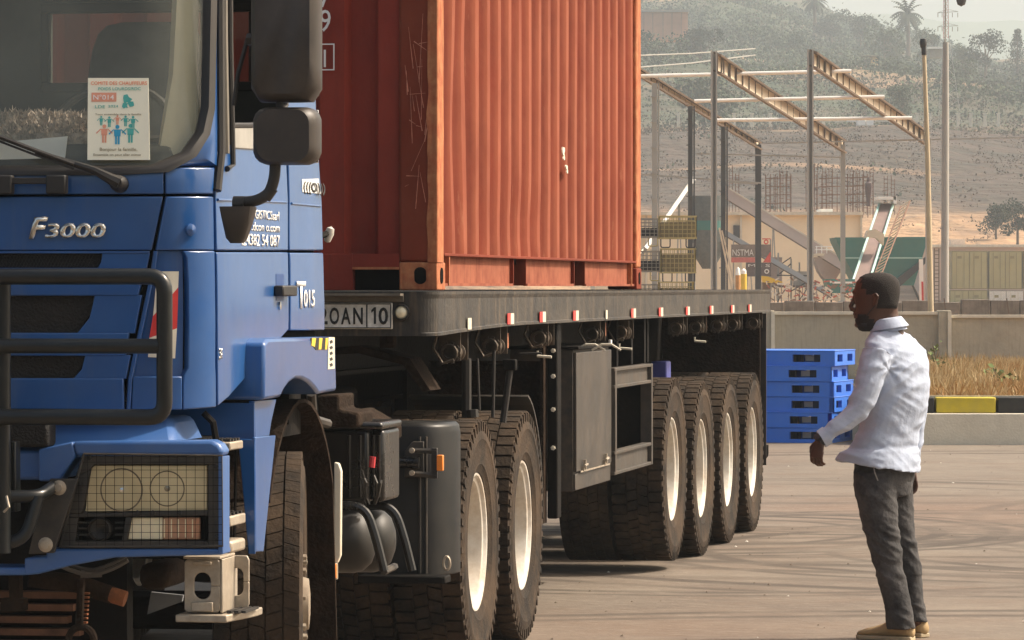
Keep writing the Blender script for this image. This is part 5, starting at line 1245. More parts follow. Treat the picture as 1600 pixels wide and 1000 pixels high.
# door belt crease
m = MB()
for sg in (1, -1):
    for (sa, ta, sb, tb) in ((340,312,447,316),(455,318,500,322)):
        pts = []
        for i in range(13):
            u, z = uz(sa+(sb-sa)*i/12, ta+(tb-ta)*i/12); pts.append(plan(sg*u, z, .001))
        m.tube(pts, .0045, 6)
m.build("belt_crease", blue, tk, smooth=True)
# windscreen, rubber seal and blue surround
uS, zS = uz(318, 200); _, zB = uz(150, 258); gl = (-uS, uS, zB, 2.93, .20)
uO, _ = uz(331, 200); _, zO = uz(150, 274); so = (-uO, uO, zO, 2.985, .235)
uR, zR0 = uz(339, 262)
uring("windscreen_seal", so, gl, rubber, off=.012, th=.035, offi=-.012)
uring("windscreen_surround", (-uR, uR, uz(150, 262)[1]+.0, 3.06, .02), (so[0]+.004, so[1]-.004, so[2]+.004, so[3]-.004, .232), blue, off=0, th=.03)
ws = uglass("windscreen", gl, wind_glass, -.014)
# black door seal and drip rail between windscreen pillar and door
def upath(pts, off, sg=1): return [plan(sg*u, z, off) for (u, z) in [uz(*p) for p in pts]]
for sg in (1, -1):
    m = MB(); m.tube(upath([(341,-200),(342,60),(343,240),(337,298)], .004, sg), .016, 8); m.build("pillar_drip_rail", rubber, tk, smooth=True)
    m = MB(); m.tube(upath([(349,-200),(350,60),(353,240)], .0, sg), .013, 8); m.build("door_frame", M("door_frame_grey", (.16,.145,.12), .5) if "door_frame_grey" not in bpy.data.materials else bpy.data.materials["door_frame_grey"], tk, smooth=True)
    m = MB(); m.tube(upath([(356,-200),(357,60),(361,258),(352,264)], .006, sg), .010, 8); m.build("door_seal", rubber, tk, smooth=True)
    m = MB(); m.tube(upath([(446,-200),(446,165),(420,190),(390,196),(362,196)], .002, sg), .010, 8); m.build("window_seal", rubber, tk, smooth=True)
du0, _ = uz(356, 60); du1, _ = uz(446, 60); _, dz0 = uz(400, 192)
for sg in (1, -1):
    pass
    # top bar of the door and roof edge
    m = MB(); m.slab([[plan(sg*(uR+(UMAX-uR)*i/24), z, 0) for i in range(25)] for z in (2.96, 3.06)], [[plan(sg*(uR+(UMAX-uR)*i/24), z, -.04) for i in range(25)] for z in (2.96, 3.06)]); m.build("roof_edge", blue, tk)
# pale sill patch seen under the side window, inner pillar and trim
uq0, zq0 = uz(360,193); uq1, zq1 = uz(392,233)
patch("quarter_panel_pale", [(359,194),(363,232)], [(396,194),(396,234)], M("pale_grey_panel", (.32,.31,.28), .5), off=.006, th=.02, nr=2, nc=3, mirror=False)
# roof
rings = []
for (z, k) in ((3.062, 1.0),(3.11,.985),(3.15,.93),(3.165,.7)):
    rings.append([Vector((plan(u, 3.06, 0).x*k, (plan(u, 3.06, 0).y+3.2)*k-3.2, z)) for u in us])
m = MB(); m.loft(rings); m.build("roof", blue, tk, smooth=True)
# cab back wall with rear window, floor
YR = plan(UMAX, 2.0).y
wx0 = TK.front(80, 0, YR).x; wx1 = TK.front(392, 0, YR).x; wz1 = TK.front(0, 22, YR).z; wz0 = TK.front(0, 131, YR).z
m = MB(); yb = YR-.03
for (a, b, c, d) in ((-1.17,-wx1,1.4,3.06),(wx1,1.17,1.4,3.06),(-wx1,wx1,1.4,wz0),(-wx1,wx1,wz1,3.06),(-wx0,wx0,wz0,wz1)):
    m.mm(a, b, yb, yb+.05, c, d)
m.build("rear_wall", M("cab_back", (.06,.062,.055), .8), tk)
for sg in (1, -1):
    a, b = sorted((sg*wx0, sg*wx1)); m = MB(); m.mm(a-.03, b+.03, yb-.012, yb-.002, wz0-.035, wz0); m.mm(a-.03, b+.03, yb-.012, yb-.002, wz1, wz1+.035); m.mm(a-.03, a, yb-.012, yb-.002, wz0, wz1); m.mm(b, b+.03, yb-.012, yb-.002, wz0, wz1); m.build("rear_window_seal", rubber, tk, bevel=.005)
    m = MB(); m.mm(a, b, yb+.02, yb+.026, wz0, wz1); m.build("rear_window", side_glass, tk)
m = MB(); m.mm(-1.15, 1.15, YF+.2, YR-.05, 1.14, 1.18); m.mm(-1.15, 1.15, -2.9, YR-.05, 1.18, 1.55); m.build("cab_floor", steelblk, tk)
m = MB(); m.mm(-1.1, 1.1, YF+.5, YR-.05, 2.98, 3.0); m.build("headliner", trim, tk)
# inner A pillar trim, dashboard, seat, steering wheel
for sg in (1, -1):
    L_ = [(uS-.17, 2.0), (uS-.10, 2.35), (uS-.075, 2.96)]; m = MB()
    m.slab([[plan(sg*u, z, -.05) for u in (a, a+.07, uS+.02)] for (a, z) in L_], [[plan(sg*u, z, -.09) for u in (a, a+.07, uS+.02)] for (a, z) in L_]); m.build("pillar_trim", trim, tk, smooth=True)
ZD = TK.front(50, 228, YF+.3).z
m = MB(); m.mm(-1.1, 1.1, YF+.12, YF+.62, 1.7, ZD); m.build("dashboard", M("dash_grey", (.05,.048,.043), .85), tk, bevel=.04)
def seat(x):
    m = MB(); y = -3.25
    prof = [(0,.26,2.50),(0,.27,2.3),(0,.27,1.95)]
    rings = []
    for (z, hw, yy) in ((1.62,.25,.0),(2.0,.235,.05),(2.35,.215,.10),(2.50,.20,.13),(2.56,.18,.14),(2.59,.15,.15),(2.60,.10,.155)):
        rings.append([Vector((x+math.copysign(abs(math.cos(a))**.6, math.cos(a))*hw, y+yy+math.copysign(abs(math.sin(a))**.6, math.sin(a))*.07, z)) for a in [2*PI*i/20 for i in range(20)]])
    m.loft(rings); m.build("seat_backrest", seat_m, tk, smooth=True); m = MB(); m.mm(x-.25, x+.25, -3.72, -3.2, 1.55, 1.72); m.build("seat_cushion", seat_m, tk, bevel=.05)
seat(.69); seat(-.58)
m = MB(); c = Vector((.76, -3.95, 2.16)); ex = Vector((1,0,0)); ez = Vector((0,.55,.83)); m.tube(arc(c, .22, 0, 2*PI, 32, ex, ez), .014, 8, caps=False); m.tube([c-ex*.21, c+ex*.21], .014, 6); m.tube([c, c+Vector((0,-.25,-.4))], .03, 8); m.build("steering_wheel", blackplastic, tk, smooth=True)
# lettering on the hood, door, rear panel
def utext(body, s, t, size, mat, name="lettering", fit=None, shear=0, ext=.004, side=False, bold=.0, sx=1, off=.001):
    u, z = uz(s, t); p = plan(u, z, off); q = plan(u+.05, z, off); xd = (q-p); return text(body, name, size, mat, tk, p, xd, (0,0,1), ext, fit=fit, shear=shear, bold=bold, sx=sx)
utext("F", 46, 372, .068, chrome, "badge_letter", fit=.062, shear=.25, ext=.012, bold=.03)
utext("3000", 71, 371, .046, chrome, "badge_letters", fit=.195, shear=.15, ext=.012, bold=.03)
def stext(body, s0, s1, t, size, mat, name="door_lettering", bold=.01):
    u0, z0_ = uz(s0, t); u1, _ = uz(s1, t); p = plan(u0, z0_, .0015); return text(body, name, size, mat, tk, p, (0,1,0), (0,0,1), .001, fit=(u1-u0), bold=bold)
stext("DCON LOGISTICSsarl", 360, 435, 339, .031, white_p); stext("www.dcon o.com", 372, 436, 359, .030, white_p); stext(".24382 54 087", 377, 436, 383, .040, white_p)
stext("T", 463, 477, 481, .095, white_p, "fleet_number", .02); stext("015", 474, 491, 480, .062, white_p, "fleet_number", .02)
patch("sticker", [(471,280),(472,300)], [(497,279),(500,303)], white_p, off=.002, th=.002, nr=2, nc=3, bevel=0, mirror=False)
stext("(((O)))", 473, 502, 297.5, .032, black_p, "sticker_mark", .03)
stext("380", 342, 355, 561, .035, chrome, "engine_badge", .03)
# door handle
p = plan(uz(436,454)[0], uz(436,454)[1], 0); m = MB(); hh_ = uz(440,454); q0, q1 = uz(428,463), uz(449,446)
m.slab([[plan(u, z, .035) for u in (q0[0], (q0[0]+q1[0])/2, q1[0])] for z in (q0[1], q1[1])], [[plan(u, z, .0) for u in (q0[0], (q0[0]+q1[0])/2, q1[0])] for z in (q0[1], q1[1])]); hd = m.build("door_handle", blackplastic, tk, bevel=.006)
m = MB(); c = plan(uz(436,478)[0], uz(436,478)[1], 0); m.lathe([(.014,0),(.014,.006),(.0,.007)], c, (1,0,0), 14); m.build("lock", chrome, tk, smooth=True)
patch("handle_recess", [(431,428),(431,470)], [(443,428),(443,470)], M("recess_blue", (.012,.06,.21), .4), off=.0012, th=.002, nr=2, nc=2, bevel=0, mirror=False)
m = MB(); c = plan(uz(297,359)[0], uz(297,359)[1], 0); n_ = (plan(uz(297,359)[0], uz(297,359)[1], .1)-c); m.lathe([(.02,0),(.018,.008),(0,.014)], c, n_, 16); m.build("bolt_cover", blue, tk, smooth=True)
# wipers and their carriers
m = MB(); a = [plan(*uz(s, t), .05) for s, t in ((-40,206),(0,213),(60,236),(120,258))]; m.tube(a, .008, 6); m.tube([p+Vector((0,0,-.014)) for p in a], .005, 4); w1 = m.build("wiper_blade", rubber, tk)
m = MB(); a = [plan(*uz(s, t), .045) for s, t in ((60,238),(150,266),(176,280),(190,287))]; m.tube(a, 1, 8, rs=[.007,.012,.018,.022]); c = plan(*uz(188,288), .0); m.lathe([(.028,0),(.026,.04),(.018,.055),(0,.056)], c, (0,-1,.1), 16); m.build("wiper_arm", blackplastic, tk, smooth=True)
for (sa, sb) in ((75,106),(-60,22)):
    m = MB(); m.mm(TK.front(sa, 0, YF).x, TK.front(sb, 0, YF).x, YF-.03, YF+.01, uz(80,304)[1], uz(80,274)[1]); m.build("carrier_block", blackplastic, tk, bevel=.006)
m = MB(); m.mm(TK.front(-60, 0, YF).x, TK.front(80, 0, YF).x, YF-.022, YF+.0, uz(80,288)[1], uz(80,278)[1]); m.build("carrier_strip", blackplastic, tk, bevel=.003)
for k in range(2):
    m = MB(); a = [plan(-u_, z_, .05) for (u_, z_) in [uz(s, t) for s, t in ((40,240),(190,287))]]
    m.tube([Vector((-.2-.75*k,YF-.05,2.3)), Vector((-.75-.4*k,YF-.05,2.13))], .01, 6); m.build("wiper_blade", rubber, tk)
# mirrors
def mirror_(s0, s1, t0, t1, yy, dep, name, rad_):
    a = TK.front(s0, t1, yy); b = TK.front(s1, t0, yy); cx, cz = (a.x+b.x)/2, (a.z+b.z)/2; hw, hh = (b.x-a.x)/2, (b.z-a.z)/2; rings = []
    for (f, k, kz) in ((0,.80,.90),(.12,.92,.96),(.35,.99,.99),(.6,1.0,1.0),(.9,1,1),(1.0,.96,.985)):
        ring = []
        for i in range(40):
            th_ = 2*PI*i/40; q = rr(th_, hw*k, hh*kz, rad_); ring.append(Vector((cx+q*math.cos(th_), yy+dep*f, cz+q*math.sin(th_))))
        rings.append(ring)
    m = MB(); m.loft(rings); mi = m.build(name, mirrorplastic, tk, smooth=True)
    m = MB(); m.mm(cx-hw*.88, cx+hw*.88, yy+dep, yy+dep+.004, cz-hh*.92, cz+hh*.92); m.build("mirror_glass", M("mirror_glass", (.7,.7,.7), .03, 1, 0) if "mirror_glass" not in bpy.data.materials else bpy.data.materials["mirror_glass"], mi, bevel=.002)
mirror_(388, 494, -95, 159, -4.62, .11, "mirror_housing", .035); mirror_(391, 493, 166, 257, -4.62, .11, "wide_mirror_housing", .045)
P = lambda s, t, y=-4.56: TK.front(s, t, y)
m = MB(); m.tube(bendpath([P(430,255), P(429,290), P(412,314), P(372,316)], .05), .018, 10); m.build("mirror_arm", blackplastic, tk, smooth=True)
m = MB(); m.tube([P(437,172), P(437,150)], .012, 8); m.build("mirror_link", blackplastic, tk)
m = MB(); m.tube([P(387,60), P(372,115), P(365,165)], .008, 6); m.tube([P(386,62), P(396,62)], .02, 6); m.build("mirror_stay", blackplastic, tk)
m = MB(); m.tube([P(365,318), P(382,318)], .024, 10); m.build("mirror_pivot", blackplastic, tk, smooth=True)
rings = []
for (t, s0, s1, dd) in ((323,346,398,.055),(330,347,397,.055),(350,351,392,.05),(372,355,385,.04),(380,361,380,.03)):
    a = P(s0, t); b = P(s1, t); cx = (a.x+b.x)/2; hw = (b.x-a.x)/2; ring = []
    for i in range(24):
        th_ = 2*PI*i/24; q = rr(th_, hw, dd, .02); ring.append(Vector((cx+q*math.cos(th_), -4.56+q*math.sin(th_), a.z)))
    rings.append(ring)
m = MB(); m.loft(rings); m.build("mirror_bracket_cover", mirrorplastic, tk, smooth=True)
m = MB(); m.mm(-1.62, -1.42, -4.62, -4.51, 2.35, 2.95); m.build("mirror_housing", mirrorplastic, tk, bevel=.03)
# --- bumper
blue_b = M("bumper_blue", (.025,.11,.34), .35, 0, .12, 3, dust=.45, dcol=(.10,.14,.22), dscale=3, coat=.35)
YB = -4.70
def fpoly(pts, y): return [TK.front(s, t, y) for s, t in pts]
def fpr(name, pts, y, dep, mat, bevel=.01, parent=None, mirror=False):
    P_ = fpoly(pts, y); m = MB(); m.prism(P_, (0, dep, 0)); o = m.build(name, mat, parent or tk, bevel=bevel)
    if mirror: m = MB(); m.prism([Vector((-p.x, p.y, p.z)) for p in P_], (0, dep, 0)); m.build(name, mat, parent or tk, bevel=bevel)
    return o
fpr("bumper_corner", [(113,690),(330,688),(342,694),(348,704),(348,713),(118,713)], YB, .10, blue_b, .012, mirror=True)
fpr("bumper_corner", [(60,702),(113,690),(118,713),(92,752),(60,752)], YB+.002, .10, blue_b, .006, mirror=True)
fpr("bumper_corner", [(341,713.5),(348,713.5),(348,866),(341,866)], YB+.002, .10, blue_b, .002, mirror=True)
fpr("bumper_lower", [(72,858),(348,858),(348,867),(180,871),(110,884),(60,897),(38,899),(38,872),(72,870)], YB+.004, .12, blue_b, .006, mirror=True)
fpr("bumper_lip", [(-380,887),(38,887),(60,893),(38,899),(-380,899)], YB+.006, .2, blue_b, .006)
fpr("bumper_top", [(-330,703),(92,703),(88,750),(-330,750)], YB+.03, .3, blue_b, .012)
a = TK.front(300, 690, YB+.05); m = MB(); zt_ = TK.front(0, 651, YB+.2).z
m.loft([[Vector((-1.16, YB+.02, 1.13)), Vector((1.16, YB+.02, 1.13)), Vector((1.16, YB+.5, 1.13)), Vector((-1.16, YB+.5, 1.13))], [Vector((-1.10, YB+.20, zt_)), Vector((1.10, YB+.20, zt_)), Vector((1.10, YB+.5, zt_)), Vector((-1.10, YB+.5, zt_))]]); m.build("bumper_upper_shelf", blue_b, tk, bevel=.02)
m = MB(); a = TK.front(-200, 697, YB+.02); b = TK.front(78, 655, YB+.02); m.mm(-b.x, b.x, YB+.0, YB+.1, a.z, b.z); m.build("bumper_grille", ginl, tk, bevel=.01)
# --- headlight unit
hf = M("headlight_frame_black", (.018,.017,.016), .5, 0, .2, 12, dust=.75, dcol=(.10,.08,.058), dscale=7)
bowlm = M("bright_bowl", (.9,.84,.68), .18, .85, .05, 8)
def hl(mir):
    T = (lambda p: Vector((-p.x, p.y, p.z))) if mir else (lambda p: p)
    def pr(name, pts, y, dep, mat, par, bevel=.003):
        m = MB(); m.prism([T(p) for p in fpoly(pts, y)], (0, dep, 0)); return m.build(name, mat, par, bevel=bevel)
    hb = pr("headlight", [(128,712),(343,713),(343,857),(92,857)], YB+.09, .10, darkgap, tk)
    pr("bezel", [(128,712),(343,713),(343,727),(325,726),(147,726),(140,735),(118,745)], YB+.01, .09, hf, hb)
    pr("bezel", [(325,726.3),(343,727.3),(343,857),(325,857)], YB+.01, .09, hf, hb)
    pr("bezel", [(118,745),(140,735),(130,795),(128,802),(103,802)], YB+.012, .09, hf, hb)
    pr("bezel", [(103,802.3),(325,798),(325,806),(103,808.5)], YB+.012, .09, hf, hb)
    pr("bezel", [(102,809),(122,808.6),(117,846),(325,845.5),(325,857),(92,857)], YB+.012, .09, hf, hb)
    pr("bezel", [(190,846),(196,808),(205,808),(198,846)], YB+.014, .09, hf, hb)
    # bowls and lenses
    pr("reflector_tray", [(142,727),(324,727),(324,797),(132,799)], YB+.045, .004, clearlens, hb, 0)
    for (s, t, rp) in ((197,764,33),(268,762,27)):
        c = T(TK.front(s, t, YB+.08)); r_ = rp/486
        m = MB(); m.lathe([(r_,.050),(r_*.97,.044),(r_*.8,.012),(r_*.45,-.018),(0,-.03)], c, (0,-1,0), 32); m.build("reflector_bowl", bowlm if s < 230 else lensgrey, hb, smooth=True)
        m = MB(); m.lathe([(r_*1.02,.052),(r_*1.02,.060),(r_*.95,.060)], c, (0,-1,0), 32); m.build("bowl_ring", lensgrey, hb, smooth=True)
        m = MB(); k = .30 if s < 230 else .55; m.lathe([(r_*k,.02),(r_*k,.045),(r_*k*.8,.055),(0,.06)], c, (0,-1,0), 20); m.build("bulb", chrome if s < 230 else lensgrey, hb, smooth=True)
    pr("headlight_lens", [(144,728),(323,728),(323,797),(134,799),(136,775)], YB+.022, .004, lens_glass, hb, 0)
    pr("turn_lens", [(205,808.5),(254,808.5),(254,843),(199,843)], YB+.03, .02, clearlens, hb)
    pr("amber_lens", [(254.5,808.5),(312,808.5),(312,843),(254.5,843)], YB+.03, .02, M("amber_dusty", (.52,.24,.13), .3, 0, .2, 60, dust=.6, dcol=(.5,.36,.24), dscale=20) if "amber_dusty" not in bpy.data.materials else bpy.data.materials["amber_dusty"], hb)
    for k in range(5): pr("lens_rib", [(256+11*k,811),(257.5+11*k,811),(257.5+11*k,840),(256+11*k,840)], YB+.027, .004, clearlens, hb, 0)
    c = T(TK.front(160, 826, YB+.06)); m = MB(); m.lathe([(.036,0),(.038,.04),(.034,.045),(.03,.03),(.0,.01)], c, (0,-1,0), 28); m.build("fog_lamp_cover", hf, hb, smooth=True)
    for tt in (815, 824, 834):
        pr("fog_slat", [(120,tt),(141,tt),(141,tt+3),(120,tt+3)], YB+.03, .02, hf, hb, .001); pr("fog_slat", [(179,tt),(194,tt),(193,tt+3),(179,tt+3)], YB+.03, .02, hf, hb, .001)
    # wire guard
    m = MB(); yg = YB-.012; fr_ = [T(p) for p in fpoly([(131,709),(347,712),(348,853),(95,854)], yg)]; m.tube(fr_+[fr_[0]], .0038, 6); g_ = m.build("lamp_guard", hf, tk, smooth=True)
    m = MB()
    for k in range(1, 18):
        s = 95+k*14.0; f0 = max(0, (131-s)/36) if s < 131 else 0; m.tube([T(TK.front(s, 709.5+f0*144+.0, yg)), T(TK.front(s, 853.5, yg))], .0010, 4)
    for k in range(1, 12):
        tt = 710+k*12.2; sL = 131-(tt-709)/145*36; m.tube([T(TK.front(sL, tt, yg+.002)), T(TK.front(347.5, tt, yg+.002))], .0010, 4)
    m.build("guard_wire", darkgap, g_)['kind'] = 'stuff'
    for (s, t) in ((141,715),(126,760),(134,802),(215,801),(239,801),(281,801),(338,729),(338,840)):
        m = MB(); m.lathe([(.008,0),(.008,.006),(0,.008)], T(TK.front(s, t, YB+.008)), (0,-1,0), 8); m.build("screw", blackplastic, hb)
hl(False); hl(True)
# --- bull bar
yb_ = -4.93; Pb = lambda s, t: TK.front(s, t, yb_)
def bl(p): return Vector((-p.x, p.y, p.z))
path = [Pb(257,600), Pb(257,432), Pb(0,432)]; full = bendpath([Vector((0,yb_,Pb(0,652).z))]+[Pb(257,652), Pb(257,432)]+[Vector((0,yb_,Pb(0,432).z))], .05)
m = MB(); m.tube(full+[bl(p) for p in full[::-1]][1:], .0255, 14, caps=False); bb = m.build("bull_bar", pipeblack, tk, smooth=True)
m = MB(); m.tube([bl(Pb(250,541)), Pb(250,541)], .024, 12); m.build("bull_bar_rung", pipeblack, bb, smooth=True)
for sg in (1, -1):
    f_ = (lambda p: p) if sg > 0 else bl
    m = MB(); m.tube([f_(TK.front(4, 440, yb_+.045)), f_(TK.front(4, 864, yb_+.045))], .026, 12); m.build("bull_bar_upright", pipeblack, bb, smooth=True)
    m = MB(); m.prism([f_(TK.front(s, t, yb_+.08)) for s, t in ((14,690),(24,690),(25,800),(12,800))], (0,.06,0)); m.build("bull_bar_plate", pipeblack, bb, bevel=.004)
    m = MB(); m.tube(bendpath([f_(TK.front(-40,775,yb_+.05)), f_(TK.front(60,776,yb_+.1)), f_(TK.front(84,760,YB-.02))], .04), .02, 10); m.build("bull_bar_stay", pipeblack, bb, smooth=True)
    m = MB(); m.tube(bendpath([f_(TK.front(-40,848,yb_+.05)), f_(TK.front(38,848,yb_+.08)), f_(TK.front(60,776,yb_+.10))], .06), .02, 10); m.build("bull_bar_stay", pipeblack, bb, smooth=True)
    m = MB(); m.prism([f_(TK.front(s, t, YB-.03)) for s, t in ((78,748),(122,748),(84,864),(44,866),(60,800))], (0,.02,0)); m.build("mounting_plate", hf, bb, bevel=.003)
    for (s, t) in ((93,762),(72,851)):
        c = f_(TK.front(s, t, YB-.03)); m = MB(); m.lathe([(.022,0),(.024,.006),(.013,.010),(.013,.022),(0,.023)], c, (0,-1,0), 14); m.build("mounting_bolt", alu, bb, smooth=True)
m = MB(); m.tube([TK.front(10,775,yb_), TK.front(14,792,yb_-.01), TK.front(6,800,yb_)], .004, 5); m.build("wire_tie", alu, tk)
# --- below the bumper: radiator, cross member, springs, tow eye
m = MB(); a = TK.front(60, 1010, -4.35); 
for k in range(9):
    z = .66-.04*k; m.mm(-.42, TK.front(125,0,-4.35).x-.02*(k%3), -4.36, -4.30, z, z+.022)
m.build("radiator_fins", rust, tk)['kind'] = 'stuff'
m = MB(); m.mm(-.9, .9, -4.28, -4.2, .3, 1.1); m.build("radiator_core", steelblk, tk)
m = MB(); m.tube([TK.front(45,903,-4.5), TK.front(120,912,-4.45), TK.front(175,930,-4.4)], .030, 12); m.build("tie_bar", mud, tk, smooth=True)
m = MB(); m.tube([TK.front(173,929,-4.41), TK.front(196,936,-4.41)], .026, 12); m.build("rusty_bush", M("rust_orange", (.22,.075,.025), .8, 0, .4, 30), tk, smooth=True)
m = MB()
for k in range(8): p = TK.front(133, 927+k*6.5, -4.5); m.box(p, (.028-.002*k,.02,.006))
m.build("orange_fins", bpy.data.materials["rust_orange"], tk)['kind'] = 'stuff'
m = MB(); m.tube([TK.front(127,905,-4.55), TK.front(124,975,-4.55)], .013, 8); m.tube(arc(TK.front(127,1000,-4.55), .042, 0, 2*PI, 20, (1,0,0), (0,0,1)), .012, 8); m.build("tow_eye", mud, tk, smooth=True)
m = MB(); m.tube(bendpath([TK.front(85,878,-4.5), TK.front(120,900,-4.48), TK.front(165,898,-4.46), TK.front(200,875,-4.45)], .08), .008, 6); m.tube(bendpath([TK.front(95,876,-4.42), TK.front(125,893,-4.42), TK.front(165,890,-4.42), TK.front(192,872,-4.42)], .08), .006, 6); m.build("air_hose", M("hose_grey", (.10,.09,.08), .6), tk, smooth=True)
m = MB(); m.prism(fpoly([(12,898),(30,898),(30,935),(38,935),(38,955),(0,958),(0,935),(14,935)], -4.6), (0,.05,0)); m.build("tow_bracket", mud, tk, bevel=.004)
m = MB(); m.tube([Vector((-1.0,-2.95,.52)), Vector((1.0,-2.95,.52))], .07, 12); m.mm(-.6,.6,-3.05,-2.85,.40,.56); m.build("front_axle", steelblk, tk)
for sg in (1, -1):
    m = MB()
    for k in range(7): m.tube([Vector((sg*.45, -3.75+.06*k, .82-.0*k-.012*k)), Vector((sg*.45, -2.95, .64-.014*k)), Vector((sg*.45, -2.15-.06*k, .82-.012*k))], .016, 6)
    m.build("leaf_spring", steelblk, tk)
m = MB()
for sg in (1, -1):
    a, b = sorted((sg*.38, sg*.46)); m.mm(a, b, -4.3, 2.9, .80, 1.08)
m.mm(-.45,.45,-3.6,-3.4,.8,1.0); m.mm(-.45,.45,0,.1,.8,1.0); m.mm(-.45,.45,2.75,2.85,.8,1.05); m.build("chassis_rail", steelblk, tk)
m = MB(); m.mm(-.36,.36,-4.1,-2.5,.62,1.12); m.build("engine", steelblk, tk, bevel=.05)
# wiring, grey flap behind the steps
m = MB(); m.prism(fpoly([(236,925),(286,930),(284,940),(230,960)], -3.9), (0,.02,0)); m.build("splash_flap", M("flap_grey", (.16,.17,.18), .7), tk)
m = MB(); m.prism(fpoly([(215,880),(262,880),(262,922),(215,922)], -4.3), (0,.3,0)); m.build("air_dryer", mud, tk, bevel=.03)
# --- steps
def step(t0, t1, s1, y0, y1, nm="step"):
    a = TK.side(350, t0, 1.265); zt_ = TK.front(345, t0, y0).z; zb_ = TK.front(345, t1, y0).z
    m = MB(); m.mm(1.0, 1.262, y0, y1, zb_, zt_-.006); o = m.build(nm, alu, tk, bevel=.005)
    m = MB()
    for k in range(9):
        for j in range(4): m.box((1.03+k*.027, y0+.03+(y1-y0-.06)*j/3, zt_-.003), (.018,.02,.012))
    m.build("step_tread", blackplastic, o)
for (t0, t1, s1) in ((688,704,380),(804,823,384)):
    yE = TK.side(s1, t0, 1.262).y; step(t0, t1, s1, -4.36, yE)
yE = TK.side(384, 860, 1.262).y
m = MB(); m.tube([TK.side(369, 704, 1.22), TK.side(366, 846, 1.22)], .006, 6); m.build("step_stay", steelblk, tk)
m = MB(); a = TK.front(350, 846, -4.36); b = TK.front(350, 866, -4.36); m.mm(1.02, 1.262, -4.34, yE, b.z, a.z); m.build("lower_step_box", alu, tk, bevel=.01)
# cast plates with oval holes
def ovalplate(name, P0, ex, ez, w_, h_, dep, ow, oh):
    n = 48; c = Vector(P0)+Vector(ex)*w_/2+Vector(ez)*h_/2; nd = Vector(ex).cross(Vector(ez)); rows = []
    for k in (1, 0):
        row = []
        for i in range(n+1):
            th_ = 2*PI*i/n; q = rr(th_, w_/2, h_/2, .01) if k else rr(th_, ow/2, oh/2, ow/2-.0005); row.append(c+Vector(ex)*q*math.cos(th_)+Vector(ez)*q*math.sin(th_))
        rows.append(row)
    m = MB(); m.slab(rows, [[p-nd*dep for p in r_] for r_ in rows]); return m.build(name, alu, tk, bevel=.003)
a = TK.front(288, 957, -4.52); b = TK.front(344, 874, -4.52); ovalplate("step_bracket_plate", a, (1,0,0), (0,0,1), b.x-a.x, b.z-a.z, .012, (b.x-a.x)*.46, (b.z-a.z)*.50)
m = MB(); m.mm(b.x+.0, b.x+.008, -4.52, -4.30, a.z, b.z); m.mm(a.x-.004, b.x, -4.52, -4.3, b.z, b.z+.008); m.build("bracket_flange", alu, tk, bevel=.002)
a2 = TK.front(350, 950, -4.34); b2 = TK.front(389, 868, -4.34); ovalplate("step_bracket_plate", a2, (1,0,0), (0,0,1), b2.x-a2.x, b2.z-a2.z, .012, (b2.x-a2.x)*.55, (b2.z-a2.z)*.52)
m = MB(); P_ = [Vector((a.x-.02, -4.56, a.z-.004)), Vector((b.x+.03, -4.56, a.z-.004)), Vector((b2.x+.015, -4.30, a.z-.004)), Vector((b2.x+.015, -4.2, a.z-.004)), Vector((a.x-.02, -4.2, a.z-.004))]; m.prism(P_, (0,0,-.024)); st = m.build("bottom_step", alu, tk, bevel=.004)
m = MB()
for k in range(8): m.box((a.x+.02+k*.024, -4.40, a.z+.002), (.014,.2,.008))
m.build("step_tread", blackplastic, st)
m = MB(); p = TK.front(316, 948, -4.53); m.box(p, (.07,.012,.03)); p = TK.front(316, 880, -4.53); m.box(p, (.06,.01,.012)); m.build("bracket_tab", alu, tk, bevel=.003)
# --- front fender, lower side panels, arch
def sp(pts, x, dep, name, mat, bevel=.008, mirror=True, parent=None):
    P_ = [TK.side(s, t, x) for s, t in pts]; m = MB(); m.prism(P_, (-dep, 0, 0)); o = m.build(name, mat, parent or tk, bevel=bevel)
    if mirror: m = MB(); m.prism([Vector((-p.x, p.y, p.z)) for p in P_], (dep, 0, 0)); m.build(name, mat, parent or tk, bevel=bevel)
    return o
fender = [(414,536),(420,529),(524,526),(526,611),(499,616),(492,606),(484,598),(473,592),(462,592),(452,599),(444,610),(439,621),(413,625)]
sp(fender, 1.305, .17, "front_fender", blue, bevel=.012)
P_ = [TK.side(s, t, 1.255) for s, t in ((414,528),(425,518),(520,516),(524,524))]; 
# bands on the fender: hazard sticker and white strip
for i, (s0, s1) in enumerate(((487,493),(498,503),(508,512))):
    P_ = [TK.side(s, t, 1.3075) for s, t in ((s0+1,528),(s1+1,528),(s1-1,546-(i==0)*4),(s0,546-(i==0)*6))]; m = MB(); m.prism(P_, (-.002,0,0)); m.build("hazard_stripe", yellow_p, tk)
P_ = [TK.side(s, t, 1.3065) for s, t in ((486,528),(513,528),(512,546),(494,547),(487,538))]; m = MB(); m.prism(P_, (-.002,0,0)); m.build("hazard_sticker", black_p, tk)
P_ = [TK.side(s, t, 1.307) for s, t in ((513.5,527),(523,527),(523,576),(512.5,577))]; m = MB(); m.prism(P_, (-.002,0,0)); stp = m.build("white_sticker", cream_p, tk)
for k in range(5):
    P_ = [TK.side(s, t, 1.3085) for s, t in ((515.5,533+k*9),(519,531+k*9),(520.5,535+k*9),(517,537+k*9))]; m = MB(); m.prism(P_, (-.0015,0,0)); m.build("sticker_mark", black_p, stp)
sp([(398,626),(432,624),(424,660),(421,681),(399,684)], 1.27, .02, "sill_panel", blue, bevel=.003)
m = MB(); a = TK.front(345, 684, -4.0); b = TK.front(400, 632, -4.0); ys = TK.side(399, 650, 1.27).y
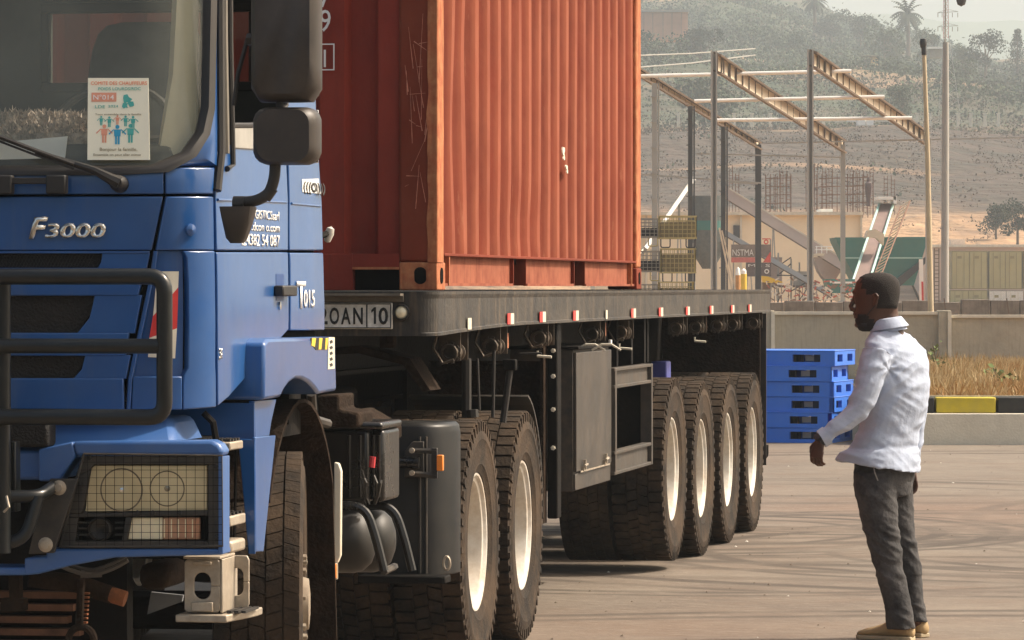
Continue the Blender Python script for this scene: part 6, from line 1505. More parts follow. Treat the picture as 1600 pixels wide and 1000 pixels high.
m.mm(.9, 1.269, ys-.012, ys+.0, TK.front(0,688,ys).z, TK.front(0,628,ys).z); m.build("sill_front", blue, tk, bevel=.002)
lp_ = [(399,683),(431,680),(412,862),(400,862)]
sp(lp_, 1.285, .012, "lower_side_panel", blue, bevel=.003); yl = TK.side(399, 700, 1.285).y
P_ = [Vector((TK.front(372,0,yl).x, yl, TK.front(0,684,yl).z)), Vector((1.284, yl, TK.front(0,684,yl).z)), Vector((1.284, yl, TK.front(0,862,yl).z)), Vector((TK.front(388,0,yl).x, yl, TK.front(0,862,yl).z))]
m = MB(); m.prism(P_, (0,.012,0)); m.build("lower_side_panel_front", blue, tk, bevel=.003)
m = MB(); m.mm(.85, 1.17, yl-.02, yl+.0, .85, 1.16); m.build("step_backing", blue_b, tk)
m = MB(); p = TK.front(338, 620, -4.4); m.mm(.7, 1.0, -4.38, -4.2, 1.1, 1.3); m.build("cab_underside", steelblk, tk)
m = MB(); m.tube([TK.front(318,645,-4.4), TK.front(333,660,-4.4), TK.front(338,690,-4.4)], .012, 6); m.build("washer_hose", steelblk, tk)
# arch liner over the wheel and mud flap behind it
for sg in (1, -1):
    m = MB(); top = []; bot = []
    for i in range(15):
        a = math.radians(30+i*118/13) if i < 14 else 0; cy, cz = -2.92, .60
        y = cy-math.cos(a)*.64; z = cz+math.sin(a)*.66
        if i == 14: y = -2.28; z = .22
        top.append([Vector((sg*.80, y, z)), Vector((sg*1.0, y, z)), Vector((sg*1.205, y, z))]); bot.append([Vector((sg*.80, y+.012*(1 if y > -2.92 else -1), z+.012)), Vector((sg*1.0, y+.012*(1 if y > -2.92 else -1), z+.012)), Vector((sg*1.205, y+.012*(1 if y > -2.92 else -1), z+.012))])
    m.slab(top, bot); m.build("wheel_arch_liner", mud, tk, smooth=True)
m = MB(); P_ = [TK.front(s, t, -2.26) for s, t in ((522,722),(529,724),(533,736),(532,868),(527,880),(521,880))]; m.prism(P_, (0,.03,0)); m.build("side_strip", cream_p, tk, bevel=.004)
m = MB(); P_ = [TK.front(s, t, -2.27) for s, t in ((513,880),(526,880),(526,906),(513,906))]; m.prism(P_, (0,.03,0)); mk = m.build("side_marker", alu, tk, bevel=.003)
m = MB(); P_ = [TK.front(s, t, -2.285) for s, t in ((518,881),(525,881),(525,904),(518,904))]; m.prism(P_, (0,.02,0)); m.build("lens", amber, mk, bevel=.003)
m = MB(); m.tube(bendpath([TK.front(486,614,-2.7), TK.front(489,655,-2.6), TK.front(512,662,-2.4)], .04), .018, 8); m.build("flap_bracket", hf, tk, smooth=True)
m = MB(); P_ = [TK.front(s, t, -2.1) for s, t in ((495,618),(530,616),(530,640),(560,645),(560,668),(500,668))]; m.prism(P_, (0,.3,0)); m.build("bracket_box", mud, tk, bevel=.01)
# battery box with lid and clips
xr = TK.front(598, 0, -2.0).x
m = MB(); a = TK.front(534, 785, -2.0); b = TK.front(575, 672, -2.0); m.mm(a.x-.3, b.x, -2.0, -1.62, a.z, b.z); bt = m.build("battery_box", M("gloss_black", (.007,.007,.007), .22, 0, .3, 8, dust=.3, dcol=(.035,.028,.02)), tk, bevel=.012)
m = MB(); c_ = TK.front(598, 785, -1.98); m.mm(b.x+.003, c_.x, -1.95, -1.62, a.z, b.z); m.build("battery_box_end", bpy.data.materials["gloss_black"], bt, bevel=.015)
m = MB(); m.mm(a.x-.32, c_.x+.006, -2.02, -1.6, b.z+.002, b.z+.03); m.build("box_lid", bpy.data.materials["gloss_black"], bt, bevel=.012)
for s in (545, 562, 583, 592):
    m = MB(); p = TK.front(s, 0, -2.01).x; m.tube([Vector((p, -2.004, a.z+.02)), Vector((p, -2.004, b.z-.02))], .008, 6); m.build("box_rib", bpy.data.materials["gloss_black"], bt, smooth=True)
m = MB(); p = TK.front(581, 722, -2.03); m.tube([p+Vector((0,0,-.02)), p+Vector((.004,0,.02))], .012, 8); m.build("red_connector", M("red_plastic", (.5,.04,.05), .5), tk, smooth=True)
random.seed(4)
for k in range(5):
    m = MB(); s0 = random.uniform(565, 596); m.tube([TK.front(s0+random.uniform(-8,8), 735+k*4, -2.04), TK.front(s0+random.uniform(-7,7), 755, -2.05), TK.front(s0, 775, -2.04), TK.front(s0+random.uniform(-8,8), 788, -2.03)], .005, 6); m.build("cable", hf, tk, smooth=True)
# air tanks (domed ends facing the side) and hoop guards
tank = M("tank_grey_green", (.010,.010,.009), .5, .1, .2, 8, dust=.3, dcol=(.05,.04,.03), dscale=5)
for (s, y, r_) in ((588,-1.95,.125),(618,-1.62,.125)):
    p = TK.front(s, 844, y); m = MB(); m.lathe([(0,0),(.05,-.006),(.09,-.022),(.115,-.05),(r_,-.085),(r_,-.5),(0,-.5)], p, (1,0,0), 32); m.build("air_tank", tank, tk, smooth=True)
for (sa, y) in ((556,-2.09),(600,-1.76)):
    m = MB(); q = lambda s, t: TK.front(s, t, y); m.tube(bendpath([q(sa-30,790), q(sa+14,790), q(sa+30,835), q(sa+44,892)], .06), .017, 8); m.build("tank_guard_hoop", bpy.data.materials["gloss_black"], tk, smooth=True)
m = MB(); m.tube([TK.front(600,893,-2.0), TK.front(617,885,-1.7)], .014, 6); m.build("hoop_foot", hf, tk)
# drive axle mudguard ahead of the first drive wheel
a = TK.front(560, 898, .05); b = TK.front(706, 660, .05); rings = []
for (z, k) in ((a.z, 0), (b.z-.05, 0), (b.z-.015, .006), (b.z, .022)):
    x1 = b.x-k; x0_ = a.x; ring = [Vector((x0_, .02+k, z)), Vector((x1-.14, .02+k, z))]
    for i in range(1, 9):
        an = PI/2*i/8; ring.append(Vector((x1-.14+.14*math.sin(an), .02+k+.22*(1-math.cos(an)), z)))
    ring += [Vector((x1, .28, z)), Vector((x0_, .28, z))]; rings.append(ring)
m = MB(); m.loft(rings); mg = m.build("drive_mudguard", M("mudguard_black", (.007,.008,.009), .4, 0, .2, 5, dust=.45, dcol=(.032,.027,.021), dscale=4, spec=.35), tk, bevel=.008)
for s in (656, 666):
    p = TK.front(s, 0, .015); m = MB(); m.tube([Vector((p.x, .018, a.z+.01)), Vector((p.x, .018, b.z-.06))], .006, 6); m.build("guard_rib", hf, mg, smooth=True)
m = MB(); m.prism([TK.front(s, t, .0) for s, t in ((632,705),(644,690),(662,690),(662,746),(632,746))], (0,.02,0)); m.build("mounting_plate", hf, mg, bevel=.003)
m = MB(); m.tube([TK.front(598,722,-.02), TK.front(655,723,-.02)], .024, 12); m.build("tube_bracket", bpy.data.materials["gloss_black"], tk, smooth=True)
for tt in (704, 739): 
    m = MB(); m.tube([TK.front(640,tt,-.03), TK.front(682,tt-(2 if tt < 720 else -2)+3,-.03)], .012, 6); m.build("bracket_arm", hf, tk); m = MB(); m.lathe([(.012,0),(.012,.012),(0,.014)], TK.front(644,tt,-.04), (0,-1,0), 8); m.build("bolt", alu, tk)
m = MB(); m.prism([TK.front(s, t, -.04) for s, t in ((674,700),(683,700),(683,748),(674,744))], (0,.02,0)); mk = m.build("side_marker", hf, tk, bevel=.003)
m = MB(); m.prism([TK.front(s, t, -.06) for s, t in ((682,711),(692,711),(692,736),(682,736))], (0,.03,0)); m.build("lens", amber, mk, bevel=.004)
m = MB(); m.mm(TK.front(560,0,-.1).x, TK.front(697,0,-.1).x, -.12, .02, TK.front(0,905,-.1).z, TK.front(0,893,-.1).z); m.build("support_tray", steelblk, tk, bevel=.006)
m = MB(); m.tube(arc(TK.front(698,880,-.05), .028, 0, 2*PI, 14, (.5,0,0), (0,0,1)), .006, 6); m.build("ring", alu, tk)
# trailing mudguard arc behind the second drive wheel
for sg in (1, -1):
    m = MB(); top = []; bot = []
    for i in range(13):
        a = math.radians(78-i*80/12); y = 2.2+math.cos(a)*.62; z = .56+math.sin(a)*.60
        top.append([Vector((sg*.65, y, z)), Vector((sg*1.225, y, z))]); bot.append([Vector((sg*.65, y+.012, z+.008)), Vector((sg*1.225, y+.012, z+.008))])
    m.slab(top, bot); m.build("rear_mudguard", hf, tk)
# clutter between the frame rails above the drive wheels
m = MB(); m.mm(-.45,.45,1.1,2.1,1.08,1.2); m.build("fifth_wheel", steelblk, tk, bevel=.03)
m = MB(); m.prism([TK.front(s, t, -1.3) for s, t in ((492,655),(552,640),(600,668),(600,690),(492,690))], (0,.4,0)); m.build("catwalk_bracket", mud, tk, bevel=.01)
m = MB()
for k in range(10): p = TK.front(500+k*6, 652+(k%2), -1.35); m.box(p, (.012,.02,.03))
m.build("catwalk_teeth", mud, tk)['kind'] = 'stuff'
m = MB(); m.lathe([(0,.028),(.014,.02),(.018,0),(.012,-.03),(0,-.035)], TK.front(514.5,365,-2.2), (.25,0,.9), 14); o = m.build("air_horn_tip", M("pale_plastic", (.5,.47,.42), .6), tk, smooth=True)
m = MB(); m.tube([TK.front(512,365,-2.2), TK.front(490,372,-2.35)], .012, 6); m.build("horn_stem", steelblk, tk)
m = MB(); m.tube([Vector((.2,-2.2,1.3)), Vector((.2,-1.9,1.6)), Vector((.1,-.5,1.2))], .015, 8); m.build("air_line", steelblk, tk)
# wheels
wheel(tk, (1.055, -2.93, .542), 1, 'rib', steer=True, rz=math.radians(10.5), roll=.1); wheel(tk, (-1.105, -2.93, .542), -1, 'rib', steer=True, rz=math.radians(10.5))
for i, y in enumerate((.85, 2.2)):
    m = MB(); m.tube([Vector((-.95,y,.542)), Vector((.95,y,.542))], .09, 12); m.lathe([(0,-.2),(.2,-.12),(.22,.1),(0,.2)], (0,y,.56), (0,1,0), 20); m.build("drive_axle", steelblk, tk)
    for sg in (1, -1):
        wheel(tk, (sg*1.085, y, .542), sg, 'lug', roll=.3+i*.9); wheel(tk, (sg*.765, y, .542), -sg, 'lug', roll=i*.5)

# --- loose things in the cab
fur = M("fur_grey_brown", (.42,.35,.29), 1, 0, .6, 25); m = MB(); random.seed(2)
a0 = TK.front(-120, 0, YF+.3).x; a1 = TK.front(205, 0, YF+.3).x
for i in range(5200):
    y = random.uniform(YF+.14, YF+.46); x = random.uniform(a0, a1); z = ZD+.0+.085*math.sin((y-YF-.14)/.32*PI)+.012*mnoise.noise(Vector((x*9, y*9, 0))); r_ = random.uniform(.006,.014)
    c = Vector((x, y, z+random.uniform(0,.02))); d = Vector((random.gauss(0,.7), random.gauss(0,.7)-.3, 1)).normalized(); s_ = d.orthogonal().normalized(); s_.rotate(Matrix.Rotation(random.random()*6, 3, d))
    m.add([c-s_*r_*.4, c+s_*r_*.4, c+d*r_*2.2], [(0,1,2)])
m.mm(a0, a1, YF+.15, YF+.46, ZD, ZD+.035)
o = rest_on(m.build("fur_mat", fur, fix=False), TK, (0, YF+.3, ZD)); tag(o, "shaggy grey brown fur mat spread over the dashboard behind the windscreen", "mat"); 
m = MB(); pp = [plan(*uz(s, t), -.05) for s, t in ((-60,226),(101,212),(97,246),(-60,250))]; pp = [p+Vector((0,.0,0)) for p in pp]; m.prism(pp, (0,.003,0)); o = rest_on(m.build("paper_sheet", paper), TK, (.5, YF+.1, 2.1)); tag(o, "white sheet of paper lying against the windscreen beside the fur mat", "paper")
# permit card behind the glass
pc = thing("permit_card", "cream permit card with coloured printed figures stuck on the windscreen", "poster", tuple(plan(*uz(185,250), .004)), TK)
def cp_(s, t, o_=0): u, z = uz(s, t); return plan(u, z, .008+o_)
m = MB(); c4 = [cp_(137,250), cp_(234,250), cp_(232,122), cp_(138,122)]; m.prism([p+Vector((0,.001,0)) for p in c4], (0,.002,0))
m.build("card", M("card_cream", (.90,.87,.70), .6, 0, .04, 3), pc)
EX = (c4[1]-c4[0]).normalized(); EZ = (c4[3]-c4[0]).normalized(); NRM = EX.cross(EZ)
def ctext(b_, fx_, fz, size, mat, fit): text(b_, "print", size, mat, pc, c4[0]+EX*(c4[1]-c4[0]).length*fx_+EZ*(c4[3]-c4[0]).length*fz-Vector((0,.0005,0)), EX, EZ, .0006, fit=fit)
Wc = (c4[1]-c4[0]).length; Hc = (c4[3]-c4[0]).length
ora = M("print_orange", (.75,.22,.10), .6, 0, 0); tea = M("print_teal", (.08,.42,.38), .6, 0, 0); blu = M("print_blue", (.03,.33,.55), .6, 0, 0); sal = M("print_salmon", (.75,.33,.22), .6, 0, 0); brn = M("print_brown", (.25,.2,.12), .6, 0, 0)
ctext("COMITE DES CHAUFFEURS", .05, .915, .012, ora, Wc*.9); ctext("POIDS LOURDS/RDC", .17, .85, .010, tea, Wc*.68)
m = MB(); m.prism([c4[0]+EX*Wc*fx_+EZ*Hc*fz-Vector((0,.0003,0)) for fx_, fz in ((.06,.71),(.46,.71),(.46,.82),(.06,.82))], (0,.0005,0)); m.build("number_panel", sal, pc)
ctext("N\u00b0014", .09, .735, .016, paper, Wc*.33)
ctext("LDE", .12, .63, .010, tea, Wc*.16); ctext("2024", .33, .64, .008, tea, Wc*.16)
def fig(fx_, fz, h_, mat):
    o_ = c4[0]+EX*Wc*fx_+EZ*Hc*fz-Vector((0,.0004,0)); m = MB(); k = h_
    for pts in ([(-.12,0),(-.02,0),(-.02,.45),(-.12,.45)], [(.02,0),(.12,0),(.12,.45),(.02,.45)], [(-.16,.42),(.16,.42),(.18,.78),(-.18,.78)], [(-.18,.76),(-.42,.5),(-.46,.56),(-.20,.80)], [(.18,.76),(.42,.5),(.46,.56),(.20,.80)], [(math.cos(a)*.11, .92+math.sin(a)*.11) for a in [2*PI*i/10 for i in range(10)]]):
        m.prism([o_+EX*x*k+EZ*z*k for x, z in pts], (0,.0005,0))
    m.build("printed_figure", mat, pc)
for a_ in ((.27,.21,.058,sal),(.48,.19,.062,blu),(.69,.21,.060,tea),(.22,.42,.030,tea),(.35,.40,.034,tea),(.48,.43,.030,sal),(.61,.41,.034,tea),(.73,.39,.038,tea)): fig(*a_)
for (x_, z_, r_) in ((.62,.74,.016),(.70,.68,.012),(.60,.66,.010)):
    m = MB(); o_ = c4[0]+EX*Wc*x_+EZ*Hc*z_-Vector((0,.0004,0)); m.prism([o_+EX*math.cos(a)*r_*random.uniform(.6,1.2)+EZ*math.sin(a)*r_*random.uniform(.6,1.2) for a in [2*PI*i/9 for i in range(9)]], (0,.0005,0)); m.build("printed_emblem", tea, pc)
ctext("Tous ensemble dans la famille", .12, .545, .006, brn, Wc*.74); ctext("Bonjour la famille,", .2, .11, .011, brn, Wc*.6); ctext("Ensemble on peut aller mieux", .1, .05, .008, brn, Wc*.76)

# ================================================================== the man
D0 = 20.3; PXM = F/D0
def J(s, t, d=0): return W(s, t, D0+d) if False else Vector(((s-800)/F*D0, D0+d, H-(t-448)/F*D0))
skin = M("skin_dark_brown", (.075,.033,.020), .5, 0, .12, 14, bump=.08, bscale=120); hair_m = M("short_black_hair", (.016,.012,.010), .85, 0, .3, 90, bump=.5, bscale=300)
shirt_m = M("shirt_pale_blue_white", (.40,.46,.58), .85, 0, .05, 9, bump=.12, bscale=60); jeans = M("jeans_charcoal", (.020,.020,.022), .9, 0, .4, 7, dust=.85, dcol=(.105,.10,.10), dscale=6, bump=.3, bscale=50)
boot_m = M("boots_tan", (.42,.30,.15), .75, 0, .15, 14, dust=.4); sole_m = M("sole_pale", (.45,.37,.24), .8); watch_m = M("watch_black", (.03,.03,.035), .35)
man = thing("person", "man in a white shirt, charcoal jeans and tan shoes standing sideways watching the trailer", "person", (J(1415, 999).x, D0, 0))
def fring(c, a, b, yaw, n=28, tilt=None, e=1.0):
    """horizontal slice of a body: b is half the depth along the facing direction, a half the breadth"""
    f = Vector((-math.cos(yaw), math.sin(yaw), 0)); l = Vector((math.sin(yaw), math.cos(yaw), 0)); out = []
    for i in range(n):
        th = 2*PI*i/n; c_, s_ = math.cos(th), math.sin(th)
        p = Vector(c)+f*b*math.copysign(abs(c_)**e, c_)+l*a*math.copysign(abs(s_)**e, s_)
        if tilt: p.z += tilt(p)
        out.append(p)
    return out
def loop_mesh(mb, voxel, name, mat, parent, folds=None, smooth=2, extra=None):
    me = bpy.data.meshes.new("tmp"); me.from_pydata(mb.v, [], mb.f); bm = bmesh.new(); bm.from_mesh(me); bmesh.ops.recalc_face_normals(bm, faces=bm.faces); bm.to_mesh(me); bm.free()
    o = bpy.data.objects.new("tmp", me); COL.objects.link(o); md = o.modifiers.new("r", 'REMESH'); md.mode = 'VOXEL'; md.voxel_size = voxel
    s_ = o.modifiers.new("s", 'SMOOTH'); s_.iterations = smooth*3; s_.factor = .5
    dg = bpy.context.evaluated_depsgraph_get(); out = bpy.data.meshes.new_from_object(o.evaluated_get(dg)); bpy.data.objects.remove(o)
    b = BASE[parent.name]
    if folds:
        bm = bmesh.new(); bm.from_mesh(out); bm.normal_update(); mv = [(v, v.normal.copy()*folds(v.co, v.normal)) for v in bm.verts]
        for v, d in mv: v.co += d
        bm.to_mesh(out); bm.free()
    for v in out.vertices: v.co -= b
    for p in out.polygons: p.use_smooth = True
    out.materials.clear(); out.materials.append(mat); r = bpy.data.objects.new(name, out); COL.objects.link(r); r.parent = parent; BASE[r.name] = b; return r
YT = math.radians(42); YH = math.radians(14)
TORSO = [(500,1384,.062,.065),(512,1387,.080,.075),(524,1391,.135,.088),(534,1394,.182,.103),(548,1398,.205,.122),(575,1401,.208,.140),(605,1402,.200,.143),(640,1398,.188,.140),(672,1390,.184,.140),(700,1380,.190,.150),(722,1374,.200,.172)]
def torso(k, mb, last=None):
    rs = []
    for (t, s, a, b) in TORSO: rs.append(fring(J(s, t), a*.94-k, b*.97-k, YT, e=.9))
    mb.loft(rs)
ARM = [(1366,548,-.165,.078),(1358,578,-.195,.076),(1347,611,-.215,.070),(1334,640,-.225,.064),(1316,656,-.235,.055),(1296,670,-.245,.045),(1280,681,-.25,.040)]
ARM2 = [(1424,545,.17,.075),(1436,590,.20,.066),(1438,640,.20,.060),(1434,690,.19,.050),(1432,735,.18,.040)]
# shirt
sh = MB(); torso(0, sh)
# flared curved hem
hem = []
for (t, s, a, b) in ((700,1380,.190,.150),(716,1374,.202,.180),(730,1371,.205,.19)):
    hem.append(fring(J(s, t), a, b, YT, e=.9, tilt=(lambda p: -((p.x-J(1371,0).x)/.19)*.030) if t > 710 else None))
sh.loft(hem)
sh.tube([J(s, t, d) for (s, t, d, r) in ARM], 1, 16, rs=[r for *_, r in ARM]); sh.tube([J(s, t, d) for (s, t, d, r) in ARM2], 1, 16, rs=[r for *_, r in ARM2])
def cloth(p, n):
    q = p-J(1380, 640); d = 0
    ax = q.x*.8+q.z*.6
    d += .0075*(1-abs(mnoise.noise(Vector((ax*5, q.y*3, (q.z*.8-q.x*.6)*17)))*2.2))
    d += .0022*(1-abs(mnoise.noise(Vector((q.x*9+4, q.y*6, q.z*24+q.x*11)))*2.2))
    d += .006*(1-abs(mnoise.noise(Vector((q.x*3, q.y*3, (q.z*.9+q.x*.5)*11+7)))*2.4))*max(0, min(1, (J(0,600).z-p.z)/.1))
    low = max(0, min(1, (J(0,640).z-p.z)/.2)); d += low*.008*mnoise.noise(Vector((q.x*7, q.y*7, q.z*30)))
    # folds that radiate from the armpit
    aq = p-J(1384, 575, -.12); r_ = aq.length; an = math.atan2(aq.z, aq.x)
    d += .008*math.exp(-r_/.13)*math.sin(an*7)
    d -= .018*math.exp(-((p-J(1386,582,-.14)).length/.03)**2)
    return d*.8-.011
shirt = loop_mesh(sh, .0065, "shirt", shirt_m, man, cloth, 1)
col = MB(); rings = []
for (t, s, a, b, dz) in ((519,1390,.084,.084,0),(506,1386,.070,.075,0),(497,1383,.068,.074,0),(499,1383,.075,.082,0),(514,1389,.093,.096,0)):
    rings.append(fring(J(s, t), a, b, YT, tilt=lambda p: (p.x-J(1383,0).x)*.16))
col.loft(rings, caps=False); c_ = col.build("collar", shirt_m, shirt, smooth='all', fix=True)
m = MB(); m.tube([J(1425,552,-.09)+Vector((0,-.05,0)), J(1398,560,-.16), J(1375,556,-.2)], .0025, 5)
cf = MB(); a_, b_ = J(1287,677,-.25), J(1277,683,-.252); cf.tube([a_, b_], .0455, 18, caps=False, rs=[.046,.044]); cf.build("cuff", shirt_m, shirt, smooth='all')
# trousers
NEAR = [(735,1366,35,-.06),(770,1366,34,-.085),(808,1371,30,-.09),(840,1377,27.5,-.09),(872,1384,25,-.09),(905,1391,23.5,-.09),(936,1399,22.5,-.09),(965,1403.5,22,-.09),(981,1406,22,-.09)]
FAR = [(735,1398,34,.07),(770,1403,27,.09),(800,1407,24,.09),(824,1410,22.5,.09),(848,1414,21.5,.09),(872,1420,21,.10),(905,1425,19.5,.10),(936,1429,18,.10),(962,1434,16.5,.10),(974,1436,16.5,.10)]
def legs(mb, k):
    mb.loft([fring(J(s, t), a-k, b-k, YT) for (t, s, a, b) in ((690,1384,.15,.11),(712,1382,.168,.122),(738,1381,.172,.132),(758,1380,.165,.135),(775,1382,.12,.12))])
    mb.loft([fring(J(s, t, d), r/PXM*1.05-k, r/PXM-k, YT) for (t, s, r, d) in NEAR]); mb.loft([fring(J(s, t, d), r/PXM*1.1-k, r/PXM-k, YT) for (t, s, r, d) in FAR])
def denim(p, n):
    q = p-J(1390, 850); t_ = 448+(H-p.z)*PXM; d = 0
    k = 1.0 if (820 < t_ < 900 or t_ > 945) else .45
    d += .0075*k*(1-abs(mnoise.noise(Vector((q.x*9+q.z*4, q.y*6, q.z*19+q.x*9)))*2.3)); d += .005*(mnoise.noise(Vector((q.x*18, q.y*18, q.z*16))))
    return d*.9-.006
tr = MB(); legs(tr, 0); trousers = loop_mesh(tr, .0065, "jeans", jeans, man, denim, 1)
m = MB(); p = J(1362,728,-.135)+Vector((0,-.03,0)); m.tube([J(1359,722,-.19), J(1361,735,-.20), J(1366,748,-.20)], .003, 5); m.build("pocket_seam", M("seam_grey", (.2,.19,.18)), trousers)
# shoes
def shoe(heel, yaw, L=.285, w_=.05):
    f = Vector((-math.cos(yaw), math.sin(yaw), 0)); l = Vector((math.sin(yaw), math.cos(yaw), 0)); mb = MB(); rings = []
    for (q, hw, h) in ((0,.025,.07),(.02,.036,.095),(.06,.040,.115),(.10,.041,.105),(.15,.044,.078),(.20,.050,.062),(.24,.048,.052),(.275,.034,.040),(.288,.012,.026)):
        ring = []
        for i in range(16):
            th = 2*PI*i/16; ring.append(heel+f*q+l*hw*math.cos(th)+Vector((0,0,.016+(h-.016)*(.5+.5*math.sin(th)))))
        rings.append(ring)
    mb.loft(rings); o = mb.build("shoe", boot_m, man, smooth='all'); sb = MB(); top = []; 
    ol = [(0,.028),(.03,.04),(.10,.040),(.16,.044),(.22,.053),(.27,.040),(.292,.014)]; P_ = [heel+f*q+l*h+Vector((0,0,.001)) for q, h in ol]+[heel+f*q-l*h+Vector((0,0,.001)) for q, h in ol[::-1]]; sb.prism(P_, (0,0,.02)); sb.build("sole", sole_m, o, bevel=.004)
h1 = J(1424, 999, -.09); h1.z = 0; shoe(h1, math.radians(30)); h2 = J(1449, 999, .10); h2.z = 0; shoe(h2, math.radians(52), )
# body: one surface with head, neck, arms, hands and legs
bd_ = MB(); torso(.036, bd_); legs(bd_, .022)
bd_.tube([J(s, t, d) for (s, t, d, r) in ARM], 1, 12, rs=[r-.03 if r > .05 else r-.014 for *_, r in ARM]); bd_.tube([J(s, t, d) for (s, t, d, r) in ARM2], 1, 12, rs=[r-.026 if r > .045 else r-.014 for *_, r in ARM2])
for hl_, (ank_s, ank_t, dd) in (((h1), (1408, 975, -.09)), ((h2), (1437, 970, .10))): bd_.tube([J(ank_s, ank_t, dd), Vector((hl_.x-.05, hl_.y+.02, .07)), Vector((hl_.x-.10, hl_.y+.06, .045))], .03, 8)
HEAD = [(425.5,1373,.020,.025),(428,1372,.042,.058),(433,1371.5,.058,.084),(440,1371,.068,.100),(449,1370.5,.074,.108),(458,1370,.0765,.1085),(466,1369.5,.076,.106),(474,1369.5,.074,.101),(482,1369,.071,.097),(490,1366.5,.067,.090),(498,1364,.062,.080),(505,1361,.055,.068),(511,1359,.045,.050),(514,1358,.03,.030)]
bd_.loft([fring(J(s, t), a, b, YH, e=.95) for (t, s, a, b) in HEAD])
bd_.loft([fring(J(s, t), a, b, YH) for (t, s, a, b) in ((470,1382,.052,.060),(490,1384,.054,.058),(508,1388,.058,.062),(528,1393,.07,.07))])
fh = Vector((-math.cos(YH), math.sin(YH), 0)); lh = Vector((math.sin(YH), math.cos(YH), 0)); hc = J(1370, 470)
def hp_(f_, l_, t): c = J(1370, t); return Vector((c.x, c.y, c.z))+fh*f_+lh*l_
bd_.tube([hp_(.103,0,460), hp_(.112,0,470), hp_(.124,0,478), hp_(.118,0,483), hp_(.100,0,485)], 1, 8, rs=[.009,.010,.012,.013,.010])      # nose
for sg in (-1, 1): bd_.tube([hp_(.112,sg*.012,482), hp_(.100,sg*.014,484)], .008, 6)                                        # nostrils
bd_.tube([hp_(.088,-.035,457), hp_(.106,-.018,455.5), hp_(.110,0,456.5), hp_(.106,.018,455.5), hp_(.088,.035,457)], .009, 8)  # brow
bd_.tube([hp_(.094,-.022,491), hp_(.108,0,490.5), hp_(.094,.022,491)], .0075, 8); bd_.tube([hp_(.090,-.02,496), hp_(.104,0,495.5), hp_(.090,.02,496)], .008, 8)  # lips
bd_.tube([hp_(.055,-.05,500), hp_(.088,-.02,507), hp_(.094,0,508), hp_(.088,.02,507), hp_(.055,.05,500)], .014, 8)          # jaw and chin
for sg in (-1, 1):                                                                                                          # ears
    e0 = lambda f_, l_, t: hp_(f_, sg*l_, t)
    bd_.tube([e0(-.004,.074,478), e0(-.012,.084,470), e0(-.020,.090,463), e0(-.010,.088,459), e0(.002,.078,462)], .0065, 8); bd_.tube([e0(-.004,.074,462), e0(-.008,.078,470), e0(-.002,.073,478)], .009, 8)
def hand(mb, wrist, d, palmn, sgn, curl=1.0, k=1.0):
    """palm plus four unequal curled fingers and a thumb from the side of the palm"""
    d = d.normalized(); pn = palmn.normalized(); sd = d.cross(pn)*sgn; ring = []
    rs = []
    for (q, hw, ht) in ((-.03,.026,.021),(0,.028,.019),(.03,.036,.016),(.065,.042,.0145),(.09,.040,.012)):
        rs.append([wrist+d*q*k+sd*hw*k*math.cos(2*PI*i/14)+pn*ht*k*math.sin(2*PI*i/14) for i in range(14)])
    mb.loft(rs)
    for i, (o_, L) in enumerate(((-.034,.066),(-.0115,.080),(.0115,.074),(.034,.057))):
        p = wrist+d*.085*k+sd*o_*k; dd = d.copy(); pts = [p-d*.03*k]; 
        for j, (seg, an) in enumerate(((.45,.35),(.32,.75),(.23,.65))):
            a_ = an*curl; dd = (dd*math.cos(a_)+pn*math.sin(a_)*1.0).normalized(); dd = dd; q = p+dd*L*seg*k
            pts += [p, q] if j == 0 else [q]; p = q
        mb.tube(pts, 1, 8, rs=[.0082*k,.0085*k]+[.0082*k,.0076*k,.0066*k][:len(pts)-2])
    p = wrist+d*.02*k-sd*.026*k; mb.tube([p, p+d*.025*k-sd*.022*k+pn*.006, p+d*.055*k-sd*.026*k+pn*.018, p+d*.075*k-sd*.014*k+pn*.026], 1, 8, rs=[.013*k,.012*k,.0105*k,.009*k])
hand(bd_, J(1275, 685, -.25), Vector((-.22,-.05,-1)), Vector((.55,.6,.1)), 1, 1.25, .92)
hand(bd_, J(1432, 740, .18), Vector((.12,0,-1)), Vector((-.8,-.3,0)), -1, .8, .78)
body = loop_mesh(bd_, .0040, "body", skin, man, None, 0)
# eyes
for sg in (-1, 1):
    m = MB(); m.lathe([(0,.010),(.006,.008),(.0095,.003),(.0095,-.003),(0,-.01)], hp_(.086, sg*.031, 466), fh, 12); e = m.build("eye", M("eye_white", (.55,.5,.45), .3) if "eye_white" not in bpy.data.materials else bpy.data.materials["eye_white"], man, smooth=True)
    m = MB(); m.lathe([(.0045,.0105),(0,.0115)], hp_(.086, sg*.031, 466), fh, 12); m.build("iris", black_p, e)
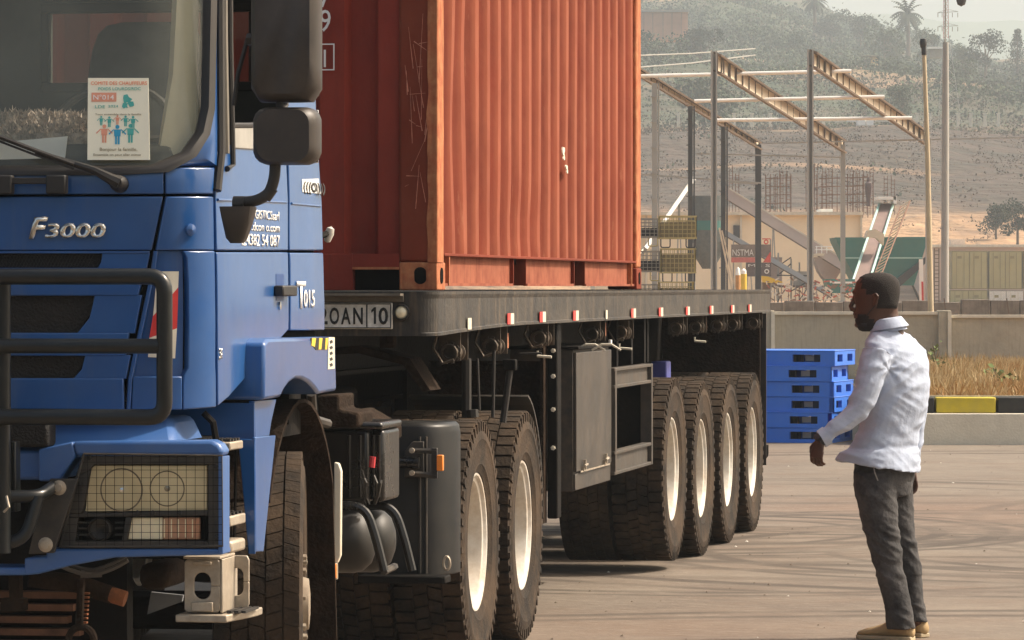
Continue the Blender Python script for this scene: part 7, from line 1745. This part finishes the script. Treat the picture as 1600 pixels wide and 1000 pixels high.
# hair cap, beard and lowered mask
m = MB(); rr_ = []
for (t, s, a, b) in HEAD[:9]:
    rr_.append((t, s, a, b))
rings = []
for (t, s, a, b) in rr_:
    ring = fring(J(s, t), a+.002, b+.002, YH, 40, e=.95); new = []
    for p in ring:
        q = p-J(s, t); ff = q.dot(fh)
        lim = .078 if t < 450 else (.05 if t < 462 else .0)       # hairline: forehead, temple, behind the ear
        if t < 436: lim = 9
        if ff > lim: p = J(s, t)+(q*.90)
        new.append(p)
    rings.append(new)
m.loft(rings); hb_ = m.build("hair", hair_m, man, smooth='all')
m = MB(); rings = []
for (t, s, a, b, back) in ((491,1366.2,.067,.090,.03),(495,1365,.065,.087,.0),(500,1363,.062,.080,-.02),(506,1360.5,.055,.069,-.03),(512,1358.5,.046,.053,-.03),(516,1357,.030,.034,-.02)):
    ring = fring(J(s, t), a+.002, b+.0025, YH, 36, e=.95); new = []
    for p in ring:
        q = p-J(s, t); ff = q.dot(fh)
        if ff < back: p = J(s, t)+q*.84
        if t < 497 and ff > b*.80: p = J(s, t)+q*.9
        new.append(p)
    rings.append(new)
m.loft(rings); m.build("beard", hair_m, man, smooth='all')
m = MB()
rings = []
for (t, s, a, b) in ((505,1361,.059,.072),(511,1358.8,.050,.060),(516,1357,.038,.045),(518,1356,.022,.026)):
    ring = fring(J(s, t), a, b, YH, 30, e=.95); rings.append([p if (p-J(s, t)).dot(fh) > -.0 else J(s, t)+(p-J(s, t))*.7 for p in ring])
m.loft(rings); mk = m.build("face_mask", M("mask_black", (.02,.02,.022), .8), man, smooth='all')
for sg in (-1, 1):
    m = MB(); m.tube([hp_(-.010, sg*.082, 476), hp_(.02, sg*.074, 486), hp_(.045, sg*.066, 497), hp_(.05, sg*.06, 506)], .0022, 5); m.build("mask_loop", bpy.data.materials["mask_black"], mk)
m = MB(); m.tube([J(1279,681.5,-.25), J(1274,685.5,-.25)], .033, 16, rs=[.034,.032]); m.build("watch_strap", watch_m, man, smooth=True)
m = MB(); m.lathe([(0,.008),(.015,.007),(.017,0),(.017,-.004)], J(1275,683,-.25)+Vector((-.015,-.03,.01)), (-.4,-.85,.25), 16); m.build("watch_face", watch_m, man, smooth=True)
# shirt back yoke seam and pocket edge

# ================================================================== haze (the dusty air the photograph shows)
hz = MB(); hz.mm(-900, 1300, -25, 3300, -1.7, 260); hzo = hz.build("haze", M("haze_air", (.5,.5,.5)))
hm = bpy.data.materials.new("haze"); hm.use_nodes = True; nt_ = hm.node_tree
for n in list(nt_.nodes): nt_.nodes.remove(n)
o_ = nt_.nodes.new("ShaderNodeOutputMaterial"); pv = nt_.nodes.new("ShaderNodeVolumePrincipled")
pv.inputs["Color"].default_value = (.76,.87,.95,1); pv.inputs["Density"].default_value = .00040; pv.inputs["Anisotropy"].default_value = .1
nt_.links.new(pv.outputs[0], o_.inputs["Volume"]); hzo.data.materials.clear(); hzo.data.materials.append(hm); hzo['kind'] = 'stuff'; hzo['label'] = "pale dusty haze over the whole yard and hills"
